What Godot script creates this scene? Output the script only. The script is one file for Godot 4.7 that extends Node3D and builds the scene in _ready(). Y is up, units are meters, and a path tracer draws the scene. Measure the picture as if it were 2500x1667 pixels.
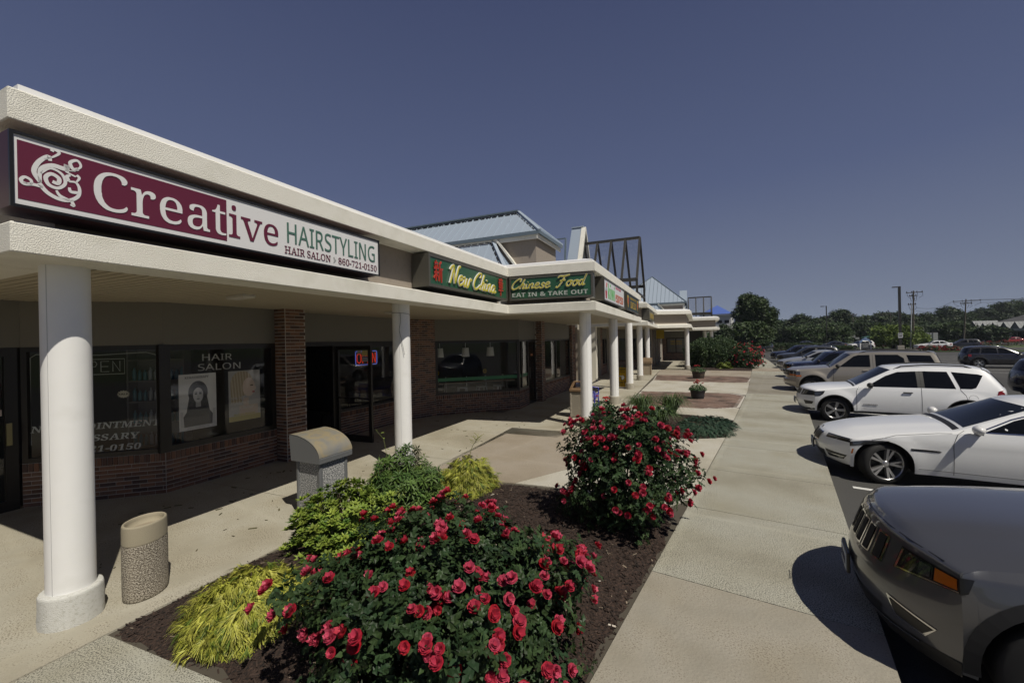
extends Node3D

# ---------------------------------------------------------------- mesh helpers
class MB:
	var v := PackedVector3Array()
	var n := PackedVector3Array()
	var uv := PackedVector2Array()
	var c := PackedColorArray()
	var col := Color.WHITE
	func vert(p: Vector3, nn: Vector3, u: Vector2) -> void:
		v.append(p); n.append(nn); uv.append(u); c.append(col)
	# corners counter-clockwise as seen from outside
	func tri(a: Vector3, b: Vector3, d: Vector3) -> void:
		var nn := (b - a).cross(d - a).normalized()
		vert(a, nn, Vector2(a.x, a.z)); vert(d, nn, Vector2(d.x, d.z)); vert(b, nn, Vector2(b.x, b.z))
	func quad(a: Vector3, b: Vector3, d: Vector3, e: Vector3) -> void:
		var nn := (d - a).cross(e - b).normalized()
		vert(a, nn, Vector2(0, 0)); vert(d, nn, Vector2(1, 1)); vert(b, nn, Vector2(1, 0))
		vert(a, nn, Vector2(0, 0)); vert(e, nn, Vector2(0, 1)); vert(d, nn, Vector2(1, 1))
	# box with axes x, y, z (half vectors) round a centre
	func boxv(o: Vector3, x: Vector3, y: Vector3, z: Vector3) -> void:
		if x.cross(y).dot(z) < 0.0:
			z = -z
		quad(o - x - y + z, o + x - y + z, o + x + y + z, o - x + y + z)
		quad(o + x - y - z, o - x - y - z, o - x + y - z, o + x + y - z)
		quad(o + x - y + z, o + x - y - z, o + x + y - z, o + x + y + z)
		quad(o - x - y - z, o - x - y + z, o - x + y + z, o - x + y - z)
		quad(o - x + y + z, o + x + y + z, o + x + y - z, o - x + y - z)
		quad(o - x - y - z, o + x - y - z, o + x - y + z, o - x - y + z)
	func box(o: Vector3, s: Vector3) -> void:
		boxv(o, Vector3(s.x / 2, 0, 0), Vector3(0, s.y / 2, 0), Vector3(0, 0, s.z / 2))
	# box whose edges are cut by r
	func bevel(o: Vector3, s: Vector3, r: float) -> void:
		var h := s / 2.0
		var i := h - Vector3(r, r, r)
		for k in 3:
			for g in [-1.0, 1.0]:
				var ax := Vector3.ZERO; ax[k] = g
				var u := Vector3.ZERO; u[(k + 1) % 3] = 1.0
				var w := Vector3.ZERO; w[(k + 2) % 3] = g
				var a: float = i[(k + 1) % 3]; var b: float = i[(k + 2) % 3]
				var q: Vector3 = o + ax * h[k]
				quad(q - u * a - w * b, q + u * a - w * b, q + u * a + w * b, q - u * a + w * b)
		for k in 3:
			for g in [-1.0, 1.0]:
				for f in [-1.0, 1.0]:
					var t := Vector3.ZERO; t[k] = i[k]
					var a1 := Vector3.ZERO; a1[(k + 1) % 3] = g * h[(k + 1) % 3]; a1[(k + 2) % 3] = f * i[(k + 2) % 3]
					var a2 := Vector3.ZERO; a2[(k + 1) % 3] = g * i[(k + 1) % 3]; a2[(k + 2) % 3] = f * h[(k + 2) % 3]
					if g * f > 0.0: quad(o + a1 - t, o + a1 + t, o + a2 + t, o + a2 - t)
					else: quad(o + a2 - t, o + a2 + t, o + a1 + t, o + a1 - t)
	func bar(a: Vector3, b: Vector3, w: float, h: float, up := Vector3.UP) -> void:
		var d := b - a
		var s := d.cross(up)
		if s.length() < 1e-5: s = d.cross(Vector3.RIGHT)
		s = s.normalized()
		boxv((a + b) / 2.0, d / 2.0, s.cross(d).normalized() * h / 2.0, s * w / 2.0)
	# flat polygon in x,z lifted to y, facing up (or down), with skirt sides
	func slab(poly: PackedVector2Array, top: float, bottom: float, under := false) -> void:
		var q := poly.duplicate()
		if not Geometry2D.is_polygon_clockwise(q): q.reverse()
		var t := Geometry2D.triangulate_polygon(q)
		for k in range(0, t.size(), 3):
			var a := q[t[k]]; var b := q[t[k + 1]]; var d := q[t[k + 2]]
			if (b - a).cross(d - a) > 0.0:
				var m := b; b = d; d = m
			tri(Vector3(a.x, top, a.y), Vector3(b.x, top, b.y), Vector3(d.x, top, d.y))
			if under: tri(Vector3(a.x, bottom, a.y), Vector3(d.x, bottom, d.y), Vector3(b.x, bottom, b.y))
		for k in q.size():
			var a := q[k]; var b := q[(k + 1) % q.size()]
			quad(Vector3(a.x, bottom, a.y), Vector3(b.x, bottom, b.y), Vector3(b.x, top, b.y), Vector3(a.x, top, a.y))
	# vertical prism standing in a local frame: polygon in (x right, y up), extruded along z from z0 (back) to z1 (front)
	func plate(poly: PackedVector2Array, z0: float, z1: float, xf := Transform3D()) -> void:
		var q := poly.duplicate()
		if Geometry2D.is_polygon_clockwise(q): q.reverse()
		var t := Geometry2D.triangulate_polygon(q)
		for k in range(0, t.size(), 3):
			var a := q[t[k]]; var b := q[t[k + 1]]; var d := q[t[k + 2]]
			if (b - a).cross(d - a) < 0.0:
				var m := b; b = d; d = m
			tri(xf * Vector3(a.x, a.y, z1), xf * Vector3(b.x, b.y, z1), xf * Vector3(d.x, d.y, z1))
			tri(xf * Vector3(a.x, a.y, z0), xf * Vector3(d.x, d.y, z0), xf * Vector3(b.x, b.y, z0))
		for k in q.size():
			var a := q[k]; var b := q[(k + 1) % q.size()]
			quad(xf * Vector3(a.x, a.y, z0), xf * Vector3(b.x, b.y, z0), xf * Vector3(b.x, b.y, z1), xf * Vector3(a.x, a.y, z1))
	# smooth surface through rows of points; side = +1 when rows x columns is the outward normal
	func grid(p: Array, side := 1.0, wrap := false) -> void:
		var r := p.size(); var m: int = p[0].size()
		var nn := []
		for i in r:
			var row := PackedVector3Array()
			for j in m:
				var ja := j - 1; var jb := j + 1
				if wrap:
					if ja < 0: ja = m - 2
					if jb >= m: jb = 1
				var du: Vector3 = p[mini(i + 1, r - 1)][j] - p[maxi(i - 1, 0)][j]
				var dv: Vector3 = p[i][mini(jb, m - 1)] - p[i][maxi(ja, 0)]
				if du.length() < 1e-6: du = p[mini(i + 1, r - 1)][(j + 1) % m] - p[maxi(i - 1, 0)][(j + 1) % m]
				var w := du.cross(dv) * side
				if w.length() < 1e-9:
					var k := 1 if i == 0 else r - 2
					du = (p[k][j] - p[i][j]) * (1.0 if i == 0 else -1.0)
					dv = p[k][mini(jb, m - 1)] - p[k][maxi(ja, 0)]
					w = du.cross(dv) * side
				row.append(w.normalized())
			nn.append(row)
		for i in r - 1:
			for j in m - 1:
				var a := [p[i][j], p[i + 1][j], p[i + 1][j + 1], p[i][j + 1]]
				var b := [nn[i][j], nn[i + 1][j], nn[i + 1][j + 1], nn[i][j + 1]]
				var u := [Vector2(float(j) / (m - 1), float(i) / (r - 1)), Vector2(float(j) / (m - 1), float(i + 1) / (r - 1)), Vector2(float(j + 1) / (m - 1), float(i + 1) / (r - 1)), Vector2(float(j + 1) / (m - 1), float(i) / (r - 1))]
				for t in ([0, 2, 1, 0, 3, 2] if side > 0 else [0, 1, 2, 0, 2, 3]):
					vert(a[t], b[t], u[t])
	# body turned round the y axis through o; prof = (radius, height) from the bottom up
	func lathe(prof: PackedVector2Array, seg := 24, o := Vector3.ZERO, sx := 1.0, sz := 1.0) -> void:
		var rows := []
		for q in prof:
			var row := PackedVector3Array()
			for k in seg + 1:
				var t := TAU * k / seg
				row.append(o + Vector3(q.x * cos(t) * sx, q.y, q.x * sin(t) * sz))
			rows.append(row)
		grid(rows, 1.0, true)
	func tube(path: PackedVector3Array, r: float, seg := 8, r2 := -1.0, caps := true) -> void:
		var rows := []
		var side := Vector3.ZERO
		for i in path.size():
			var d := (path[mini(i + 1, path.size() - 1)] - path[maxi(i - 1, 0)]).normalized()
			if side == Vector3.ZERO: side = d.cross(Vector3.UP if absf(d.y) < 0.9 else Vector3.RIGHT).normalized()
			side = (side - d * side.dot(d)).normalized()
			var up := side.cross(d)
			var rr := r if r2 < 0.0 else lerpf(r, r2, float(i) / maxi(1, path.size() - 1))
			var row := PackedVector3Array()
			for k in seg + 1:
				var t := TAU * k / seg
				row.append(path[i] + (side * cos(t) + up * sin(t)) * rr)
			rows.append(row)
		grid(rows, -1.0, true)
		if caps:
			for e in [0, rows.size() - 1]:
				for k in seg:
					if e == 0: tri(path[0], rows[0][k], rows[0][k + 1])
					else: tri(path[-1], rows[e][k + 1], rows[e][k])
	func ball(o: Vector3, s: Vector3, seg := 12) -> void:
		var rows := []
		var h := seg / 2 + 1
		for i in h + 1:
			var a := -PI / 2 + PI * i / h
			var row := PackedVector3Array()
			for k in seg + 1:
				var t := TAU * k / seg
				row.append(o + Vector3(cos(a) * cos(t) * s.x, sin(a) * s.y, cos(a) * sin(t) * s.z))
			rows.append(row)
		grid(rows, 1.0, true)
	func moved(m: MB, xf: Transform3D) -> void:
		var nb := xf.basis.inverse().transposed()
		for k in m.v.size():
			v.append(xf * m.v[k]); n.append((nb * m.n[k]).normalized()); uv.append(m.uv[k]); c.append(m.c[k] * col)
	func mesh() -> ArrayMesh:
		var a := []
		a.resize(Mesh.ARRAY_MAX)
		a[Mesh.ARRAY_VERTEX] = v; a[Mesh.ARRAY_NORMAL] = n; a[Mesh.ARRAY_TEX_UV] = uv; a[Mesh.ARRAY_COLOR] = c
		var m := ArrayMesh.new()
		m.add_surface_from_arrays(Mesh.PRIMITIVE_TRIANGLES, a)
		return m

var used := {}
var M := {}
var fonts := {}

func numbered(s: String) -> String:
	if not used.has(s):
		used[s] = 0
		return s
	used[s] += 1
	return "%s_%03d" % [s, used[s]]

func tag(o: Node3D, label: String, category := "", group := "", kind := "") -> Node3D:
	if label: o.set_meta("label", label)
	if category: o.set_meta("category", category)
	if group: o.set_meta("group", group)
	if kind: o.set_meta("kind", kind)
	return o

func thing(called: String, label: String, category: String, at := Vector3.ZERO, turn := 0.0, group := "") -> Node3D:
	var o := Node3D.new()
	o.name = numbered(called)
	o.position = at
	o.rotation.y = turn
	add_child(o)
	tag(o, label, category, group)
	return o

var pn := {}
func part(called: String, b, m: Material, parent: Node3D, at := Transform3D()) -> MeshInstance3D:
	var o := MeshInstance3D.new()
	var key := [parent.get_instance_id(), called]
	if parent == self:
		o.name = numbered(called)
	else:
		pn[key] = pn.get(key, -1) + 1
		o.name = called if pn[key] == 0 else "%s_%03d" % [called, pn[key]]
	o.mesh = b.mesh() if b is MB else b
	o.material_override = m
	o.transform = at
	parent.add_child(o)
	return o

func group_part(called: String, parent: Node3D) -> Node3D:
	var o := Node3D.new()
	var key := [parent.get_instance_id(), called]
	pn[key] = pn.get(key, -1) + 1
	o.name = called if pn[key] == 0 else "%s_%03d" % [called, pn[key]]
	parent.add_child(o)
	return o

func setting(called: String, b: MB, m: Material, label: String) -> MeshInstance3D:
	var o := part(called, b, m, self)
	tag(o, label, "", "", "structure")
	return o

func lin(r: float, g: float, b: float) -> Color:
	return Color(r, g, b).linear_to_srgb()

func mat(r: float, g: float, b: float, rough := 0.8, metal := 0.0) -> StandardMaterial3D:
	var m := StandardMaterial3D.new()
	m.albedo_color = lin(r, g, b)
	m.roughness = rough
	m.metallic = metal
	return m

func noise(freq: float, sd: int, oct := 4, kind := FastNoiseLite.TYPE_SIMPLEX_SMOOTH) -> FastNoiseLite:
	var f := FastNoiseLite.new()
	f.seed = sd; f.frequency = freq; f.fractal_octaves = oct; f.noise_type = kind
	return f

# seamless texture whose grey runs through the given linear colours
func ntex(freq: float, sd: int, stops: Array, size := 512, oct := 4, kind := FastNoiseLite.TYPE_SIMPLEX_SMOOTH) -> NoiseTexture2D:
	var t := NoiseTexture2D.new()
	t.width = size; t.height = size; t.seamless = true
	t.noise = noise(freq, sd, oct, kind)
	var g := Gradient.new()
	var off := PackedFloat32Array(); var cs := PackedColorArray()
	for s in stops:
		off.append(s[0]); cs.append(lin(s[1], s[2], s[3]))
	g.offsets = off; g.colors = cs
	t.color_ramp = g
	return t

func world_map(m: StandardMaterial3D, scale: float) -> void:
	m.uv1_triplanar = true
	m.uv1_world_triplanar = true
	m.uv1_scale = Vector3(scale, scale, scale)
	m.uv1_triplanar_sharpness = 4.0

func wide_tint(m: StandardMaterial3D, scale: float, t: Texture2D) -> void:
	m.detail_enabled = true
	m.detail_albedo = t
	m.detail_blend_mode = BaseMaterial3D.BLEND_MODE_MUL
	m.detail_uv_layer = BaseMaterial3D.DETAIL_UV_2
	m.uv2_triplanar = true
	m.uv2_world_triplanar = true
	m.uv2_scale = Vector3(scale, scale, scale)

func relief(m: StandardMaterial3D, t: Texture2D, cm: float) -> void:
	m.heightmap_enabled = true
	m.heightmap_texture = t
	m.heightmap_scale = cm

func glossy(r: float, g: float, b: float, rough := 0.25, metal := 0.0, coat := 1.0) -> StandardMaterial3D:
	var m := mat(r, g, b, rough, metal)
	m.clearcoat_enabled = true
	m.clearcoat = coat
	m.clearcoat_roughness = 0.03
	return m

func pane_mat(alpha: float, r := 0.02, g := 0.022, b := 0.022) -> StandardMaterial3D:
	var m := StandardMaterial3D.new()
	m.albedo_color = lin(r, g, b)
	m.albedo_color.a = alpha
	m.transparency = BaseMaterial3D.TRANSPARENCY_ALPHA
	m.roughness = 0.02
	return m

# building frame: p towards the car park, a along the row, h up
const BA := Vector3(-0.15643, 0, -0.98769)
const BP := Vector3(0.98769, 0, -0.15643)
func W(p: float, h: float, a: float) -> Vector3:
	return BP * p + BA * a + Vector3(0, h, 0)
func W2(p: float, a: float) -> Vector2:
	var q := BP * p + BA * a
	return Vector2(q.x, q.z)
# frame on a vertical wall from (p0,a0) to (p1,a1): x along the wall to the right, y up, z out towards the viewer
func wall_frame(p0: float, a0: float, p1: float, a1: float, h := 0.0) -> Transform3D:
	var o := W(p0, h, a0)
	var x := (W(p1, h, a1) - o).normalized()
	return Transform3D(Basis(x, Vector3.UP, x.cross(Vector3.UP)), o)

func sans(bold := false) -> SystemFont:
	return font("Droid Sans", bold)
func serif(bold := false) -> SystemFont:
	return font("Droid Serif", bold)
func font(f: String, bold: bool) -> SystemFont:
	var key := f + str(bold)
	if not fonts.has(key):
		var s := SystemFont.new()
		s.font_names = PackedStringArray([f])
		s.font_weight = 700 if bold else 400
		fonts[key] = s
	return fonts[key]

# lettering with its left end at x0, cap height h, squeezed to width w if w > 0
func text(called: String, s: String, f: SystemFont, h: float, m: Material, parent: Node3D, xf: Transform3D, w := 0.0, depth := 0.004, slant := 0.0, centre := false) -> MeshInstance3D:
	var t := TextMesh.new()
	t.text = s
	t.font = f
	t.font_size = 64
	t.pixel_size = 0.01
	t.depth = 0.01
	t.curve_step = 2.0
	t.horizontal_alignment = HORIZONTAL_ALIGNMENT_LEFT
	t.vertical_alignment = VERTICAL_ALIGNMENT_BOTTOM
	var arr := t.get_mesh_arrays()
	var vs: PackedVector3Array = arr[Mesh.ARRAY_VERTEX]
	var lo := Vector3(1e9, 1e9, 0); var hi := Vector3(-1e9, -1e9, 0)
	for q in vs:
		lo = lo.min(q); hi = hi.max(q)
	var cap := 0.64 * 0.714
	var base := 0.0
	# baseline: bottom of a capital letter
	var tb := TextMesh.new()
	tb.text = "H"; tb.font = f; tb.font_size = 64; tb.pixel_size = 0.01; tb.depth = 0.01
	tb.vertical_alignment = VERTICAL_ALIGNMENT_BOTTOM; tb.horizontal_alignment = HORIZONTAL_ALIGNMENT_LEFT
	var hb: PackedVector3Array = tb.get_mesh_arrays()[Mesh.ARRAY_VERTEX]
	var y0 := 1e9; var y1 := -1e9
	for q in hb:
		y0 = minf(y0, q.y); y1 = maxf(y1, q.y)
	base = y0; cap = y1 - y0
	var ky := h / cap
	var kx := ky if w <= 0.0 else w / (hi.x - lo.x)
	var kz := depth / 0.01
	var x0 := (lo.x + hi.x) / 2.0 if centre else lo.x
	var b := Basis(Vector3(kx, 0, 0), Vector3(slant * ky, ky, 0), Vector3(0, 0, kz))
	var loc := Transform3D(b, Vector3(-x0 * kx - slant * ky * base, -base * ky, depth * 0.5))
	return part(called, t, m, parent, xf * loc)

# a flat ribbon with a width that swells, along points in x,y; extruded to depth
func ribbon(pts: PackedVector2Array, w0: float, w1: float, depth: float, b: MB, xf: Transform3D, swell := 0.0) -> void:
	var q := PackedVector2Array()
	# smooth the polyline (Catmull-Rom)
	for i in pts.size() - 1:
		for k in 5:
			q.append(pts[i].cubic_interpolate(pts[i + 1], pts[maxi(i - 1, 0)], pts[mini(i + 2, pts.size() - 1)], k / 5.0))
	q.append(pts[-1])
	var l := PackedVector2Array(); var r := PackedVector2Array()
	for i in q.size():
		var d := (q[mini(i + 1, q.size() - 1)] - q[maxi(i - 1, 0)]).normalized()
		var t := float(i) / (q.size() - 1)
		var w := lerpf(w0, w1, t) * (1.0 + swell * sin(PI * t))
		l.append(q[i] + d.orthogonal() * w / 2.0); r.append(q[i] - d.orthogonal() * w / 2.0)
	for i in q.size() - 1:
		var a := [l[i], r[i], r[i + 1], l[i + 1]]
		var f := []
		for g in a: f.append(xf * Vector3(g.x, g.y, depth))
		var k := []
		for g in a: k.append(xf * Vector3(g.x, g.y, 0))
		# orthogonal() is to the right of the path with y up
		var nn: Vector3 = (f[1] - f[0]).cross(f[2] - f[0])
		if nn.dot(xf.basis.z) > 0: b.quad(f[0], f[1], f[2], f[3])
		else: b.quad(f[3], f[2], f[1], f[0])
		b.quad(k[0], k[3], f[3], f[0]); b.quad(k[2], k[1], f[1], f[2])

func gy(x: float, z: float) -> float:
	return -0.14 - 0.018 * clampf(x - 0.6, 0.0, 12.0) - 0.0022 * clampf(-z - 8.0, 0.0, 50.0)

func rng(sd: int) -> RandomNumberGenerator:
	var r := RandomNumberGenerator.new()
	r.seed = sd
	return r

func copies_of(called: String, mesh: Mesh, m: Material, xfs: Array, cols: Array, parent: Node3D) -> MultiMeshInstance3D:
	var mm := MultiMesh.new()
	mm.transform_format = MultiMesh.TRANSFORM_3D
	mm.use_colors = cols.size() > 0
	mm.mesh = mesh
	mm.instance_count = xfs.size()
	for i in xfs.size():
		mm.set_instance_transform(i, xfs[i])
		if cols.size(): mm.set_instance_color(i, cols[i])
	var o := MultiMeshInstance3D.new()
	var key := [parent.get_instance_id(), called]
	pn[key] = pn.get(key, -1) + 1
	o.name = called if pn[key] == 0 else "%s_%03d" % [called, pn[key]]
	o.multimesh = mm
	o.material_override = m
	o.set_meta("kind", "stuff")
	parent.add_child(o)
	return o

# ---------------------------------------------------------------- camera, sky, sun
func sky_and_camera() -> void:
	var cam := Camera3D.new()
	cam.name = "camera"
	cam.position = Vector3(0, 2.3, 0)
	cam.rotation_order = EULER_ORDER_YXZ
	cam.rotation = Vector3(0, deg_to_rad(33.01), -0.0205)
	cam.fov = 78.56
	cam.near = 0.05
	cam.far = 2000.0
	add_child(cam)
	var im := Image.create(512, 256, false, Image.FORMAT_RGBF)
	for y in 256:
		var el := 90.0 - (y + 0.5) * 180.0 / 256.0
		for x in 512:
			var c: Color
			if el < 0.0:
				c = Color(0.10, 0.10, 0.095)
			else:
				var t := clampf(el / 90.0, 0.0, 1.0)
				var k := pow(t, 0.55)
				var hz := Color(0.245, 0.282, 0.345)
				var md := Color(0.090, 0.115, 0.210)
				var tp := Color(0.034, 0.045, 0.108)
				c = hz.lerp(md, k / 0.42) if k < 0.42 else md.lerp(tp, clampf((k - 0.42) / 0.33, 0.0, 1.0))
			im.set_pixel(x, y, c)
	var pano := PanoramaSkyMaterial.new()
	pano.panorama = ImageTexture.create_from_image(im)
	var e := Environment.new()
	e.background_mode = Environment.BG_SKY
	e.sky = Sky.new()
	e.sky.sky_material = pano
	e.tonemap_mode = Environment.TONE_MAPPER_LINEAR
	e.tonemap_exposure = 1.0
	e.sdfgi_enabled = true
	e.ssao_enabled = true
	e.ssil_enabled = true
	e.fog_enabled = true
	e.fog_density = 0.00022
	e.fog_light_color = lin(0.30, 0.33, 0.38)
	var we := WorldEnvironment.new()
	we.name = "environment"
	we.environment = e
	add_child(we)
	var sun := DirectionalLight3D.new()
	sun.name = "sun"
	sun.light_energy = 1.3
	sun.light_color = Color(1.0, 0.972, 0.915)
	sun.light_angular_distance = 0.5
	sun.shadow_enabled = true
	add_child(sun)
	sun.look_at_from_position(Vector3.ZERO, Vector3(-2.0, -3.02, -0.72), Vector3.UP)

# ---------------------------------------------------------------- materials
func image_of(size: int, f: Callable) -> ImageTexture:
	var im := Image.create(size, size, false, Image.FORMAT_RGB8)
	for y in size:
		for x in size:
			im.set_pixel(x, y, f.call(x, y))
	return ImageTexture.create_from_image(im)

func pitted(base: Color, dark: Color, cut: float, sd: int, size := 768) -> ImageTexture:
	# cast surface with a fine grain and short dark pits in clusters
	var g := noise(0.35, sd, 2)
	var p := noise(0.20, sd + 1, 1, FastNoiseLite.TYPE_SIMPLEX)
	var w := noise(0.008, sd + 2, 3)
	var gi := g.get_seamless_image(size, size); var pi := p.get_seamless_image(size, size); var wi := w.get_seamless_image(size, size)
	return image_of(size, func(x, y):
		var a := gi.get_pixel(x, y).r - 0.5
		var h := wi.get_pixel(x, y).r - 0.5
		var c := base * (1.0 + a * 0.22 + h * 0.22)
		var k := pi.get_pixel(x, y).r
		var lim := cut - h * 0.30
		if k > lim: c = c.lerp(dark, clampf((k - lim) * 22.0, 0.0, 0.85))
		return Color(c.r, c.g, c.b).linear_to_srgb())

func materials() -> void:
	var stain := ntex(0.006, 51, [[0.0, 0.72, 0.69, 0.63], [0.35, 0.92, 0.90, 0.86], [0.6, 1.0, 1.0, 1.0], [1.0, 0.86, 0.83, 0.76]], 512, 5)
	var grit := ntex(0.11, 52, [[0.0, 0, 0, 0], [1.0, 1, 1, 1]], 512, 4)
	var defs := {
		"walk": [Color(0.385, 0.378, 0.318), Color(0.085, 0.082, 0.07), 0.69, 11],
		"walk_smooth": [Color(0.305, 0.282, 0.232), Color(0.19, 0.165, 0.13), 0.87, 12],
		"plaza": [Color(0.385, 0.362, 0.295), Color(0.15, 0.13, 0.10), 0.86, 13],
		"plaza_pink": [Color(0.325, 0.283, 0.228), Color(0.14, 0.12, 0.095), 0.82, 14],
		"plaza_light": [Color(0.46, 0.44, 0.38), Color(0.2, 0.18, 0.15), 0.85, 15],
		"plaza_brown": [Color(0.25, 0.195, 0.135), Color(0.12, 0.095, 0.07), 0.80, 16],
		"walk_grey": [Color(0.26, 0.245, 0.205), Color(0.13, 0.12, 0.10), 0.8, 17],
	}
	for k in defs:
		var d: Array = defs[k]
		var m := StandardMaterial3D.new()
		m.albedo_texture = pitted(d[0], d[1], d[2], d[3], 768 if k == "walk" else 512)
		m.roughness = 0.9
		world_map(m, 0.42 if k == "walk" else 0.5)
		wide_tint(m, 0.16, stain)
		relief(m, grit, 0.25)
		M[k] = m
	M.joint = mat(0.07, 0.06, 0.045, 0.95)
	var asp := StandardMaterial3D.new()
	asp.albedo_texture = ntex(0.32, 21, [[0.0, 0.028, 0.028, 0.028], [0.5, 0.058, 0.057, 0.054], [0.8, 0.085, 0.083, 0.078], [1.0, 0.16, 0.155, 0.145]], 512, 3)
	asp.roughness = 0.85
	world_map(asp, 0.55)
	wide_tint(asp, 0.05, ntex(0.01, 22, [[0.0, 0.62, 0.62, 0.62], [0.5, 1, 1, 1], [1.0, 0.85, 0.85, 0.83]], 512, 5))
	relief(asp, grit, 0.4)
	M.asphalt = asp
	M.paint_line = mat(0.62, 0.62, 0.6, 0.7)
	var mulch := StandardMaterial3D.new()
	mulch.albedo_texture = ntex(0.12, 31, [[0.0, 0.010, 0.006, 0.004], [0.45, 0.033, 0.019, 0.013], [0.75, 0.058, 0.034, 0.024], [1.0, 0.12, 0.085, 0.065]], 512, 4, FastNoiseLite.TYPE_VALUE_CUBIC)
	mulch.roughness = 0.95
	world_map(mulch, 1.1)
	relief(mulch, ntex(0.1, 32, [[0.0, 0, 0, 0], [1.0, 1, 1, 1]], 512, 4, FastNoiseLite.TYPE_VALUE_CUBIC), 4.0)
	M.mulch = mulch
	M.chip = mat(1, 1, 1, 0.9); M.chip.vertex_color_use_as_albedo = true
	# stucco band, slightly stained
	var st := mat(0.56, 0.53, 0.455, 0.9)
	st.albedo_texture = ntex(0.01, 41, [[0.0, 0.84, 0.83, 0.80], [0.5, 1, 1, 1], [1.0, 0.92, 0.91, 0.9]], 512, 5)
	world_map(st, 0.3)
	relief(st, ntex(0.055, 42, [[0.0, 0, 0, 0], [0.45, 0.25, 0.25, 0.25], [0.6, 0.9, 0.9, 0.9], [1.0, 1, 1, 1]], 512, 3), 1.0)
	# the relief needs a finer pitch than the stain
	M.stucco = st
	var st2 := mat(0.80, 0.785, 0.72, 0.9)
	st2.albedo_texture = ntex(0.05, 43, [[0.0, 0.88, 0.87, 0.85], [0.4, 0.97, 0.97, 0.96], [1.0, 1, 1, 1]], 512, 4)
	world_map(st2, 2.6)
	relief(st2, ntex(0.06, 44, [[0.0, 0, 0, 0], [0.4, 0.1, 0.1, 0.1], [0.6, 0.9, 0.9, 0.9], [1.0, 1, 1, 1]], 512, 3), 0.32)
	wide_tint(st2, 0.25, ntex(0.008, 45, [[0.0, 0.78, 0.77, 0.73], [0.45, 1, 1, 1], [1.0, 0.93, 0.92, 0.9]], 512, 5))
	M.stucco = st2
	var ta := mat(0.285, 0.245, 0.205, 0.9)
	ta.albedo_texture = ntex(0.02, 46, [[0.0, 0.86, 0.85, 0.83], [0.5, 1, 1, 1], [1.0, 0.94, 0.93, 0.92]], 512, 5)
	world_map(ta, 0.6)
	relief(ta, grit, 0.15)
	M.taupe = ta
	M.coping = mat(0.82, 0.82, 0.82, 0.35, 0.0)
	M.shop_fascia = mat(0.175, 0.165, 0.14, 0.8)
	M.roof_flat = mat(0.4, 0.4, 0.4, 0.9)
	var so := mat(0.46, 0.41, 0.31, 0.6)
	M.soffit = so
	M.column = mat(0.80, 0.80, 0.79, 0.45)
	wide_tint(M.column, 0.7, ntex(0.012, 47, [[0.0, 0.9, 0.9, 0.88], [0.4, 1, 1, 1], [1.0, 0.97, 0.97, 0.96]], 256, 4))
	var pl := mat(0.60, 0.60, 0.575, 0.9)
	pl.albedo_texture = ntex(0.03, 48, [[0.0, 0.62, 0.6, 0.54], [0.35, 0.92, 0.92, 0.9], [1.0, 1, 1, 1]], 512, 5)
	world_map(pl, 1.8)
	relief(pl, grit, 0.5)
	M.plinth = pl
	var pl2 := mat(0.40, 0.37, 0.31, 0.9)
	pl2.albedo_texture = pl.albedo_texture
	world_map(pl2, 1.8)
	relief(pl2, grit, 0.5)
	M.plinth_grey = pl2
	M.mortar = mat(0.46, 0.43, 0.38, 0.95)
	relief(M.mortar, grit, 0.3); world_map(M.mortar, 2.0)
	M.bricks = []
	for q in [[0.195, 0.098, 0.060], [0.150, 0.078, 0.050], [0.225, 0.118, 0.072], [0.110, 0.062, 0.046], [0.175, 0.102, 0.070], [0.085, 0.053, 0.043]]:
		var bm := mat(q[0], q[1], q[2], 0.88)
		bm.albedo_texture = M.get("brick_tex", ntex(0.05, 61, [[0.0, 0.7, 0.68, 0.68], [0.5, 1, 1, 1], [1.0, 0.88, 0.86, 0.84]], 256, 4))
		M.brick_tex = bm.albedo_texture
		world_map(bm, 2.5)
		M.bricks.append(bm)
	M.brick_many = mat(1, 1, 1, 0.88); M.brick_many.vertex_color_use_as_albedo = true
	M.bronze = mat(0.022, 0.019, 0.016, 0.35, 0.2)
	M.bronze_light = mat(0.10, 0.095, 0.08, 0.4, 0.3)
	M.pane = pane_mat(0.10)
	M.pane_clear = pane_mat(0.06)
	M.dark = mat(0.012, 0.012, 0.012, 0.9)
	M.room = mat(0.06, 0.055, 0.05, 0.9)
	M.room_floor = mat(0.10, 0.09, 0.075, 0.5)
	M.white = mat(0.72, 0.72, 0.72, 0.5)
	M.sign_white = mat(0.66, 0.66, 0.665, 0.35)
	M.maroon = mat(0.115, 0.016, 0.038, 0.35)
	M.maroon_box = mat(0.055, 0.016, 0.016, 0.4)
	M.teal = mat(0.065, 0.145, 0.115, 0.5)
	M.sign_green = mat(0.022, 0.088, 0.045, 0.3)
	M.gold = mat(0.52, 0.46, 0.055, 0.4)
	M.red = mat(0.42, 0.035, 0.02, 0.45)
	M.grey_letter = mat(0.40, 0.44, 0.40, 0.5)
	M.steel = mat(0.055, 0.052, 0.045, 0.45, 0.4)
	M.chrome = mat(0.7, 0.7, 0.7, 0.12, 1.0)
	M.rubber = mat(0.012, 0.012, 0.012, 0.75)
	M.black = mat(0.01, 0.01, 0.01, 0.35)
	M.plastic = mat(0.016, 0.016, 0.017, 0.55)
	M.tint = mat(0.006, 0.007, 0.009, 0.06)
	M.tint.metallic_specular = 0.36
	M.shield = mat(0.010, 0.013, 0.018, 0.05)
	M.alloy = mat(0.52, 0.52, 0.52, 0.28, 0.85)
	M.lamp_glass = glossy(0.09, 0.095, 0.10, 0.08, 0.6, 1.0)
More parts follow.
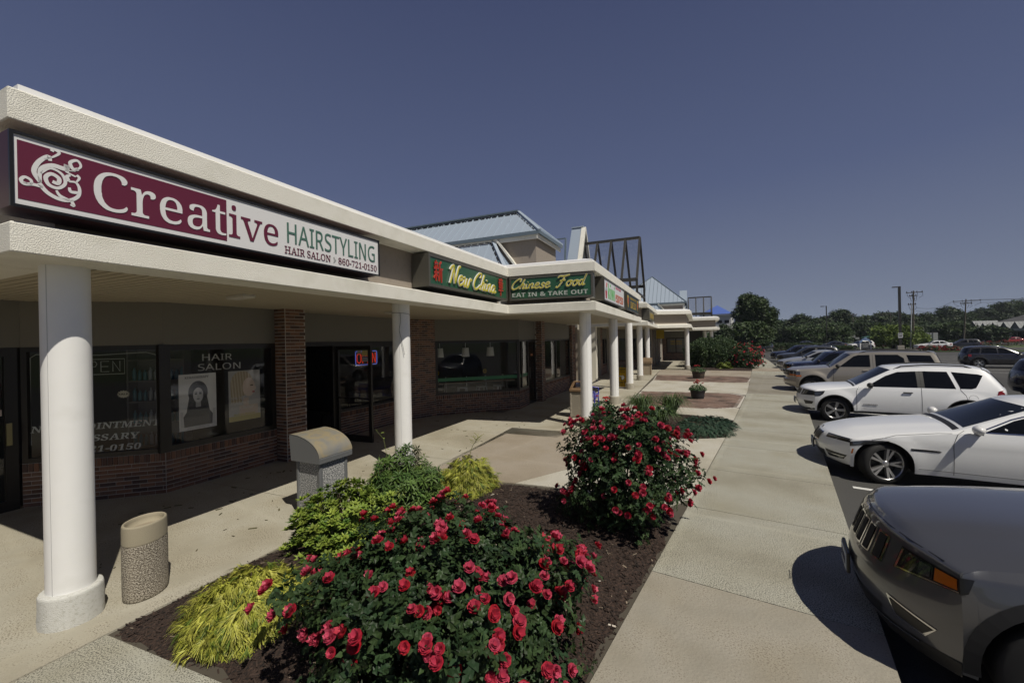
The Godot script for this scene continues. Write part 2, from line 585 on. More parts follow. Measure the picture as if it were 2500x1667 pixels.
	M.lamp_dark = glossy(0.02, 0.021, 0.024, 0.08, 0.2, 1.0)
	M.amber = glossy(0.42, 0.11, 0.008, 0.15)
	M.tail = glossy(0.20, 0.008, 0.006, 0.12)
	M.blue_roof = mat(0.335, 0.395, 0.47, 0.45, 0.1)
	M.blue_trim = mat(0.125, 0.165, 0.20, 0.5, 0.1)
	M.blue_bright = mat(0.08, 0.14, 0.42, 0.5)
	M.aggregate = StandardMaterial3D.new()
	M.aggregate.albedo_texture = ntex(0.085, 71, [[0.0, 0.07, 0.06, 0.045], [0.38, 0.17, 0.145, 0.11], [0.55, 0.33, 0.295, 0.235], [1.0, 0.62, 0.57, 0.48]], 512, 2)
	M.aggregate.roughness = 0.9
	world_map(M.aggregate, 1.5); relief(M.aggregate, ntex(0.085, 71, [[0.0, 0, 0, 0], [1.0, 1, 1, 1]], 512, 2), 1.0)
	M.aggregate_grey = StandardMaterial3D.new()
	M.aggregate_grey.albedo_texture = ntex(0.075, 72, [[0.0, 0.04, 0.045, 0.048], [0.42, 0.12, 0.125, 0.13], [0.56, 0.36, 0.36, 0.35], [1.0, 0.66, 0.65, 0.62]], 512, 2)
	M.aggregate_grey.roughness = 0.9
	world_map(M.aggregate_grey, 1.3)
	M.cast = mat(0.30, 0.265, 0.19, 0.85)
	relief(M.cast, grit, 0.2); world_map(M.cast, 2.0)
	M.grey_metal = mat(0.16, 0.165, 0.17, 0.5, 0.2)
	M.lid = mat(1, 1, 1, 0.5, 0.1)
	M.lid.albedo_texture = ntex(0.006, 73, [[0.0, 0.17, 0.175, 0.18], [0.4, 0.22, 0.205, 0.165], [0.65, 0.27, 0.225, 0.14], [1.0, 0.18, 0.18, 0.175]], 512, 4)
	world_map(M.lid, 0.9)
	M.grass = StandardMaterial3D.new()
	M.grass.albedo_texture = ntex(0.08, 81, [[0.0, 0.025, 0.04, 0.012], [0.5, 0.05, 0.075, 0.022], [1.0, 0.085, 0.105, 0.04]], 512, 5)
	M.grass.roughness = 0.95
	world_map(M.grass, 0.4)
	M.bark = mat(0.055, 0.042, 0.032, 0.95)
	M.leaf = leaf_mat()

func leaf_mat() -> StandardMaterial3D:
	var m := mat(1, 1, 1, 0.5)
	m.vertex_color_use_as_albedo = true
	m.backlight_enabled = true
	m.backlight = Color(0.35, 0.35, 0.35)
	m.metallic_specular = 0.4
	return m

# ---------------------------------------------------------------- ground
func pts(a: Array) -> PackedVector2Array:
	var q := PackedVector2Array()
	for k in range(0, a.size(), 2): q.append(Vector2(a[k], a[k + 1]))
	return q

func round_poly(q: PackedVector2Array, r: float) -> PackedVector2Array:
	var o := PackedVector2Array()
	var n := q.size()
	for i in n:
		var a := q[(i + n - 1) % n]; var b := q[i]; var c := q[(i + 1) % n]
		var ra := minf(r, a.distance_to(b) * 0.45); var rb := minf(r, c.distance_to(b) * 0.45)
		var p := b + (a - b).normalized() * ra; var s := b + (c - b).normalized() * rb
		for k in 6:
			var t := k / 5.0
			o.append(p.lerp(b, t).lerp(b.lerp(s, t), t))
	return o

func shrink(q: PackedVector2Array, d: float) -> PackedVector2Array:
	var r := Geometry2D.offset_polygon(q, -d)
	return r[0] if r.size() else q

func ground() -> void:
	var b := MB.new()
	var s := 900.0
	b.quad(Vector3(-s, -0.50, s), Vector3(s, -0.50, s), Vector3(s, -0.50, -s), Vector3(-s, -0.50, -s))
	setting("ground", b, M.grass, "green grass verges and fields beyond the car park")
	# car park: a gently falling sheet of asphalt
	b = MB.new()
	var xs := [-40.0, -12.0, 0.6, 4.0, 8.0, 12.6, 40.0, 75.0]
	var zs := [30.0, 0.0, -8.0, -20.0, -40.0, -58.0, -84.0]
	for i in xs.size() - 1:
		for j in zs.size() - 1:
			b.quad(Vector3(xs[i], gy(xs[i], zs[j]), zs[j]), Vector3(xs[i + 1], gy(xs[i + 1], zs[j]), zs[j]), Vector3(xs[i + 1], gy(xs[i + 1], zs[j + 1]), zs[j + 1]), Vector3(xs[i], gy(xs[i], zs[j + 1]), zs[j + 1]))
	setting("parking_lot", b, M.asphalt, "dark asphalt car park falling gently away from the walk")
	b = MB.new()
	b.quad(Vector3(-300, -0.472, -91), Vector3(400, -0.472, -91), Vector3(400, -0.472, -104), Vector3(-300, -0.472, -104))
	setting("road", b, M.asphalt, "grey road running across beyond the car park")
	b = MB.new()
	b.quad(Vector3(22, -0.468, -128), Vector3(110, -0.468, -128), Vector3(110, -0.468, -150), Vector3(22, -0.468, -150))
	setting("far_parking_lot", b, M.asphalt, "asphalt forecourt in front of the far gabled shops")
	# painted stall lines
	var nth := ["first", "second", "third", "fourth", "fifth", "sixth", "seventh", "eighth", "ninth", "tenth", "eleventh", "twelfth", "thirteenth", "fourteenth", "fifteenth"]
	for k in range(-1, 13):
		var z := -8.55 - 2.8 * k
		var x0 := 0.9 if z > -22.0 else 0.9 - (absf(z) - 22.0) * 0.062
		line_paint(x0, x0 + 4.9, z, "white stall line between the grey off-roader and the white sedan" if k == 0 else "%s white stall line along the walk, counted from the camera" % nth[k + 1], "stall lines along the walk")
	for k in range(-1, 10):
		line_paint(11.5, 17.2, -40.6 - 3.0 * k, "%s white stall line of the far row, counted from the near end" % nth[k + 1], "stall lines in the far row")
	# walk along the kerb
	var w := Node3D.new()
	w.name = "sidewalk"
	add_child(w)
	tag(w, "pale concrete walk along the kerb of the car park", "", "", "structure")
	var zj := [5.3, 3.4, 1.5, -0.4, -2.3, -4.2, -6.1, -8.0, -9.9, -11.8, -13.7, -15.6, -17.5, -19.4, -23.0, -26.0, -29.0, -32.0, -35.3, -40.0, -45.0, -50.0, -56.0, -63.0]
	for i in zj.size() - 1:
		var z0: float = zj[i]; var z1: float = zj[i + 1]
		var q := pts([wl(z0), z0 - 0.005, wr(z0), z0 - 0.005, wr(z1), z1 + 0.005, wl(z1), z1 + 0.005])
		b = MB.new()
		b.slab(q, 0.0, -0.6)
		var m: Material = M.walk
		if i < 5: m = M.walk_smooth
		if i == 13 or i == 14 or i == 15: m = M.walk_grey
		if i == 17: m = M.plaza_pink
		part("slab", b, m, w)
	b = MB.new()
	b.slab(pts([-1.125, 5, 0.61, 5, 0.61, -19, 0.05, -30, -2.6, -58, -1.9, -35, -1.25, -19]), -0.014, -0.5)
	part("joint_filler", b, M.joint, w)
	# terrace between the walk and the shops
	var t := Node3D.new()
	t.name = "plaza"
	add_child(t)
	tag(t, "tan and grey concrete paving between the shops and the walk", "", "", "structure")
	var base := MB.new()
	base.slab(pts([-30, 6, -1.13, 6, -1.13, -10, -1.28, -19, -1.83, -33, -1.93, -35.3, -2.4, -58, -30, -60]), -0.016, -0.6)
	part("joint_filler", base, M.joint, t)
	var g := 0.006
	# arcade floor under the canopy, first shop: slabs along the row
	var aj := [-6.0, -2.6, 0.87, 4.4, 7.0, 9.46]
	for i in aj.size() - 1:
		var q := PackedVector2Array([W2(-4.42, aj[i]), W2(-4.42, aj[i + 1]), W2(-12, aj[i + 1]), W2(-12, aj[i])])
		b = MB.new(); b.slab(shrink(q, g), 0.0, -0.3)
		part("slab", b, M.plaza_brown if i == 1 else M.plaza, t)
	aj = [9.46, 12.5, 15.5, 18.5, 21.5, 24.5, 27.5, 30.5, 33.4]
	for i in aj.size() - 1:
		var e: float = -2.28 - 0.012 * (aj[i] - 10.0); var e2: float = -2.28 - 0.012 * (aj[i + 1] - 10.0)
		if i == 0: e = -3.1
		var q := PackedVector2Array([W2(e, aj[i]), W2(e2, aj[i + 1]), W2(-12, aj[i + 1]), W2(-12, aj[i])])
		b = MB.new(); b.slab(shrink(q, g), 0.0, -0.3)
		part("slab", b, M.plaza, t)
	var q2 := PackedVector2Array([W2(-0.4, 33.4), W2(-0.4, 47.5), W2(-12, 47.5), W2(-12, 33.4)])
	aj = [33.4, 36.0, 38.6, 41.2, 44.0, 47.6]
	for i in aj.size() - 1:
		b = MB.new(); b.slab(shrink(PackedVector2Array([W2(-0.4, aj[i]), W2(-0.4, aj[i + 1]), W2(-12, aj[i + 1]), W2(-12, aj[i])]), 0.012), 0.0, -0.3)
		part("slab", b, M.plaza, t)
	var zones := [
		[[-4.63, -1.02, -3.25, -1.30, -1.135, -1.73, -1.135, 5.5, -3.5, 5.5], "walk"],
		[[-5.39, -5.27, -4.16, -5.53, -3.70, -5.68, -3.28, -6.75, -3.66, -7.86, -4.3, -9.62, -6.12, -9.33, -5.75, -7.41], "plaza_pink"],
		[[-3.70, -5.68, -3.10, -5.82, -1.39, -5.82, -1.135, -6.4, -1.14, -10.66, -1.5, -10.36, -1.85, -10.12, -2.68, -9.99, -3.55, -10.0, -4.1, -10.05, -4.3, -9.62, -3.66, -7.86, -3.28, -6.75], "plaza_light"],
		[[-4.1, -13.33, -2.93, -13.35, -2.26, -13.34, -1.6, -13.14, -1.175, -12.96, -1.21, -15.24, -2.0, -14.7, -3.79, -14.45, -4.55, -14.7], "plaza_light"],
		[[-4.1, -10.05, -3.55, -10.0, -3.9, -13.33, -4.1, -13.33, -4.55, -14.7], "plaza"],
		[[-5.30, -18.52, -4.70, -18.6, -2.88, -19.0, -1.77, -19.2, -1.25, -18.75, -1.40, -24.1, -1.89, -23.69, -3.55, -23.47, -5.96, -23.63, -6.10, -23.7], "plaza_light"],
		[[-6.75, -27.03, -4.12, -27.33, -2.19, -27.43, -1.56, -26.95, -1.78, -32.02, -4.68, -31.93, -7.6, -31.7], "plaza_pink"],
		[[-4.68, -35.2, -1.95, -35.2, -2.3, -47, -9.0, -47, -7.2, -35], "plaza"],
	]
	for z in zones:
		b = MB.new(); b.slab(shrink(pts(z[0]), g), 0.0, -0.3)
		part("slab", b, M[z[1]], t)
	# planting beds
	bed("near_mulch_bed", "dark brown bark mulch bed nearest the camera, holding the big rose bushes", pts([-4.63, -1.04, -3.25, -1.31, -1.14, -1.74, -1.14, -5.2, -1.25, -5.6, -1.40, -5.79, -3.10, -5.79, -4.16, -5.50, -5.38, -5.23]), 11000, 3)
	bed("middle_mulch_bed", "mulch bed with grasses and low juniper beside the round planter", pts([-3.55, -10.02, -2.68, -10.02, -1.85, -10.15, -1.5, -10.4, -1.18, -10.75, -1.18, -12.9, -1.6, -13.1, -2.26, -13.3, -2.93, -13.31, -3.88, -13.3]), 3500, 4)
	bed("far_mulch_bed", "mulch bed under the weeping tree and far roses", pts([-1.80, -32.05, -4.68, -31.97, -6.4, -33.4, -6.5, -39.5, -2.05, -39.5]), 1500, 5)
	# brick paving bands
	pavers("brick_paving", "band of red brick paving nearer the grasses, with a black planter on it", pts([-4.68, -15.1, -3.79, -14.48, -2.0, -14.73, -1.22, -15.27, -1.27, -18.7, -1.77, -19.17, -2.88, -18.97, -4.70, -18.57, -5.30, -18.5]), 6)
	pavers("brick_paving", "farther band of red brick paving, with a grey planter on it", pts([-6.1, -23.72, -5.96, -23.66, -3.55, -23.5, -1.89, -23.72, -1.42, -24.12, -1.55, -26.9, -2.19, -27.4, -4.12, -27.3, -6.75, -27.0]), 7)

func wl(z: float) -> float:
	if z > -10.0: return -1.128
	if z > -19.0: return lerpf(-1.128, -1.25, (-10.0 - z) / 9.0)
	if z > -33.0: return lerpf(-1.25, -1.80, (-19.0 - z) / 14.0)
	return lerpf(-1.80, -2.9, (-33.0 - z) / 25.0)
func wr(z: float) -> float:
	if z > -16.0: return 0.615
	if z > -30.7: return lerpf(0.615, 0.06, (-16.0 - z) / 14.7)
	if z > -48.0: return lerpf(0.06, -1.28, (-30.7 - z) / 17.3)
	return lerpf(-1.28, -2.85, clampf((-48.0 - z) / 12.0, 0, 1))

func line_paint(x0: float, x1: float, z: float, label: String, grp: String) -> void:
	var b := MB.new()
	for i in 4:
		var a := lerpf(x0, x1, i / 4.0); var c := lerpf(x0, x1, (i + 1) / 4.0)
		b.quad(Vector3(a, gy(a, z) + 0.005, z + 0.05), Vector3(c, gy(c, z) + 0.005, z + 0.05), Vector3(c, gy(c, z) + 0.005, z - 0.05), Vector3(a, gy(a, z) + 0.005, z - 0.05))
	tag(part("parking_line", b, M.paint_line, self), label, "parking line", grp)

func bed(called: String, label: String, q: PackedVector2Array, n: int, sd: int) -> void:
	var b := MB.new()
	var top := shrink(q, 0.06)
	# low crown of mulch: the rim lies under the paving, the middle stands a little proud
	var f := noise(1.6, sd, 3)
	var r := Rect2(q[0], Vector2.ZERO)
	for p in q: r = r.expand(p)
	var st := 0.10
	var nx := int(r.size.x / st) + 1; var nz := int(r.size.y / st) + 1
	var hgt := func(x: float, z: float) -> float:
		var d := 9.0
		var pp := Vector2(x, z)
		for k in q.size():
			d = minf(d, Geometry2D.get_closest_point_to_segment(pp, q[k], q[(k + 1) % q.size()]).distance_to(pp))
		if not Geometry2D.is_point_in_polygon(pp, q): d = -d
		return -0.02 + 0.09 * clampf(d / 0.5, -0.6, 1.0) + f.get_noise_2d(x, z) * 0.022
	var rows := []
	for i in nx + 1:
		var row := PackedVector3Array()
		for j in nz + 1:
			var x := r.position.x + r.size.x * i / nx; var z := r.position.y + r.size.y * j / nz
			row.append(Vector3(x, hgt.call(x, z), z))
		rows.append(row)
	b.grid(rows, -1.0)
	var o := Node3D.new()
	o.name = called
	add_child(o)
	tag(o, label, "", "", "structure")
	part("soil", b, M.mulch, o)
	var rn := rng(sd)
	var chip := MB.new()
	chip.box(Vector3.ZERO, Vector3(0.042, 0.005, 0.010))
	var xs := []; var cs := []
	for i in n:
		var x := rn.randf_range(r.position.x, r.end.x); var z := rn.randf_range(r.position.y, r.end.y)
		if not Geometry2D.is_point_in_polygon(Vector2(x, z), q): continue
		var bs := Basis.from_euler(Vector3(rn.randf_range(-0.5, 0.5), rn.randf() * TAU, rn.randf_range(-0.4, 0.4))).scaled_local(Vector3(rn.randf_range(0.3, 1.5), 1, rn.randf_range(0.5, 1.4)))
		xs.append(Transform3D(bs, Vector3(x, hgt.call(x, z) + rn.randf_range(0.0, 0.012), z)))
		var v := rn.randf()
		var c := Color(0.030, 0.018, 0.013) * rn.randf_range(0.5, 1.7)
		if v > 0.975: c = Color(0.24, 0.19, 0.14)
		if v > 0.995: c = Color(0.55, 0.5, 0.42)
		cs.append(c)
	copies_of("wood_chips", chip.mesh(), M.chip, xs, cs, o)

func pavers(called: String, label: String, q: PackedVector2Array, sd: int) -> void:
	var o := Node3D.new()
	o.name = numbered(called)
	add_child(o)
	tag(o, label, "", "", "structure")
	var rp := round_poly(q, 0.35)
	var b := MB.new()
	b.slab(rp, -0.006, -0.3)
	part("bedding", b, M.mortar, o)
	var rn := rng(sd)
	var r := Rect2(q[0], Vector2.ZERO)
	for p in q: r = r.expand(p)
	var near := MB.new()
	var f := noise(0.5, sd, 3)
	# herringbone of 0.2 x 0.1 bricks
	var z := r.position.y
	var row := 0
	while z < r.end.y:
		var x := r.position.x + (0.1 if row % 2 else 0.0)
		while x < r.end.x:
			var ok := true
			for cx in [-0.1, 0.1]:
				for cz in [-0.05, 0.05]:
					if not Geometry2D.is_point_in_polygon(Vector2(x + cx, z + cz), rp): ok = false
			if ok:
				var v := 1.0 + f.get_noise_2d(x * 2.0, z * 2.0) * 0.9 + rn.randf_range(-0.25, 0.25)
				near.col = Color(0.150, 0.092, 0.068).lerp(Color(0.165, 0.120, 0.096), rn.randf()) * clampf(v, 0.35, 1.35)
				var y := 0.002 + rn.randf_range(-0.003, 0.003)
				near.box(Vector3(x, y - 0.03, z), Vector3(0.193, 0.06, 0.093))
			x += 0.2
		z += 0.1
		row += 1
	var pv := part("pavers", near, M.brick_many, o)
	pv.set_meta("kind", "stuff")

# ---------------------------------------------------------------- canopy
func qz(b: MB, a: Vector3, c: Vector3, d: Vector3, e: Vector3, out: Vector3) -> void:
	if (c - a).cross(d - a).dot(out) > 0.0: b.quad(a, c, d, e)
	else: b.quad(e, d, c, a)

# sweep a profile of (outward, height) along a path of (p, a); outward is to the right hand of +a
func sweep(path: Array, prof: Array) -> MB:
	var b := MB.new()
	var n := path.size()
	var off := []
	for i in n:
		var d0: Vector2 = (path[i] - path[maxi(i - 1, 0)]).normalized()
		var d1: Vector2 = (path[mini(i + 1, n - 1)] - path[i]).normalized()
		if i == 0: d0 = d1
		if i == n - 1: d1 = d0
		var n0 := Vector2(d0.y, -d0.x); var n1 := Vector2(d1.y, -d1.x)
		var m := (n0 + n1).normalized()
		off.append(m / maxf(m.dot(n0), 0.3))
	for i in n - 1:
		var d: Vector2 = (path[i + 1] - path[i]).normalized()
		var nn := Vector2(d.y, -d.x)
		for k in prof.size() - 1:
			var q := []
			for s in [[i, k], [i + 1, k], [i + 1, k + 1], [i, k + 1]]:
				var pq: Vector2 = path[s[0]] + off[s[0]] * prof[s[1]].x
				q.append(W(pq.x, prof[s[1]].y, pq.y))
			var t: Vector2 = prof[k + 1] - prof[k]
			var o2 := Vector2(t.y, -t.x)
			var out := (BP * nn.x + BA * nn.y) * o2.x + Vector3(0, o2.y, 0)
			qz(b, q[0], q[1], q[2], q[3], out)
	return b

func vv(a: Array) -> Array:
	var o := []
	for k in range(0, a.size(), 2): o.append(Vector2(a[k], a[k + 1]))
	return o

func canopy(label: String, path: Array, back: float, boards := true) -> void:
	var o := thing("arcade_canopy", label, "canopy")
	part("lower_band", sweep(path, vv([-0.47, 3.06, -0.45, 3.015, -0.008, 3.015, 0, 3.023, 0, 3.222, -0.01, 3.235, -0.31, 3.30, -0.47, 3.30])), M.stucco, o)
	part("fascia_panel", sweep(path, vv([-0.345, 3.26, -0.345, 4.02])), M.taupe, o)
	part("upper_band", sweep(path, vv([-0.40, 3.965, -0.008, 3.965, 0, 3.973, 0, 4.185, -0.012, 4.197, -0.42, 4.205])), M.stucco, o)
	part("coping", sweep(path, vv([-0.085, 4.199, -0.075, 4.202, -0.075, 4.262, -0.09, 4.27, -0.33, 4.335, -0.36, 4.33, -0.36, 4.2])), M.coping, o)
	var seam := MB.new()
	part("flashing_gap", sweep(path, vv([-0.083, 4.196, -0.079, 4.2035])), M.dark, o)
	# ceiling of boards running out from the wall
	var q := PackedVector2Array()
	for k in path: q.append(k)
	q.append(Vector2(back, path[-1].y)); q.append(Vector2(back, path[0].y))
	var inner: Array = Geometry2D.offset_polygon(q, -0.46)
	var lo := 1e9; var hi := -1e9
	for k in q:
		lo = minf(lo, k.y); hi = maxf(hi, k.y)
	var deck := MB.new()
	var poly := PackedVector2Array()
	for k in q: poly.append(W2(k.x, k.y))
	deck.slab(shrink(poly, 0.35), 4.19, 3.075, true)
	part("roof_deck", deck, M.roof_flat, o)
	if boards:
		var b := MB.new()
		var step := 0.102
		for sub in inner:
			var a := lo
			while a < hi:
				var strip := PackedVector2Array([Vector2(-40, a), Vector2(40, a), Vector2(40, a + step - 0.022), Vector2(-40, a + step - 0.022)])
				for piece in Geometry2D.intersect_polygons(strip, sub):
					var wp := PackedVector2Array()
					for k in piece: wp.append(W2(k.x, k.y))
					b.slab(wp, 3.07, 3.04, true)
				a += step
		part("soffit_boards", b, M.soffit, o).set_meta("kind", "stuff")

func column(label: String, p: float, a: float, grey: bool) -> void:
	var o := thing("column", label, "column", W(p, 0, a), 0.0, "round white columns under the canopy")
	var b := MB.new()
	b.lathe(PackedVector2Array([Vector2(0.156, 0.24), Vector2(0.156, 3.06)]), 40)
	# joint where the two half shells of the casing meet
	part("shaft", b, M.column, o)
	b = MB.new()
	for t in [0.95, 0.95 + PI]:
		var d := Vector3(cos(t), 0, sin(t))
		b.bar(d * 0.1565 + Vector3(0, 0.26, 0), d * 0.1565 + Vector3(0, 3.03, 0), 0.004, 0.004, d)
	part("seam", b, mat(0.5, 0.5, 0.5, 0.5), o)
	b = MB.new()
	var r := PackedVector2Array()
	var rows := []
	var f := noise(3.0, int(a * 7.0), 2)
	var prof := [[0.204, 0.0], [0.205, 0.05], [0.203, 0.15], [0.202, 0.245], [0.198, 0.262], [0.188, 0.27], [0.15, 0.272]]
	for q in prof:
		var row := PackedVector3Array()
		for k in 41:
			var t := TAU * (k % 40) / 40.0
			var rr: float = q[0] + (f.get_noise_3d(cos(t), q[1] * 4.0, sin(t)) * 0.006 if q[0] > 0.18 else 0.0)
			row.append(Vector3(rr * cos(t), q[1], rr * sin(t)))
		rows.append(row)
	b.grid(rows, 1.0, true)
	part("plinth", b, M.plinth_grey if grey else M.plinth, o)

# ---------------------------------------------------------------- brick walls
var brick_mesh := {}
var brick_count := {}
func brick_box(key: String, s: Vector3) -> ArrayMesh:
	if not brick_mesh.has(key):
		var b := MB.new()
		b.box(Vector3.ZERO, s)
		brick_mesh[key] = b.mesh()
	return brick_mesh[key]

# wall of length l in frame xf, from y0 to y1; soldier course on top if asked
func brick_wall(owner: Node3D, called: String, xf: Transform3D, l: float, y0: float, y1: float, soldier: bool, thick := 0.12, single := true) -> void:
	var m := MB.new()
	m.boxv(xf * Vector3(l / 2, (y0 + y1) / 2, -thick / 2), xf.basis.x * l / 2, Vector3.UP * (y1 - y0) / 2, xf.basis.z * thick / 2)
	var wall := part(called, m, M.mortar, owner)
	var rn := rng(int(absf(xf.origin.x * 97.0 + xf.origin.z * 31.0 + y1 * 7.0)) + 5)
	var many := MB.new()
	var id := owner.get_instance_id()
	var top := y1 - (0.135 if soldier else 0.0)
	var rows := maxi(1, roundi((top - y0) / 0.0677))
	var ch := (top - y0) / rows
	for r in rows:
		var y := y0 + ch * (r + 0.5)
		var x := -0.102 if r % 2 else 0.0
		while x < l - 0.02:
			var x0 := maxf(x, 0.0) + 0.004; var x1 := minf(x + 0.203, l) - 0.004
			if x1 - x0 > 0.03:
				put_brick(wall, many, id, xf, Vector3((x0 + x1) / 2, y, -0.02 + rn.randf_range(-0.0015, 0.0015)), Vector3(x1 - x0, ch - 0.0115, 0.052), rn, single)
			x += 0.203
	if soldier:
		var n := maxi(1, roundi(l / 0.0677))
		var cw := l / n
		for k in n:
			put_brick(wall, many, id, xf, Vector3(cw * (k + 0.5), y1 - 0.066, -0.014 + rn.randf_range(-0.002, 0.002)), Vector3(cw - 0.0115, 0.122, 0.056), rn, single)
	if many.v.size():
		part("brickwork", many, M.brick_many, wall).set_meta("kind", "stuff")

func put_brick(wall: Node3D, many: MB, id: int, xf: Transform3D, at: Vector3, s: Vector3, rn: RandomNumberGenerator, single: bool) -> void:
	var k := rn.randi() % 6
	if single and brick_count.get(id, 0) < 300:
		brick_count[id] = brick_count.get(id, 0) + 1
		var o := MeshInstance3D.new()
		var c: int = brick_count[id] - 1
		o.name = "brick" if wall.get_child_count() == 0 else "brick_%03d" % c
		o.mesh = brick_box("unit", Vector3.ONE)
		o.material_override = M.bricks[k]
		o.transform = Transform3D(xf.basis * Basis.from_scale(s), xf * at)
		wall.add_child(o)
	else:
		var q: StandardMaterial3D = M.bricks[k]
		var cl: Color = q.albedo_color.srgb_to_linear()
		many.col = cl
		many.boxv(xf * at, xf.basis.x * s.x / 2, xf.basis.y * s.y / 2, xf.basis.z * s.z / 2)

# ---------------------------------------------------------------- windows, doors
func window(owner: Node3D, xf: Transform3D, x0: float, x1: float, y0: float, y1: float, cuts: Array, fw := 0.05, glass: Material = null, called := "window") -> MeshInstance3D:
	var b := MB.new()
	var at := func(x, y, z): return xf * Vector3(x, y, z)
	var d := 0.06
	for x in [x0 + fw / 2, x1 - fw / 2] + cuts:
		b.boxv(at.call(x, (y0 + y1) / 2, -d / 2), xf.basis.x * fw / 2, Vector3.UP * (y1 - y0) / 2, xf.basis.z * d / 2)
	for y in [y0 + fw / 2, y1 - fw / 2]:
		b.boxv(at.call((x0 + x1) / 2, y, -d / 2 + 0.002), xf.basis.x * ((x1 - x0) / 2 - 0.001), Vector3.UP * fw / 2, xf.basis.z * d / 2)
	var f := part(called, b, M.bronze, owner)
	var e := [x0 + fw] ; 
	for c in cuts:
		e.append(c - fw / 2); e.append(c + fw / 2)
	e.append(x1 - fw)
	for k in range(0, e.size(), 2):
		var g := MB.new()
		g.quad(at.call(e[k], y0 + fw, -0.035), at.call(e[k + 1], y0 + fw, -0.035), at.call(e[k + 1], y1 - fw, -0.035), at.call(e[k], y1 - fw, -0.035))
		part("pane", g, glass if glass else M.pane, f)
	return f

func wall_box(called: String, owner: Node3D, m: Material, xf: Transform3D, x0: float, x1: float, y0: float, y1: float, z0: float, z1: float) -> MeshInstance3D:
	var b := MB.new()
	b.boxv(xf * Vector3((x0 + x1) / 2, (y0 + y1) / 2, (z0 + z1) / 2), xf.basis.x * (x1 - x0) / 2, Vector3.UP * (y1 - y0) / 2, xf.basis.z * (z1 - z0) / 2)
	return part(called, b, m, owner)

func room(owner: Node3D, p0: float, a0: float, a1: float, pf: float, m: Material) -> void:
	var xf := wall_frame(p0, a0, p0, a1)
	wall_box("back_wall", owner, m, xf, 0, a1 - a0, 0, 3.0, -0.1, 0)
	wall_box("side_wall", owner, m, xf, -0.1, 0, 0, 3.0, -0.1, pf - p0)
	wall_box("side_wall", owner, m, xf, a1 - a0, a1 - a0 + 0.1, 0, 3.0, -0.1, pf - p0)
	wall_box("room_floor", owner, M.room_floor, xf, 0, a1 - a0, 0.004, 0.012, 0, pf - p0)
	wall_box("room_ceiling", owner, m, xf, 0, a1 - a0, 2.62, 2.7, 0, pf - p0)

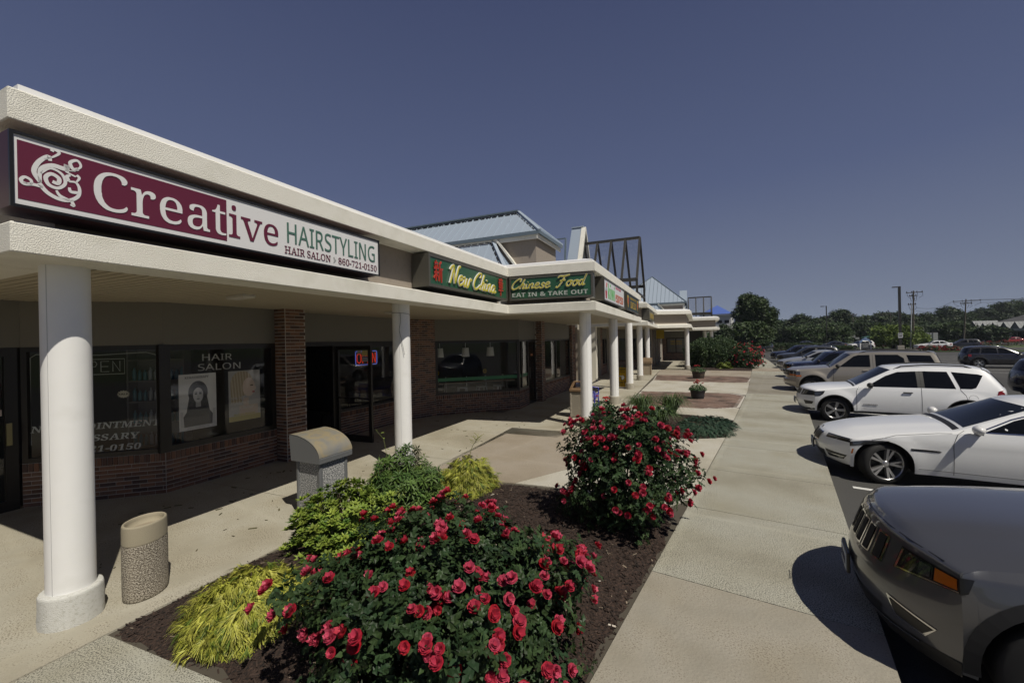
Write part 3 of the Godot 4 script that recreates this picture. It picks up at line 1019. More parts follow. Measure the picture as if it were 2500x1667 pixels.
func salon() -> void:
	var o := thing("hair_salon_storefront", "dark framed hair salon shopfront with brick sill and posters behind the near white column", "shopfront")
	var f1 := wall_frame(-9.12, 2.66, -7.78, 3.81)
	var l1 := 1.7658
	var f2 := wall_frame(-7.78, 3.81, -7.75, 5.72)
	brick_wall(o, "sill_wall", f1, l1, 0.0, 0.644, true)
	brick_wall(o, "sill_wall", f2, 1.91, 0.0, 0.644, true)
	window(o, f1, 0.0, l1, 0.646, 2.36, [], 0.07)
	window(o, f2, 0.0, 1.91, 0.646, 2.36, [], 0.09)
	wall_box("corner_post", o, M.bronze, f2, -0.07, 0.06, 0.646, 2.36, -0.08, 0.012)
	wall_box("shop_fascia", o, M.shop_fascia, f1, 0, l1, 2.362, 3.06, -0.1, -0.002)
	wall_box("shop_fascia", o, M.shop_fascia, f2, 0, 1.91, 2.362, 3.06, -0.1, -0.004)
	var f0 := wall_frame(-9.12, -4.0, -9.12, 2.66)
	wall_box("shop_fascia", o, M.shop_fascia, f0, 0, 6.66, 2.362, 3.06, -0.1, 0.0)
	# door at the left with brass pull
	var dr := window(o, f0, 5.55, 6.63, 0.02, 2.36, [], 0.13, null, "door")
	wall_box("handle", dr, mat(0.30, 0.26, 0.13, 0.35, 0.6), f0, 6.505, 6.56, 0.95, 1.27, 0.006, 0.035)
	wall_box("door_panel", dr, M.bronze, f0, 5.55, 6.63, 0.0, 0.12, -0.06, 0.004)
	wall_box("sticker", dr, mat(0.5, 0.42, 0.36, 0.6), f0, 6.40, 6.48, 1.38, 1.47, -0.032, -0.029)
	window(o, f0, 3.6, 5.52, 0.02, 2.36, [], 0.1)
	wall_box("blank_wall", o, M.shop_fascia, f0, 0, 3.58, 0, 2.36, -0.1, 0.0)
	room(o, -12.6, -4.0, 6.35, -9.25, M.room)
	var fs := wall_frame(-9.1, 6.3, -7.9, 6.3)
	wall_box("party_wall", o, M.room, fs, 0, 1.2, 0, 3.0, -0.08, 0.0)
	var fl := wall_frame(-12.4, 5.0, -12.4, 8.0)
	# lettering on the left window
	var dl := mat(0.42, 0.44, 0.42, 0.6)
	var z1 := f1 * Transform3D(Basis(), Vector3(0, 0, -0.030))
	text("lettering", "NO APPOINTMENT", serif(true), 0.095, dl, o, z1.translated_local(Vector3(0.08, 1.085, 0)), 1.60, 0.002, 0.22)
	text("lettering", "NECESSARY", serif(true), 0.095, dl, o, z1.translated_local(Vector3(0.32, 0.905, 0)), 1.08, 0.002, 0.22)
	text("lettering", "860-721-0150", serif(true), 0.095, dl, o, z1.translated_local(Vector3(0.30, 0.735, 0)), 1.12, 0.002, 0.22)
	# unlit neon OPEN
	var nb := MB.new()
	var tube_m := mat(0.40, 0.41, 0.38, 0.3)
	var zz := f1 * Transform3D(Basis(), Vector3(0.55, 1.92, -0.09))
	var loops := [[[0.0, 0.0], [0.66, 0.0], [0.66, 0.235], [0.0, 0.235], [0.0, 0.0]], [[0.10, 0.04], [0.16, 0.08], [0.16, 0.16], [0.10, 0.2], [0.05, 0.16], [0.05, 0.08], [0.10, 0.04]], [[0.21, 0.04], [0.21, 0.2], [0.29, 0.2], [0.31, 0.16], [0.29, 0.12], [0.21, 0.12]], [[0.46, 0.2], [0.36, 0.2], [0.36, 0.04], [0.46, 0.04]], [[0.36, 0.12], [0.45, 0.12]], [[0.51, 0.04], [0.51, 0.2], [0.60, 0.04], [0.60, 0.2]]]
	for lp in loops:
		var pth := PackedVector3Array()
		for q in lp: pth.append(zz * Vector3(q[0], q[1], 0))
		nb.tube(pth, 0.006, 6)
	part("neon_tube", nb, tube_m, o)
	# HAIR SALON outline letters and posters in the right window
	var z2 := f2 * Transform3D(Basis(), Vector3(0, 0, -0.075))
	text("lettering", "HAIR", sans(), 0.115, tube_m, o, z2.translated_local(Vector3(0.60, 2.075, 0)), 0.50, 0.004)
	text("lettering", "SALON", sans(), 0.115, tube_m, o, z2.translated_local(Vector3(0.53, 1.905, 0)), 0.72, 0.004)
	poster(f2, 0.22, 0.80, 0.92, 1.86, 0)
	poster(f2, 1.01, 1.60, 0.93, 1.86, 1)
	# wavy loose cable of the neon sign
	nb = MB.new()
	nb.tube(PackedVector3Array([f1 * Vector3(0.07, 0.9, -0.06), f1 * Vector3(0.06, 1.5, -0.07), f1 * Vector3(0.07, 2.2, -0.07), f1 * Vector3(0.14, 2.25, -0.07), f1 * Vector3(0.9, 2.22, -0.08), f1 * Vector3(1.5, 2.25, -0.07), f1 * Vector3(1.68, 2.19, -0.06)]), 0.006, 6)
	part("cable", nb, tube_m, o)
	# starburst price card
	var sp := PackedVector2Array()
	for k in 28:
		var t := TAU * k / 28.0
		var r := 0.075 if k % 2 else 0.055
		sp.append(Vector2(1.21 + cos(t) * r * 1.15, 1.60 + sin(t) * r * 0.85))
	nb = MB.new(); nb.plate(sp, -0.05, -0.045, f1)
	part("price_card", nb, mat(0.5, 0.48, 0.36, 0.7), o)
	text("lettering", "SALE", sans(true), 0.025, M.dark, o, f1 * Transform3D(Basis(), Vector3(1.15, 1.59, -0.044)), 0.12, 0.002)
	# display shelves with bottles
	var sh := thing("display_shelf", "shelf rack of teal and white hair product bottles inside the salon window", "shelf")
	var fx := wall_frame(-9.3, 4.0, -8.6, 4.55)
	var b := MB.new()
	for y in [0.55, 0.95, 1.35, 1.72, 2.1]: b.boxv(fx * Vector3(0.42, y, -0.12), fx.basis.x * 0.44, Vector3.UP * 0.012, fx.basis.z * 0.13)
	for x in [0.0, 0.86]: b.boxv(fx * Vector3(x, 1.2, -0.12), fx.basis.x * 0.012, Vector3.UP * 1.15, fx.basis.z * 0.13)
	b.boxv(fx * Vector3(0.42, 1.2, -0.26), fx.basis.x * 0.44, Vector3.UP * 1.15, fx.basis.z * 0.006)
	part("rack", b, mat(0.12, 0.11, 0.10, 0.6), sh)
	var bot := [mat(0.05, 0.16, 0.19, 0.3), mat(0.3, 0.32, 0.33, 0.3), mat(0.03, 0.09, 0.12, 0.3)]
	for y in [0.565, 0.965, 1.365, 1.735]:
		for k in 10:
			b = MB.new()
			var hgt := 0.19 if k % 3 else 0.23
			b.lathe(PackedVector2Array([Vector2(0.0, 0.0), Vector2(0.03, 0.0), Vector2(0.03, hgt * 0.75), Vector2(0.012, hgt * 0.84), Vector2(0.012, hgt), Vector2(0, hgt)]), 10)
			part("bottle", b, bot[(k / 3) % 3], sh, Transform3D(Basis(), fx * Vector3(0.06 + k * 0.082, y, -0.08)))
	# hanging banner with upright lettering
	var bn := thing("hanging_banner", "grey banner with letters running down it inside the salon window", "banner")
	wall_box("cloth", bn, mat(0.16, 0.155, 0.145, 0.8), f1, 1.50, 1.70, 0.8, 2.22, -0.35, -0.345)
	var k2 := 0
	for ch in ["M", "O", "R", "O", "C", "C", "A", "N"]:
		text("lettering", ch, sans(), 0.085, mat(0.05, 0.05, 0.05, 0.7), bn, f1 * Transform3D(Basis(), Vector3(1.6, 2.02 - k2 * 0.135, -0.344)), 0.0, 0.002, 0.0, true)
		k2 += 1

func poster(f: Transform3D, x0: float, x1: float, y0: float, y1: float, kind: int) -> void:
	var o := thing("poster", "black and white salon poster of a person with long dark hair" if kind == 0 else "colour salon poster of a blond person in profile offering a discount", "poster")
	var im := Image.create(232, 376, false, Image.FORMAT_RGB8)
	var bg := Color(0.66, 0.66, 0.63) if kind == 0 else Color(0.40, 0.39, 0.36)
	for y in 376:
		for x in 232:
			var u := (x + 0.5) / 232.0; var v := 1.0 - (y + 0.5) / 376.0
			var c := bg
			if kind == 0:
				var hair := pow((u - 0.5) / 0.26, 2.0) + pow((v - 0.66) / 0.21, 2.0)
				var lower := absf(u - 0.5) < 0.20 + (0.72 - v) * 0.28 and v < 0.70 and v > 0.30
				if hair < 1.0 or lower: c = Color(0.07, 0.07, 0.07)
				# shirt
				if v < 0.42 and v > 0.06 and absf(u - 0.5) < 0.20 + (0.42 - v) * 1.1 and absf(u - 0.5) < 0.42: c = Color(0.045, 0.045, 0.05)
				if v < 0.34 and v > 0.05 and absf(u - 0.5) > 0.40 - (0.34 - v) * 0.1 and absf(u - 0.5) < 0.47: c = Color(0.5, 0.5, 0.48)
				if absf(u - 0.5) < 0.07 and v > 0.40 and v < 0.52: c = Color(0.42, 0.42, 0.41)
				var face := pow((u - 0.5) / 0.135, 2.0) + pow((v - 0.615) / 0.135, 2.0)
				if face < 1.0:
					c = Color(0.60, 0.60, 0.58).lerp(Color(0.42, 0.42, 0.41), clampf((u - 0.5) * 4.0, 0.0, 0.6))
					if absf(v - 0.64) < 0.012 and absf(absf(u - 0.5) - 0.058) < 0.032: c = Color(0.06, 0.06, 0.06)
					if absf(v - 0.668) < 0.006 and absf(absf(u - 0.5) - 0.058) < 0.04: c = Color(0.12, 0.12, 0.12)
					if pow((u - 0.5) / 0.045, 2.0) + pow((v - 0.545) / 0.013, 2.0) < 1.0: c = Color(0.2, 0.2, 0.2)
					if absf(v - 0.585) < 0.006 and absf(u - 0.5) < 0.022: c = Color(0.3, 0.3, 0.3)
				if v < 0.06: c = Color(0.58, 0.58, 0.56)
			else:
				var hair := pow((u - 0.42) / 0.36, 2.0) + pow((v - 0.74) / 0.25, 2.0)
				if hair < 1.0 or (u < 0.40 and u > 0.06 and v < 0.76 and v > 0.36): c = Color(0.34, 0.27, 0.16).lerp(Color(0.50, 0.43, 0.30), 0.5 + 0.5 * sin(u * 70.0 + v * 9.0))
				var face := pow((u - 0.63) / 0.20, 2.0) + pow((v - 0.66) / 0.19, 2.0)
				if face < 1.0 or (u > 0.78 and u < 0.86 and absf(v - 0.63) < 0.03): c = Color(0.62, 0.50, 0.40)
				if absf(v - 0.69) < 0.012 and u > 0.68 and u < 0.77: c = Color(0.1, 0.07, 0.05)
				if absf(v - 0.555) < 0.015 and u > 0.74 and u < 0.82: c = Color(0.40, 0.06, 0.06)
				if v < 0.45 and u > 0.45 and u < 0.62: c = Color(0.55, 0.43, 0.34)
				if v < 0.30 and u > 0.30 and absf(u - 0.62) < 0.3: c = Color(0.5, 0.4, 0.31)
				if v < 0.10: c = Color(0.42, 0.36, 0.12)
			im.set_pixel(x, y, Color(c.r, c.g, c.b).linear_to_srgb())
	var m := StandardMaterial3D.new()
	m.albedo_texture = ImageTexture.create_from_image(im)
	m.roughness = 0.6
	var b := MB.new()
	var z := -0.045
	# quad() lays the picture with v up; the image has its first row on top
	var nn := f.basis.z
	var c := [f * Vector3(x0, y0, z), f * Vector3(x1, y0, z), f * Vector3(x1, y1, z), f * Vector3(x0, y1, z)]
	var u := [Vector2(0, 1), Vector2(1, 1), Vector2(1, 0), Vector2(0, 0)]
	for t in [0, 2, 1, 0, 3, 2]: b.vert(c[t], nn, u[t])
	var sheet := part("sheet", b, m, o)
	var ink: Material = M.dark if kind == 0 else mat(0.62, 0.6, 0.55, 0.7)
	if kind == 0:
		text("lettering", "KERATHERAPY", serif(), 0.034, M.dark, o, f * Transform3D(Basis(), Vector3(x0 + 0.09, y1 - 0.075, z + 0.001)), 0.37, 0.002)
		text("lettering", "KERATIN INFUSED HAIR CARE", sans(), 0.012, M.dark, o, f * Transform3D(Basis(), Vector3(x0 + 0.12, y0 + 0.025, z + 0.001)), 0.34, 0.001)
	else:
		text("lettering", "20% OFF", serif(), 0.045, ink, o, f * Transform3D(Basis(), Vector3(x0 + 0.03, y0 + 0.40, z + 0.001)), 0.26, 0.002, 0.2)
		text("lettering", "Highlights &", serif(), 0.045, ink, o, f * Transform3D(Basis(), Vector3(x0 + 0.03, y0 + 0.31, z + 0.001)), 0.34, 0.002, 0.2)
		text("lettering", "Haircut Package", serif(), 0.045, ink, o, f * Transform3D(Basis(), Vector3(x0 + 0.03, y0 + 0.22, z + 0.001)), 0.42, 0.002, 0.2)
		text("lettering", "Walk-ins Welcome", serif(), 0.035, mat(0.5, 0.42, 0.03, 0.7), o, f * Transform3D(Basis(), Vector3(x0 + 0.08, y0 + 0.10, z + 0.001)), 0.40, 0.002, 0.2)

func restaurant() -> void:
	var pr := thing("brick_pier", "square brick pier between the salon window and the dark open doorway", "brick pier")
	brick_wall(pr, "pier_face", wall_frame(-7.46, 5.72, -7.43, 6.15), 0.43, 0.0, 3.05, false, 0.40)
	brick_wall(pr, "pier_face", wall_frame(-7.86, 5.712, -7.456, 5.712), 0.404, 0.0, 3.05, false, 0.05)
	brick_wall(pr, "pier_face", wall_frame(-7.447, 6.158, -7.9, 6.158), 0.45, 0.0, 3.05, false, 0.05, false)
	var o := thing("restaurant_storefront", "restaurant shopfront with open glass door and neon sign between two brick piers", "shopfront")
	var f := wall_frame(-8.06, 6.15, -8.02, 10.30)
	var l := 4.15
	brick_wall(o, "sill_wall", f.translated_local(Vector3(1.36, 0, 0)), l - 1.36, 0.0, 0.644, true)
	window(o, f, 1.36, l, 0.646, 2.28, [3.72], 0.055)
	wall_box("door_frame", o, M.bronze, f, 0.0, l, 2.28, 2.375, -0.08, 0.02)
	wall_box("door_frame", o, M.bronze, f, 1.26, 1.36, 0.0, 2.28, -0.1, 0.012)
	wall_box("door_frame", o, M.bronze, f, 0.0, 0.06, 0.0, 2.28, -0.1, 0.01)
	wall_box("shop_fascia", o, M.shop_fascia, f, 0, l, 2.377, 3.06, -0.1, 0.0)
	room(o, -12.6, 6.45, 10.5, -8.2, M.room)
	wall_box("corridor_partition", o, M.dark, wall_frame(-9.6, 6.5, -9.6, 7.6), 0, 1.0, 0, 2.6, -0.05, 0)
	# door leaf, open at right angles
	var fd := wall_frame(-8.05, 7.50, -6.99, 7.56)
	var d := window(o, fd, 0.0, 1.055, 0.02, 2.27, [], 0.085, M.pane, "door")
	wall_box("push_bar", d, M.bronze, fd, 0.05, 1.0, 1.02, 1.05, 0.0, 0.03)
	wall_box("door_panel", d, M.bronze, fd, 0.0, 1.055, 0.0, 0.15, -0.055, 0.004)
	wall_box("sticker", d, mat(0.55, 0.45, 0.18, 0.6), fd, 0.78, 0.95, 2.03, 2.16, -0.032, -0.03)
	wall_box("sticker", d, mat(0.5, 0.5, 0.52, 0.6), fd, 0.78, 0.95, 1.90, 2.02, -0.032, -0.03)
	wall_box("sticker", d, mat(0.05, 0.07, 0.2, 0.6), fd, 0.785, 0.945, 1.985, 2.01, -0.029, -0.028)
	wall_box("sticker", d, mat(0.45, 0.42, 0.36, 0.6), fd, 0.65, 0.76, 2.08, 2.16, -0.032, -0.03)
	text("lettering", "VISA", sans(true), 0.035, mat(0.03, 0.04, 0.16, 0.6), d, fd * Transform3D(Basis(), Vector3(0.80, 1.925, -0.029)), 0.12, 0.002)
	# lit neon OPEN inside the window
	var ns := thing("neon_open_sign", "small lit neon OPEN sign, red letters in a blue border, in the restaurant window", "neon sign")
	var zz := f * Transform3D(Basis(), Vector3(2.12, 1.74, -0.14))
	wall_box("backing", ns, M.black, zz, 0.0, 0.82, 0.0, 0.40, -0.03, -0.01)
	var red := mat(0.5, 0.08, 0.03, 0.4); red.emission_enabled = true; red.emission = Color(1.0, 0.24, 0.09); red.emission_energy_multiplier = 0.55
	var blu := mat(0.2, 0.25, 0.5, 0.4); blu.emission_enabled = true; blu.emission = Color(0.42, 0.5, 0.95); blu.emission_energy_multiplier = 0.42
	var b := MB.new()
	var pth := PackedVector3Array()
	for q in [[0.05, 0.02], [0.77, 0.02], [0.80, 0.05], [0.80, 0.35], [0.77, 0.38], [0.05, 0.38], [0.02, 0.35], [0.02, 0.05], [0.05, 0.02]]: pth.append(zz * Vector3(q[0], q[1], 0))
	b.tube(pth, 0.011, 6)
	part("neon_border", b, blu, ns)
	for lp in [[[0.14, 0.06], [0.21, 0.12], [0.21, 0.27], [0.14, 0.33], [0.07, 0.27], [0.07, 0.12], [0.14, 0.06]], [[0.27, 0.06], [0.27, 0.33], [0.36, 0.33], [0.39, 0.27], [0.36, 0.2], [0.27, 0.2]], [[0.57, 0.33], [0.45, 0.33], [0.45, 0.06], [0.57, 0.06]], [[0.45, 0.2], [0.55, 0.2]], [[0.63, 0.06], [0.63, 0.33], [0.74, 0.06], [0.74, 0.33]]]:
		b = MB.new()
		pth = PackedVector3Array()
		for q in lp: pth.append(zz * Vector3(q[0], q[1], 0))
		b.tube(pth, 0.010, 6)
		part("neon_letter", b, red, ns)
	var li := OmniLight3D.new()
	li.name = "neon_light"
	li.light_color = Color(1.0, 0.35, 0.2); li.light_energy = 0.02; li.omni_range = 6.0; li.omni_attenuation = 2.0; li.light_size = 0.2; li.shadow_enabled = true
	li.position = zz * Vector3(0.41, 0.2, 0.05)
	ns.add_child(li)
	for k in 2:
		var c := thing("dining_chair", "dark cafe chair inside the restaurant, %s the neon sign" % ("left of" if k == 0 else "right of"), "chair", W(-9.0 - 0.3 * k, 0.012, 8.2 + 1.2 * k), 1.2 * k, "cafe chairs inside the restaurant")
		chair_parts(c, mat(0.03, 0.022, 0.018, 0.5), 0.45)
	# corner pier of two brick faces
	var p2 := thing("brick_pier", "angled brick corner pier right of the neon sign and second column", "brick pier")
	brick_wall(p2, "pier_face", wall_frame(-7.99, 10.24, -7.83, 10.56), 0.358, 0.0, 3.05, false, 0.15)
	brick_wall(p2, "pier_face", wall_frame(-7.83, 10.56, -7.61, 11.08), 0.565, 0.0, 3.05, false, 0.15)

func chair_parts(c: Node3D, m: Material, seat: float) -> void:
	var b := MB.new(); b.bevel(Vector3(0, seat, 0), Vector3(0.36, 0.03, 0.36), 0.01); part("seat", b, m, c)
	b = MB.new(); b.bevel(Vector3(0, seat + 0.34, -0.17), Vector3(0.34, 0.22, 0.02), 0.008); part("backrest", b, m, c)
	for s in [-1, 1]:
		b = MB.new(); b.bar(Vector3(s * 0.2, 0, 0.2), Vector3(s * 0.15, seat, 0.15), 0.025, 0.025); part("leg", b, m, c)
		b = MB.new(); b.bar(Vector3(s * 0.2, 0, -0.2), Vector3(s * 0.15, seat + 0.4, -0.17), 0.025, 0.025); part("leg", b, m, c)

func tea_shop() -> void:
	var o := thing("tea_shop_storefront", "angled cafe shopfront with wide window over a brick sill and pendant lamps inside", "shopfront")
	var f1 := wall_frame(-7.61, 11.08, -5.55, 13.03)
	var l1 := 2.837
	var f2 := wall_frame(-5.55, 13.03, -5.62, 14.06)
	brick_wall(o, "sill_wall", f1, l1, 0.0, 0.635, true)
	brick_wall(o, "sill_wall", f2, 1.032, 0.0, 0.635, true)
	var clear := pane_mat(0.10)
	window(o, f1, 0.0, l1, 0.637, 2.36, [], 0.075, clear)
	window(o, f2, 0.0, 1.032, 0.637, 2.36, [0.30], 0.06, clear)
	var gs := mat(0.03, 0.17, 0.07, 0.5)
	wall_box("green_stripe", o, gs, f1, 0.08, l1 - 0.08, 1.06, 1.17, -0.032, -0.029)
	wall_box("green_stripe", o, gs, f2, 0.08, 0.98, 1.06, 1.17, -0.032, -0.029)
	wall_box("shop_fascia", o, M.shop_fascia, f1, 0, l1, 2.362, 3.06, -0.1, -0.002)
	wall_box("shop_fascia", o, M.shop_fascia, f2, 0, 1.9, 2.362, 3.06, -0.1, -0.004)
	var f3 := wall_frame(-5.66, 14.06, -5.66, 14.92)
	var dr := window(o, f3, 0.0, 0.86, 0.01, 2.36, [], 0.1, null, "door")
	wall_box("handle", dr, M.bronze_light, f3, 0.10, 0.13, 0.95, 1.35, 0.02, 0.05)
	wall_box("sticker", dr, mat(0.4, 0.16, 0.06, 0.6), f3, 0.4, 0.6, 1.75, 1.83, -0.033, -0.03)
	brick_wall(o, "pier", wall_frame(-5.40, 14.92, -5.42, 15.28), 0.36, 0.0, 3.05, false, 0.3)
	brick_wall(o, "pier", wall_frame(-5.72, 14.912, -5.405, 14.912), 0.315, 0.0, 3.05, false, 0.05, false)
	var f4 := wall_frame(-5.56, 15.28, -5.52, 19.05)
	brick_wall(o, "sill_wall", f4, 3.77, 0.0, 0.645, true)
	window(o, f4, 0.0, 3.77, 0.647, 2.36, [1.78], 0.07)
	wall_box("shop_fascia", o, M.shop_fascia, f4, 0, 3.77, 2.362, 3.06, -0.1, -0.004)
	brick_wall(o, "pier", wall_frame(-5.38, 19.05, -5.36, 19.5), 0.45, 0.0, 3.05, false, 0.3, false)
	brick_wall(o, "pier", wall_frame(-5.70, 19.042, -5.385, 19.042), 0.315, 0.0, 3.05, false, 0.05, false)
	wall_box("end_wall", o, M.taupe, wall_frame(-5.4, 19.5, -12.6, 19.5), 0.0, 7.2, 0.0, 4.3, -0.2, -0.02)
	wall_box("corner_trim", o, M.bronze_light, f4, 3.70, 3.77, 0.0, 3.0, 0.0, 0.02)
	room(o, -11.5, 10.7, 19.3, -8.0, M.room)
	wall_box("side_wall", o, M.room, wall_frame(-8.0, 19.2, -5.7, 19.2), 0, 2.3, 0, 3.0, -0.05, 0)
	wall_box("room_floor", o, M.room_floor, wall_frame(-8.0, 12.2, -8.0, 19.2), 0.0, 7.0, 0.004, 0.012, 0, 2.2)
	# pendant lamps
	var k := 0
	for x in [0.235, 1.11, 1.98]:
		var at := f1 * Vector3(x, 0, -0.55)
		var n: String = ["leftmost", "middle", "rightmost"][k]
		var lp := thing("pendant_lamp", n + " of the three pale drum pendant lamps in the cafe window", "pendant lamp", at, 0.0, "pendant lamps in the cafe window")
		var b := MB.new(); b.lathe(PackedVector2Array([Vector2(0.135, 1.82), Vector2(0.105, 2.12), Vector2(0.0, 2.12)]), 20)
		part("lamp_shade", b, mat(0.66, 0.66, 0.60, 0.7), lp)
		b = MB.new(); b.tube(PackedVector3Array([Vector3(0, 2.12, 0), Vector3(0, 2.64, 0)]), 0.008, 6)
		part("cord", b, M.white, lp)
		k += 1
	var st := mat(0.52, 0.54, 0.54, 0.35, 0.2)
	k = 0
	for x in [0.25, 0.95, 1.62, 2.25]:
		var n: String = ["first", "second", "third", "fourth"][k]
		var c := thing("metal_chair", n + " white metal cafe stool from the left in the cafe window", "chair", f1 * Vector3(x, 0.012, -0.45), -0.86 + 0.15 * k, "white metal stools in the cafe window")
		var b := MB.new(); b.bevel(Vector3(0, 0.78, 0), Vector3(0.32, 0.03, 0.32), 0.012); part("seat", b, st, c)
		for s in [[-1, -1], [-1, 1], [1, -1], [1, 1]]:
			b = MB.new(); b.bar(Vector3(s[0] * 0.19, 0, s[1] * 0.19), Vector3(s[0] * 0.13, 0.78, s[1] * 0.13), 0.045, 0.02); part("leg", b, st, c)
		b = MB.new(); b.bevel(Vector3(0, 0.98, -0.15), Vector3(0.10, 0.36, 0.02), 0.006); part("backrest", b, st, c)
		k += 1
	for x in [0.12, 1.72]:
		var fl := thing("sunflower_vase", "sunflower in a small vase near the %s of the cafe window" % ("left edge" if x < 1 else "middle"), "flower vase", f1 * Vector3(x, 1.0, -0.35), 0.0, "sunflower vases in the cafe")
		var b := MB.new(); b.lathe(PackedVector2Array([Vector2(0, 0), Vector2(0.03, 0), Vector2(0.035, 0.1), Vector2(0.02, 0.15)]), 10); part("vase", b, M.white, fl)
		b = MB.new(); b.tube(PackedVector3Array([Vector3(0, 0.1, 0), Vector3(0.01, 0.3, 0.01)]), 0.005, 5); part("stem", b, mat(0.05, 0.12, 0.03), fl)
		b = MB.new()
		for j in 12:
			var t := TAU * j / 12.0
			b.boxv(Vector3(0.01, 0.32, 0.02) + Vector3(cos(t), sin(t), 0) * 0.05, Vector3(cos(t), sin(t), 0) * 0.025, Vector3(-sin(t), cos(t), 0) * 0.012, Vector3(0, 0, 0.003))
		part("petals", b, mat(0.6, 0.42, 0.02), fl)
		b = MB.new(); b.ball(Vector3(0.01, 0.32, 0.02), Vector3(0.03, 0.03, 0.012), 10); part("flower_head", b, mat(0.05, 0.03, 0.01), fl)
	var ct := thing("window_counter", "narrow counter along the cafe window behind the stools", "counter")
	wall_box("counter_top", ct, mat(0.18, 0.13, 0.08, 0.5), f1, 0.1, l1 - 0.1, 0.96, 1.0, -0.5, -0.2)
	wall_box("bracket", ct, M.bronze, f1, 0.3, 0.34, 0.64, 0.96, -0.5, -0.1)
	wall_box("bracket", ct, M.bronze, f1, 2.4, 2.44, 0.64, 0.96, -0.5, -0.1)

func far_shops() -> void:
	var o := thing("deli_storefront", "row of dark shop windows over a brick sill beyond the glass entrance", "shopfront")
	var f := wall_frame(-5.80, 23.45, -5.75, 33.0)
	brick_wall(o, "sill_wall", f, 9.55, 0, 0.645, true, 0.12, false)
	for x in [[0.0, 0.55], [3.0, 3.5], [5.6, 6.1], [9.0, 9.55]]:
		brick_wall(o, "pier", f.translated_local(Vector3(x[0], 0, 0.15)), x[1] - x[0], 0, 3.05, false, 0.3, false)
	window(o, f, 0.55, 3.0, 0.647, 2.36, [0.9, 1.7, 2.5], 0.06)
	window(o, f, 3.5, 5.6, 0.647, 2.36, [4.2, 4.9], 0.06)
	window(o, f, 6.1, 9.0, 0.647, 2.36, [6.8, 7.6, 8.4], 0.06)
	wall_box("shop_fascia", o, M.shop_fascia, f, 0, 9.55, 2.362, 3.06, -0.1, -0.004)
	wall_box("end_wall", o, M.taupe, wall_frame(-12.6, 23.3, -5.85, 23.3), 0, 6.75, 0, 4.3, -0.12, 0)
	room(o, -11.5, 23.6, 33.0, -5.95, M.room)
	var q := thing("nail_salon_storefront", "far nail salon at the end of the arcade with yellow window lettering", "shopfront")
	var f5 := wall_frame(-5.75, 33.0, -3.45, 35.2)
	brick_wall(q, "sill_wall", f5, 3.18, 0, 0.645, true, 0.12, false)
	window(q, f5, 0.0, 3.18, 0.647, 2.36, [1.0, 2.1], 0.07)
	wall_box("shop_fascia", q, M.shop_fascia, f5, 0, 3.18, 2.362, 3.06, -0.1, -0.004)
	var f6 := wall_frame(-3.45, 35.2, -3.4, 47.0)
	for x in [[0.0, 0.6], [2.0, 2.4], [4.4, 4.8], [6.5, 7.0], [9.5, 10.0]]:
		brick_wall(q, "pier", f6.translated_local(Vector3(x[0], 0, 0.12)), x[1] - x[0], 0, 3.05, false, 0.3, false)
	window(q, f6, 0.6, 6.5, 0.02, 2.36, [2.2, 4.6], 0.1, null, "door")
	window(q, f6, 7.0, 11.8, 0.3, 2.36, [9.7], 0.1)
	wall_box("shop_fascia", q, M.shop_fascia, f6, 0, 11.8, 2.362, 3.06, -0.1, -0.004)
	var f7 := wall_frame(-3.4, 47.0, -0.9, 47.0)
	brick_wall(q, "sill_wall", f7, 2.5, 0, 0.735, false, 0.12, false)
	window(q, f7, 0.35, 2.35, 0.737, 2.33, [1.3], 0.09)
	wall_box("shop_fascia", q, M.shop_fascia, f7, 0, 2.5, 2.33, 3.06, -0.1, 0.0)
	brick_wall(q, "pier", f7.translated_local(Vector3(0, 0, 0.02)), 0.35, 0.74, 2.33, false, 0.1, false)
	wall_box("curtain", q, mat(0.20, 0.195, 0.18, 0.9), f7, 0.45, 2.25, 0.8, 2.25, -0.24, -0.2)
	var yl := mat(0.55, 0.36, 0.01, 0.6)
	text("lettering", "NEW NOBLE", sans(true), 0.17, yl, q, f7 * Transform3D(Basis(), Vector3(0.78, 1.88, -0.028)), 1.1, 0.003)
	text("lettering", "NAILS & SPA", sans(true), 0.17, yl, q, f7 * Transform3D(Basis(), Vector3(0.78, 1.62, -0.028)), 1.1, 0.003)
	text("lettering", "860-257-7277", sans(), 0.07, mat(0.28, 0.18, 0.02, 0.6), q, f7 * Transform3D(Basis(), Vector3(0.78, 1.2, -0.028)), 1.0, 0.003)
	room(q, -11.0, 34.5, 47.0, -5.0, M.room)
	wall_box("back_wall", q, M.room, wall_frame(-5.0, 48.6, 0.5, 48.6), 0, 5.5, 0, 3, 0, 0.1)
	wall_box("side_wall", q, M.room, wall_frame(-0.9, 47.0, -0.9, 56.0), 0, 9, 0, 3.05, -0.2, 0)
	var bn := thing("yellow_banner", "small yellow banner hung from the soffit in the far arcade", "banner")
	wall_box("cloth", bn, mat(0.42, 0.30, 0.02, 0.8), wall_frame(-3.1, 36.0, -2.4, 36.0), 0.0, 0.62, 2.28, 3.0, 0, 0.012)
	# glazed passage between the two rows
	var e := thing("passage_entrance", "dark glazed passage entrance set back between the two canopies", "entrance")
	window(e, wall_frame(-10.0, 19.7, -10.0, 23.2), 0, 3.5, 0.0, 3.0, [0.9, 1.75, 2.6], 0.09)
	wall_box("blank_wall", e, M.taupe, wall_frame(-10.0, 19.5, -10.0, 23.4), 0, 3.9, 3.0, 5.0, -0.1, 0.0)
	wall_box("back_wall", e, M.room, wall_frame(-12.0, 19.5, -12.0, 23.4), 0, 3.9, 0, 3, -0.1, 0.0)
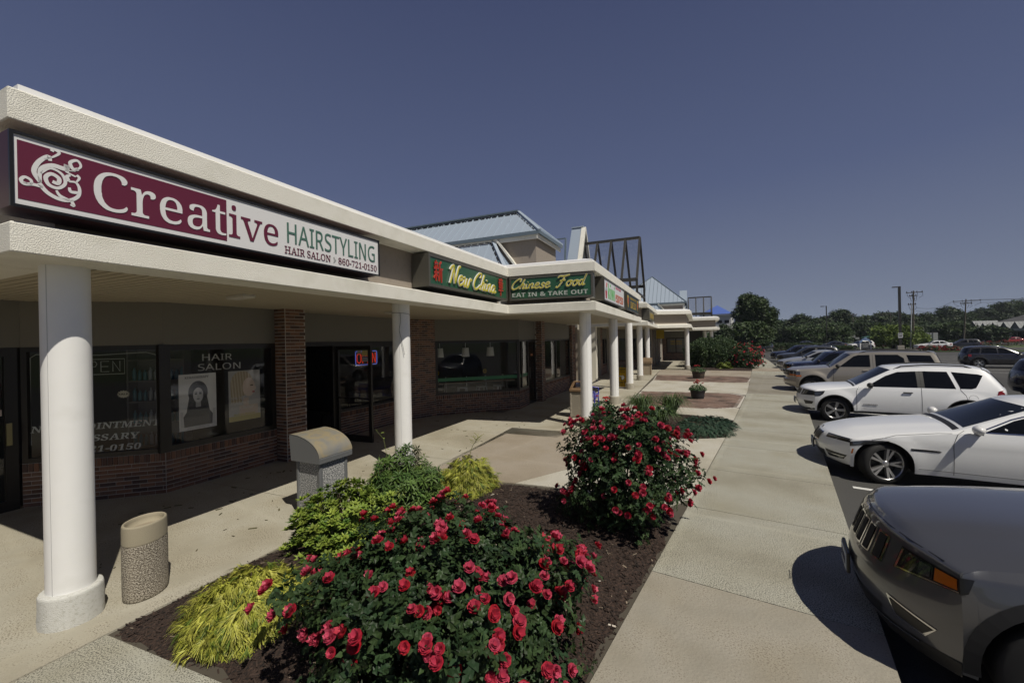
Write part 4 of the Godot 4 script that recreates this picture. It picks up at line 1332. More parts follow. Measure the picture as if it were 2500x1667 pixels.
	for q3 in [[-5.36, 23.28, 0], [-5.10, 19.75, 1]]:
		var sp := thing("square_post", "square cream post %s the glass entrance" % ("on the far side of" if q3[2] == 0 else "on the near side of"), "post", W(q3[0], 0, q3[1]), 0.157)
		var b := MB.new(); b.bevel(Vector3(0, 1.9, 0), Vector3(0.36, 3.8, 0.36), 0.012); part("shaft", b, mat(0.60, 0.575, 0.50, 0.6), sp)
		b = MB.new(); b.bevel(Vector3(0, 3.86, 0), Vector3(0.46, 0.12, 0.46), 0.012); part("cap", b, M.stucco, sp)

# ---------------------------------------------------------------- signs
const SCRIPT := {
	"N": [0.70, [0.0, 0.72, 0.1, 0.93, 0.24, 0.93, 0.12, 0.0], [0.24, 0.93, 0.48, 0.04], [0.48, 0.04, 0.6, 0.93, 0.74, 1.02]],
	"e": [0.40, [0.05, 0.25, 0.28, 0.34, 0.27, 0.5, 0.13, 0.5, 0.05, 0.2, 0.18, 0.0, 0.42, 0.16]],
	"w": [0.60, [0.0, 0.42, 0.09, 0.48, 0.06, 0.1, 0.18, 0.0, 0.29, 0.47], [0.29, 0.47, 0.28, 0.08, 0.41, 0.0, 0.53, 0.46, 0.66, 0.40]],
	"C": [0.58, [0.56, 0.72, 0.6, 0.95, 0.42, 1.0, 0.14, 0.65, 0.05, 0.22, 0.2, 0.0, 0.44, 0.1, 0.6, 0.28]],
	"h": [0.44, [0.05, 0.0, 0.2, 0.6, 0.29, 0.98], [0.09, 0.18, 0.25, 0.48, 0.33, 0.42, 0.28, 0.05, 0.45, 0.1]],
	"i": [0.23, [0.06, 0.48, 0.05, 0.06, 0.25, 0.1], [0.12, 0.64, 0.15, 0.70]],
	"n": [0.42, [0.04, 0.48, 0.04, 0.0], [0.05, 0.22, 0.2, 0.48, 0.29, 0.42, 0.26, 0.05, 0.44, 0.1]],
	"a": [0.46, [0.31, 0.40, 0.16, 0.48, 0.03, 0.2, 0.13, 0.0, 0.28, 0.2, 0.34, 0.47], [0.34, 0.47, 0.31, 0.05, 0.48, 0.1]],
	"s": [0.33, [0.0, 0.07, 0.14, 0.0, 0.26, 0.12, 0.11, 0.34, 0.19, 0.5, 0.32, 0.38]],
	"F": [0.66, [0.0, 0.78, 0.1, 0.95, 0.4, 0.92, 0.78, 1.03], [0.46, 0.95, 0.3, 0.3, 0.12, -0.1, -0.02, -0.02], [0.18, 0.48, 0.56, 0.56]],
	"o": [0.42, [0.2, 0.48, 0.05, 0.3, 0.08, 0.03, 0.24, 0.0, 0.34, 0.25, 0.24, 0.47, 0.44, 0.40]],
	"d": [0.46, [0.3, 0.42, 0.15, 0.48, 0.03, 0.2, 0.13, 0.0, 0.28, 0.2, 0.42, 1.02], [0.42, 1.02, 0.31, 0.05, 0.48, 0.1]],
	" ": [0.30],
}
func script_text(s: String, xf: Transform3D, width: float, height: float, owner: Node3D) -> void:
	var total := 0.0
	for ch in s: total += SCRIPT[ch][0]
	var kx := width / (total + 0.28)
	var sh := Transform3D(Basis(Vector3(1, 0, 0), Vector3(0.28, 1, 0), Vector3(0, 0, 1)), Vector3.ZERO)
	var x := 0.02
	for ch in s:
		var g: Array = SCRIPT[ch]
		if g.size() > 1:
			var white := MB.new(); var gold := MB.new()
			for k in range(1, g.size()):
				var q := PackedVector2Array()
				for j in range(0, g[k].size(), 2): q.append(Vector2((x + g[k][j]) * kx, g[k][j + 1] * height))
				ribbon(q, height * 0.17, height * 0.17, 0.022, white, xf * sh * Transform3D(Basis(), Vector3(0, 0, 0.012)))
				ribbon(q, height * 0.105, height * 0.11, 0.030, gold, xf * sh * Transform3D(Basis(), Vector3(0, 0, 0.012)))
			var l := part("letter", white, M.sign_white, owner)
			part("letter_face", gold, M.gold, l)
		x += g[0]

func strokes(list: Array, xf: Transform3D, w: float, owner: Node3D) -> void:
	var white := MB.new(); var red := MB.new()
	for s in list:
		var q := PackedVector2Array()
		for j in range(0, s.size(), 2): q.append(Vector2(s[j], s[j + 1]))
		ribbon(q, w * 1.1, w * 0.8, 0.012, white, xf * Transform3D(Basis(), Vector3(w * 0.32, -w * 0.22, 0.004)))
		ribbon(q, w * 1.15, w * 0.8, 0.022, red, xf * Transform3D(Basis(), Vector3(0, 0, 0.004)))
	var l := part("character", white, M.sign_white, owner)
	part("character_face", red, M.red, l)

func cabinet(owner: Node3D, xf: Transform3D, w: float, h: float, depth: float, box: Material, face: Material, rim := 0.03, edge_m: Material = null) -> void:
	wall_box("cabinet", owner, box, xf, 0, w, 0, h, -depth, -0.012)
	var b := MB.new()
	for y in [rim / 2, h - rim / 2]: b.boxv(xf * Vector3(w / 2, y, -0.004), xf.basis.x * w / 2, Vector3.UP * rim / 2, xf.basis.z * 0.012)
	for x in [rim / 2, w - rim / 2]: b.boxv(xf * Vector3(x, h / 2, -0.004), xf.basis.x * rim / 2, Vector3.UP * (h / 2 - rim), xf.basis.z * 0.012)
	part("rim", b, edge_m if edge_m else box, owner)
	wall_box("face", owner, face, xf, rim, w - rim, rim, h - rim, -0.011, -0.006)

func signs() -> void:
	# hair salon sign
	var o := thing("salon_sign", "long maroon and white hair salon sign box on the near canopy fascia", "sign")
	var xf := wall_frame(-4.40, 1.25, -4.40, 4.98, 3.33)
	cabinet(o, xf, 3.73, 0.54, 0.36, M.maroon_box, M.sign_white, 0.02, M.black)
	wall_box("colour_panel", o, M.maroon, xf, 0.04, 1.485, 0.062, 0.482, -0.0055, -0.003)
	var z := xf * Transform3D(Basis(), Vector3(0, 0, -0.003))
	text("lettering", "Creat", serif(), 0.315, M.sign_white, o, z.translated_local(Vector3(0.45, 0.115, 0.001)), 1.025, 0.004)
	text("lettering", "ive", serif(), 0.315, M.maroon, o, z.translated_local(Vector3(1.505, 0.115, -0.001)), 0.555, 0.004)
	text("lettering", "HAIRSTYLING", sans(), 0.235, M.teal, o, z.translated_local(Vector3(2.175, 0.195, 0)), 1.46, 0.004)
	text("lettering", "HAIR SALON", serif(), 0.085, M.maroon, o, z.translated_local(Vector3(2.14, 0.062, 0)), 0.67, 0.004)
	text("lettering", "860-721-0150", serif(), 0.085, M.maroon, o, z.translated_local(Vector3(2.94, 0.062, 0)), 0.73, 0.004)
	var b := MB.new()
	var of := z.translated_local(Vector3(0.045, 0.06, 0.0005))
	for s in [[[0.29, 0.30, 0.33, 0.35, 0.31, 0.39, 0.27, 0.36, 0.285, 0.315, 0.315, 0.325], 0.010, 0.022], [[0.29, 0.30, 0.24, 0.285, 0.30, 0.26], 0.004, 0.012],
		[[0.105, 0.155, 0.075, 0.22, 0.10, 0.30, 0.15, 0.36, 0.16, 0.33], 0.024, 0.02], [[0.13, 0.33, 0.18, 0.37, 0.21, 0.41, 0.18, 0.425, 0.17, 0.405], 0.008, 0.02], [[0.105, 0.155, 0.11, 0.25, 0.17, 0.30, 0.24, 0.30, 0.25, 0.335], 0.018, 0.03],
		[[0.25, 0.335, 0.255, 0.28], 0.03, 0.01], [[0.11, 0.22, 0.16, 0.275, 0.22, 0.255, 0.24, 0.19, 0.20, 0.14, 0.15, 0.15, 0.135, 0.20, 0.165, 0.235, 0.205, 0.215, 0.20, 0.175, 0.17, 0.18], 0.013, 0.024],
		[[0.02, 0.125, 0.055, 0.12, 0.06, 0.15, 0.03, 0.165, 0.01, 0.14, 0.025, 0.115, 0.07, 0.125, 0.12, 0.12], 0.012, 0.02], [[0.10, 0.145, 0.14, 0.09, 0.20, 0.06, 0.26, 0.065, 0.31, 0.11, 0.32, 0.17, 0.30, 0.215, 0.26, 0.21], 0.026, 0.012],
		[[0.26, 0.21, 0.25, 0.245, 0.27, 0.26], 0.022, 0.012], [[0.30, 0.215, 0.32, 0.255, 0.305, 0.275], 0.008, 0.018], [[0.31, 0.14, 0.27, 0.135, 0.262, 0.165], 0.02, 0.014], [[0.26, 0.065, 0.21, 0.085, 0.19, 0.12], 0.02, 0.012], [[0.27, 0.07, 0.285, 0.03, 0.265, 0.035], 0.02, 0.01]]:
		ribbon(pts(s[0]), s[1], s[2], 0.003, b, of, 0.25)
	part("scroll_ornament", b, M.sign_white, o)
	b = MB.new()
	ribbon(pts([2.86, 0.065, 2.875, 0.10, 2.865, 0.14]), 0.008, 0.02, 0.002, b, z, 0.3)
	ribbon(pts([2.875, 0.075, 2.895, 0.11]), 0.008, 0.018, 0.002, b, z, 0.3)
	part("leaf_ornament", b, mat(0.35, 0.36, 0.36), o)
	# New China
	o = thing("restaurant_sign", "green sign box with raised yellow script and red characters left of the inner canopy corner", "sign")
	xf = wall_frame(-4.40, 6.25, -4.40, 9.64, 3.33)
	cabinet(o, xf, 3.39, 0.60, 0.36, M.bronze_light, M.sign_green, 0.055)
	z = xf * Transform3D(Basis(), Vector3(0, 0, -0.006))
	script_text("New", z.translated_local(Vector3(0.60, 0.13, 0)), 0.98, 0.36, o)
	script_text("China", z.translated_local(Vector3(1.56, 0.12, 0)), 1.24, 0.36, o)
	strokes([[0.05, 0.34, 0.20, 0.36], [0.12, 0.40, 0.13, 0.35], [0.07, 0.31, 0.10, 0.26], [0.18, 0.32, 0.15, 0.26], [0.02, 0.25, 0.23, 0.27], [0.03, 0.17, 0.23, 0.19], [0.125, 0.25, 0.125, 0.02], [0.11, 0.15, 0.03, 0.06], [0.14, 0.15, 0.21, 0.09], [0.36, 0.39, 0.27, 0.33], [0.28, 0.33, 0.28, 0.15, 0.24, 0.02], [0.28, 0.24, 0.42, 0.26], [0.36, 0.25, 0.36, 0.0]], z.translated_local(Vector3(0.13, 0.10, 0)) * Transform3D(Basis.from_scale(Vector3(0.75, 1, 1)), Vector3.ZERO), 0.032, o)
	strokes([[0.03, 0.36, 0.30, 0.37], [0.11, 0.40, 0.11, 0.33], [0.22, 0.41, 0.21, 0.33], [0.02, 0.29, 0.31, 0.30], [0.08, 0.32, 0.08, 0.22], [0.245, 0.33, 0.245, 0.22], [0.04, 0.24, 0.29, 0.245], [0.03, 0.19, 0.30, 0.195], [0.09, 0.23, 0.09, 0.15], [0.235, 0.235, 0.235, 0.15], [0.01, 0.11, 0.32, 0.12], [0.165, 0.33, 0.165, -0.02]], z.translated_local(Vector3(2.84, 0.11, 0)) * Transform3D(Basis.from_scale(Vector3(0.9, 1, 1)), Vector3.ZERO), 0.028, o)
	# Chinese Food
	o = thing("restaurant_sign", "green sign box facing the camera with yellow script over grey capitals", "sign")
	xf = wall_frame(-4.40, 9.78, -2.23, 10.00, 3.34)
	cabinet(o, xf, 2.13, 0.60, 0.36, M.bronze_light, M.sign_green, 0.05)
	z = xf * Transform3D(Basis(), Vector3(0, 0, -0.006))
	script_text("Chinese", z.translated_local(Vector3(0.04, 0.285, 0)), 1.12, 0.25, o)
	script_text("Food", z.translated_local(Vector3(1.22, 0.30, 0)), 0.80, 0.26, o)
	text("lettering", "EAT IN & TAKE OUT", sans(true), 0.105, M.grey_letter, o, z.translated_local(Vector3(0.075, 0.085, 0.001)), 1.93, 0.01)
	# kiwi espresso
	o = thing("cafe_sign", "white sign box with green and red lettering on the canopy front beyond the green signs", "sign")
	xf = wall_frame(-2.20, 10.9, -2.20, 14.15, 3.32)
	cabinet(o, xf, 3.25, 0.60, 0.36, M.bronze_light, M.sign_white, 0.03)
	z = xf * Transform3D(Basis(), Vector3(0, 0, -0.006))
	text("lettering", "kiwi", sans(true), 0.40, mat(0.10, 0.42, 0.09, 0.4), o, z.translated_local(Vector3(0.55, 0.09, 0)), 1.0, 0.004)
	text("lettering", "espresso", sans(true), 0.30, mat(0.45, 0.10, 0.03, 0.4), o, z.translated_local(Vector3(1.68, 0.09, 0)), 1.36, 0.004)
	text("lettering", "FROZEN YOGURT", sans(), 0.07, mat(0.45, 0.06, 0.12, 0.4), o, z.translated_local(Vector3(1.70, 0.47, 0)), 0.95, 0.004)
	b = MB.new()
	b.plate(pts([0.22, 0.08, 0.36, 0.08, 0.42, 0.28, 0.18, 0.28]), 0, 0.004, z)
	part("cup_emblem", b, mat(0.42, 0.03, 0.04, 0.4), o)
	b = MB.new()
	b.plate(pts([0.18, 0.29, 0.42, 0.29, 0.40, 0.34, 0.32, 0.40, 0.25, 0.38]), 0, 0.004, z)
	part("cup_emblem", b, mat(0.35, 0.38, 0.4, 0.4), o)
	b = MB.new(); b.tube(PackedVector3Array([z * Vector3(0.32, 0.38, 0.01), z * Vector3(0.36, 0.50, 0.01)]), 0.012, 6)
	part("cup_emblem", b, mat(0.42, 0.03, 0.04, 0.4), o)
	# deli
	o = thing("deli_sign", "dark green deli sign box with gold lettering at the far end of the canopy front", "sign")
	xf = wall_frame(-2.20, 14.75, -2.20, 17.85, 3.31)
	cabinet(o, xf, 3.1, 0.61, 0.36, M.bronze_light, mat(0.012, 0.028, 0.022, 0.4), 0.03)
	z = xf * Transform3D(Basis(), Vector3(0, 0, -0.006))
	var gold := mat(0.42, 0.28, 0.03, 0.5)
	text("lettering", "DELI", serif(true), 0.235, gold, o, z.translated_local(Vector3(0.85, 0.12, 0)), 1.45, 0.004)
	text("lettering", "GARDEN CITY", serif(), 0.085, gold, o, z.translated_local(Vector3(0.75, 0.43, 0)), 1.65, 0.004)
	for x in [0.12, 2.62]:
		b = MB.new()
		b.plate(pts([x, 0.50, x, 0.25, x + 0.16, 0.07, x + 0.32, 0.25, x + 0.32, 0.50, x + 0.16, 0.54]), 0, 0.004, z)
		part("shield_emblem", b, gold, o)
		b = MB.new()
		b.plate(pts([x + 0.06, 0.44, x + 0.06, 0.27, x + 0.16, 0.16, x + 0.26, 0.27, x + 0.26, 0.44]), 0.004, 0.007, z)
		part("shield_emblem", b, M.red, o)
	# small far sign
	o = thing("far_shop_sign", "small dark gold sign box on the second canopy", "sign")
	xf = wall_frame(-2.36, 23.55, -2.36, 26.35, 3.30)
	cabinet(o, xf, 2.8, 0.57, 0.36, M.bronze_light, mat(0.10, 0.085, 0.03, 0.4), 0.04)
	z = xf * Transform3D(Basis(), Vector3(0, 0, -0.006))
	text("lettering", "SHOES", serif(true), 0.26, gold, o, z.translated_local(Vector3(0.5, 0.15, 0)), 1.9, 0.004)

# ---------------------------------------------------------------- roofs above the canopy
func face3(b: MB, q: Array, out: Vector3) -> void:
	if q.size() == 3:
		if (q[1] - q[0]).cross(q[2] - q[0]).dot(out) > 0: b.tri(q[0], q[1], q[2])
		else: b.tri(q[0], q[2], q[1])
	else: qz(b, q[0], q[1], q[2], q[3], out)

# standing seams every step metres, running straight up a slope; lower edge from l0 to l1, upper edge from u0 to u1
func seams(o: Node3D, l0: Vector3, l1: Vector3, u0: Vector3, u1: Vector3, step: float, m: Material) -> void:
	var e := (l1 - l0); var len := e.length(); e = e / len
	var b := MB.new()
	var up := (u0 + u1) / 2.0 - (l0 + l1) / 2.0
	var nn := e.cross(up).normalized()
	if nn.y < 0: nn = -nn
	var ua := (u0 - l0).dot(e); var ub := (u1 - l0).dot(e)
	var rise := (u0 - l0) - e * ua
	var n := int(len / step)
	for k in range(1, n):
		var s := len * k / n
		var t := 1.0
		if s < ua: t = s / ua
		elif s > ub: t = (len - s) / (len - ub)
		if t < 0.02: continue
		b.bar(l0 + e * s + nn * 0.012, l0 + e * s + rise * t + nn * 0.012, 0.022, 0.03, nn)
	part("seam", b, m, o).set_meta("kind", "stuff")

func ridge_bar(o: Node3D, a: Vector3, c: Vector3, m: Material, w := 0.14) -> void:
	var b := MB.new(); b.bar(a, c, w, 0.06); part("ridge_cap", b, m, o)
# row of snow-guard like dark dashes beside a ridge
func dashes(o: Node3D, a: Vector3, c: Vector3, n: int) -> void:
	var b := MB.new()
	for k in n:
		b.bar(a.lerp(c, (k + 0.12) / n), a.lerp(c, (k + 0.88) / n), 0.05, 0.035)
	part("vent_slot", b, M.dark, o).set_meta("kind", "stuff")

func roofs() -> void:
	var o := thing("blue_roof_pavilion", "taupe walled pavilion with pale blue standing seam hip roof behind the canopy", "roof pavilion")
	var up := Vector3.UP
	# upper hip roof: eave 6.72, ridge 8.08 running away from the car park
	var e := 6.72; var r := 8.08
	var c0 := W(-5.7, e, 15.7); var c1 := W(-5.7, e, 18.8); var d0 := W(-20, e, 15.7); var d1 := W(-20, e, 18.8)
	var r0 := W(-7.22, r, 17.22); var r1 := W(-20, r, 17.22)
	var b := MB.new()
	face3(b, [c0, r0, r1, d0], up - BA); face3(b, [c1, r0, r1, d1], up + BA); face3(b, [c0, c1, r0], up + BP)
	part("roof", b, M.blue_roof, o)
	seams(o, d0, c0, r1, r0, 0.42, M.blue_roof)
	seams(o, c0, c1, r0, r0, 0.42, M.blue_roof)
	ridge_bar(o, r0 + up * 0.05, r1 + up * 0.05, M.blue_trim, 0.22)
	ridge_bar(o, r0 + up * 0.03, c0 + up * 0.03, M.blue_roof)
	ridge_bar(o, r0 + up * 0.03, c1 + up * 0.03, M.blue_roof)
	dashes(o, r0 - BA * 0.16 - up * 0.11, r1 - BA * 0.16 - up * 0.11, 40)
	dashes(o, r0.lerp(c0, 0.05) - BP * 0.16 - up * 0.01, r0.lerp(c0, 0.95) - BP * 0.16 - up * 0.01, 7)
	b = MB.new()
	b.boxv((c0 + d0) / 2 - up * 0.06, (c0 - d0) / 2 + BP * 0.02, up * 0.07, BA * 0.02)
	b.boxv((c0 + c1) / 2 - up * 0.06, (c1 - c0) / 2, up * 0.07, BP * 0.02)
	part("eave_gutter", b, M.blue_trim, o)
	b = MB.new()
	b.boxv((c0 + d0) / 2 - up * 0.20 + BA * 0.10, (c0 - d0) / 2 - BP * 0.10, up * 0.09, BA * 0.02)
	b.boxv((c0 + c1) / 2 - up * 0.20 - BP * 0.10, (c1 - c0) / 2, up * 0.09, BP * 0.02)
	part("frieze", b, M.stucco, o)
	wall_box("wall", o, M.taupe, wall_frame(-20, 15.95, -5.95, 15.95), 0, 14.05, 4.2, 6.62, -2.6, 0)
	# lower lean-to roof with a hip against the wall
	var h := 6.62
	var l0 := W(-7.9, h, 15.9); var l1 := W(-20, h, 15.9)
	var f0 := W(-6.30, 4.4, 14.3); var f1 := W(-20, 4.4, 14.3); var g0 := W(-6.30, 4.4, 15.9)
	b = MB.new()
	face3(b, [f1, f0, l0, l1], up - BA); face3(b, [f0, g0, l0], up + BP)
	part("lower_roof", b, M.blue_roof, o)
	seams(o, f1, f0, l1, l0, 0.42, M.blue_roof)
	seams(o, f0, g0, l0, l0 + BA * 0.01, 0.22, M.blue_roof)
	ridge_bar(o, l0 + up * 0.03, l1 + up * 0.03, M.blue_trim, 0.16)
	ridge_bar(o, l0 + up * 0.03, f0 + up * 0.03, M.blue_roof)
	dashes(o, l0 - BA * 0.10 - up * 0.12, l1 - BA * 0.10 - up * 0.12, 38)
	dashes(o, l0.lerp(f0, 0.04) - BP * 0.14 + up * 0.01, l0.lerp(f0, 0.96) - BP * 0.14 + up * 0.01, 8)
	b = MB.new()
	b.bar(l0 - BA * 0.06 + BP * 0.16 + up * 0.10, g0 - BA * 0.06 + BP * 0.16 + up * 0.10, 0.08, 0.26, -BA)
	b.bar(W(-6.4, 4.55, 15.86), W(-5.93, 4.55, 15.86), 0.06, 0.16)
	part("white_trim", b, M.stucco, o)
	# blue A roof over the passage with white front trim
	var a := thing("entrance_gable", "steep narrow pale blue gable with white front trim over the glass entrance", "gable roof")
	var t0 := W(-5.22, 8.08, 21.05); var t1 := W(-5.85, 8.08, 21.05)
	var wd := 1.62; var hb := 5.0
	b = MB.new()
	var s0 := W(-5.22, hb, 21.05 - wd); var s1 := W(-5.85, hb, 21.05 - wd); var s2 := W(-5.22, hb, 21.05 + wd); var s3 := W(-5.85, hb, 21.05 + wd)
	face3(b, [s0, s1, t1, t0], up - BA * 2); face3(b, [s2, s3, t1, t0], up + BA * 2); face3(b, [s1, s3, t1], -BP)
	part("roof", b, M.blue_roof, a)
	ridge_bar(a, t0 + up * 0.02, t1 + up * 0.02, M.blue_roof)
	b = MB.new()
	b.bar(s0 - up * 0.1, t0 - up * 0.04, 0.10, 0.22, BP); b.bar(s2 - up * 0.1, t0 - up * 0.04, 0.10, 0.22, BP)
	part("white_trim", b, M.stucco, a)
	b = MB.new(); b.bar(W(-6.0, 7.45, 20.4), W(-7.0, 7.45, 20.4), 0.06, 0.06); b.bar(W(-6.0, 6.3, 20.2), W(-6.0, 7.45, 20.4), 0.08, 0.08); b.bar(W(-7.0, 6.3, 20.2), W(-7.0, 7.45, 20.4), 0.08, 0.08)
	part("roof_rail", b, M.blue_trim, a)
	skylight("dark steel framed glass entrance canopy shaped like a steep tent", -2.47, -5.2, 21.0, 1.42, 5.0, 7.2, 4.2, 5)
	# second pavilion farther along
	o = thing("blue_roof_pavilion", "farther blue hip roof with taupe gable wall above the second canopy", "roof pavilion")
	e = 6.15
	var k := [W(-1.05, e, 48), W(-1.05, e, 56), W(-9.2, e, 56), W(-9.2, e, 48)]
	var ap := W(-4.75, 9.55, 51.7)
	b = MB.new()
	face3(b, [k[0], k[3], ap], up - BA); face3(b, [k[0], k[1], ap], up + BP); face3(b, [k[1], k[2], ap], up + BA); face3(b, [k[2], k[3], ap], up - BP)
	part("roof", b, M.blue_roof, o)
	seams(o, k[3], k[0], ap, ap + BP * 0.01, 0.42, M.blue_trim)
	for q in k: ridge_bar(o, ap + up * 0.03, q + up * 0.03, M.blue_trim, 0.1)
	b = MB.new()
	b.boxv((k[0] + k[3]) / 2 - up * 0.06, (k[0] - k[3]) / 2, up * 0.08, BA * 0.03); b.boxv((k[0] + k[1]) / 2 - up * 0.06, (k[0] - k[1]) / 2, up * 0.08, BP * 0.03)
	part("eave_gutter", b, M.blue_trim, o)
	wall_box("wall", o, M.taupe, wall_frame(-9, 48.3, -1.25, 48.3), 0, 7.75, 4.0, 6.05, -6, 0)
	var fz := MB.new(); fz.boxv(W(-5.1, 5.92, 48.27), BP * 3.9, up * 0.1, BA * 0.04); fz.boxv(W(-1.3, 5.0, 48.25), BP * 0.09, up * 1.0, BA * 0.05)
	part("white_trim", fz, M.stucco, o)
	var m0 := W(-4.05, 6.0, 48.1); var m1 := W(-12, 6.0, 48.1); var n0 := W(-2.5, 4.2, 46.4); var n1 := W(-12, 4.2, 46.4); var n2 := W(-2.5, 4.2, 48.2)
	b = MB.new(); face3(b, [n1, n0, m0, m1], up - BA); face3(b, [n0, n2, m0], up + BP)
	part("lower_roof", b, M.blue_roof, o)
	seams(o, n1, n0, m1, m0, 0.42, M.blue_trim)
	ridge_bar(o, m0 + up * 0.03, n0 + up * 0.03, M.blue_trim, 0.1)
	b = MB.new(); b.bar(m0 - BA * 0.05 + BP * 0.2 + up * 0.06, n2 - BA * 0.05 + BP * 0.2 + up * 0.1, 0.08, 0.26, -BA)
	part("white_trim", b, M.stucco, o)
	a = thing("entrance_gable", "far narrow blue gable seen edge on beside the second glass canopy", "gable roof")
	t0 = W(-1.0, 7.6, 50.4); t1 = W(-1.75, 7.6, 50.4)
	b = MB.new()
	s0 = W(-1.0, 4.4, 49.0); s1 = W(-1.75, 4.4, 49.0); s2 = W(-1.0, 4.4, 51.8); s3 = W(-1.75, 4.4, 51.8)
	face3(b, [s0, s1, t1, t0], up - BA * 2); face3(b, [s2, s3, t1, t0], up + BA * 2); face3(b, [s0, s2, t0], BP); face3(b, [s1, s3, t1], -BP)
	part("roof", b, M.blue_roof, a)
	skylight("smaller far dark steel framed glass canopy above the third canopy", 1.42, -0.88, 50.0, 1.3, 4.9, 6.7, 4.15, 4)
	# pyramid of bright blue and white building at the end
	o = thing("blue_roofed_building", "distant white building with bright blue pyramid roof", "building", Vector3(-13.2, -0.47, -112))
	b = MB.new(); b.box(Vector3(0, 3.9, 0), Vector3(6.4, 7.8, 6.0)); part("wall", b, mat(0.5, 0.5, 0.5), o)
	b = MB.new()
	var w2 := 3.6
	for s in [[-1, -1, 1, -1], [1, -1, 1, 1], [1, 1, -1, 1], [-1, 1, -1, -1]]:
		face3(b, [Vector3(s[0] * w2, 8.2, s[1] * w2), Vector3(s[2] * w2, 8.2, s[3] * w2), Vector3(0, 10.5, 0)], Vector3(s[0] + s[2], 2, s[1] + s[3]))
	part("roof", b, M.blue_bright, o)
	b = MB.new(); b.box(Vector3(0, 8.0, 0), Vector3(7.0, 0.4, 7.0)); part("cornice", b, M.white, o)
	for x in [-2.2, -0.7, 0.8, 2.3]:
		var win := MB.new(); win.box(Vector3(x, 6.4, 3.0), Vector3(1.0, 0.7, 0.06)); part("window", win, M.tint, o)
		win = MB.new(); win.box(Vector3(x, 2.6, 3.0), Vector3(1.0, 1.6, 0.06)); part("window", win, M.tint, o)

func skylight(label: String, pf: float, pb: float, a: float, half: float, eave: float, ridge: float, foot: float, bays: int) -> void:
	var o := thing("glass_canopy", label, "glass canopy")
	var up := Vector3.UP
	var t := 0.10
	var b := MB.new()
	b.bar(W(pb, ridge, a), W(pf, ridge, a), t * 1.2, t * 1.2)
	part("ridge_beam", b, M.steel, o)
	for s in [-1.0, 1.0]:
		b = MB.new()
		b.bar(W(pb, eave, a + s * half), W(pf, eave, a + s * half), t, t * 1.5)
		part("eave_beam", b, M.steel, o)
		for k in bays:
			var p := lerpf(pb, pf, k / (bays - 1.0))
			b = MB.new(); b.bar(W(p, ridge, a), W(p, eave, a + s * half), t * 0.8, t, BP)
			part("rafter", b, M.steel, o)
			b = MB.new(); b.bar(W(p, eave, a + s * half), W(p, foot, a + s * half), t, t, BP)
			part("post", b, M.steel, o)
			if k < bays - 1:
				var p2 := lerpf(pb, pf, (k + 1) / (bays - 1.0))
				b = MB.new()
				b.quad(W(p, eave, a + s * half), W(p2, eave, a + s * half), W(p2, ridge, a), W(p, ridge, a))
				part("pane", b, M.pane_clear, o)
	b = MB.new()
	b.bar(W(pf, foot + 0.2, a - half), W(pf, foot + 0.2, a + half), t, t)
	part("tie_beam", b, M.steel, o)

# ---------------------------------------------------------------- street furniture
func litter_urn() -> void:
	# oval concrete ash urn standing beside the first column
	var o := thing("ash_urn", "oval exposed aggregate ash urn with smooth rim beside the near white column", "trash can", Vector3(-5.105, 0, -1.40), -0.80)
	var sx := 1.0; var sz := 0.78
	var b := MB.new()
	b.lathe(PackedVector2Array([Vector2(0.0, 0.0), Vector2(0.185, 0.0), Vector2(0.197, 0.012), Vector2(0.200, 0.05), Vector2(0.200, 0.495), Vector2(0.196, 0.508)]), 48, Vector3.ZERO, sx, sz)
	part("body", b, M.aggregate, o)
	b = MB.new()
	b.lathe(PackedVector2Array([Vector2(0.190, 0.500), Vector2(0.197, 0.513), Vector2(0.199, 0.52), Vector2(0.197, 0.67), Vector2(0.190, 0.684), Vector2(0.180, 0.687), Vector2(0.170, 0.683), Vector2(0.163, 0.66), Vector2(0.160, 0.60), Vector2(0.0, 0.60)]), 48, Vector3.ZERO, sx, sz)
	part("rim", b, M.cast, o)
	b = MB.new()
	b.lathe(PackedVector2Array([Vector2(0.0, 0.606), Vector2(0.158, 0.606)]), 32, Vector3.ZERO, sx, sz)
	part("sand", b, mat(0.26, 0.22, 0.16, 0.95), o)

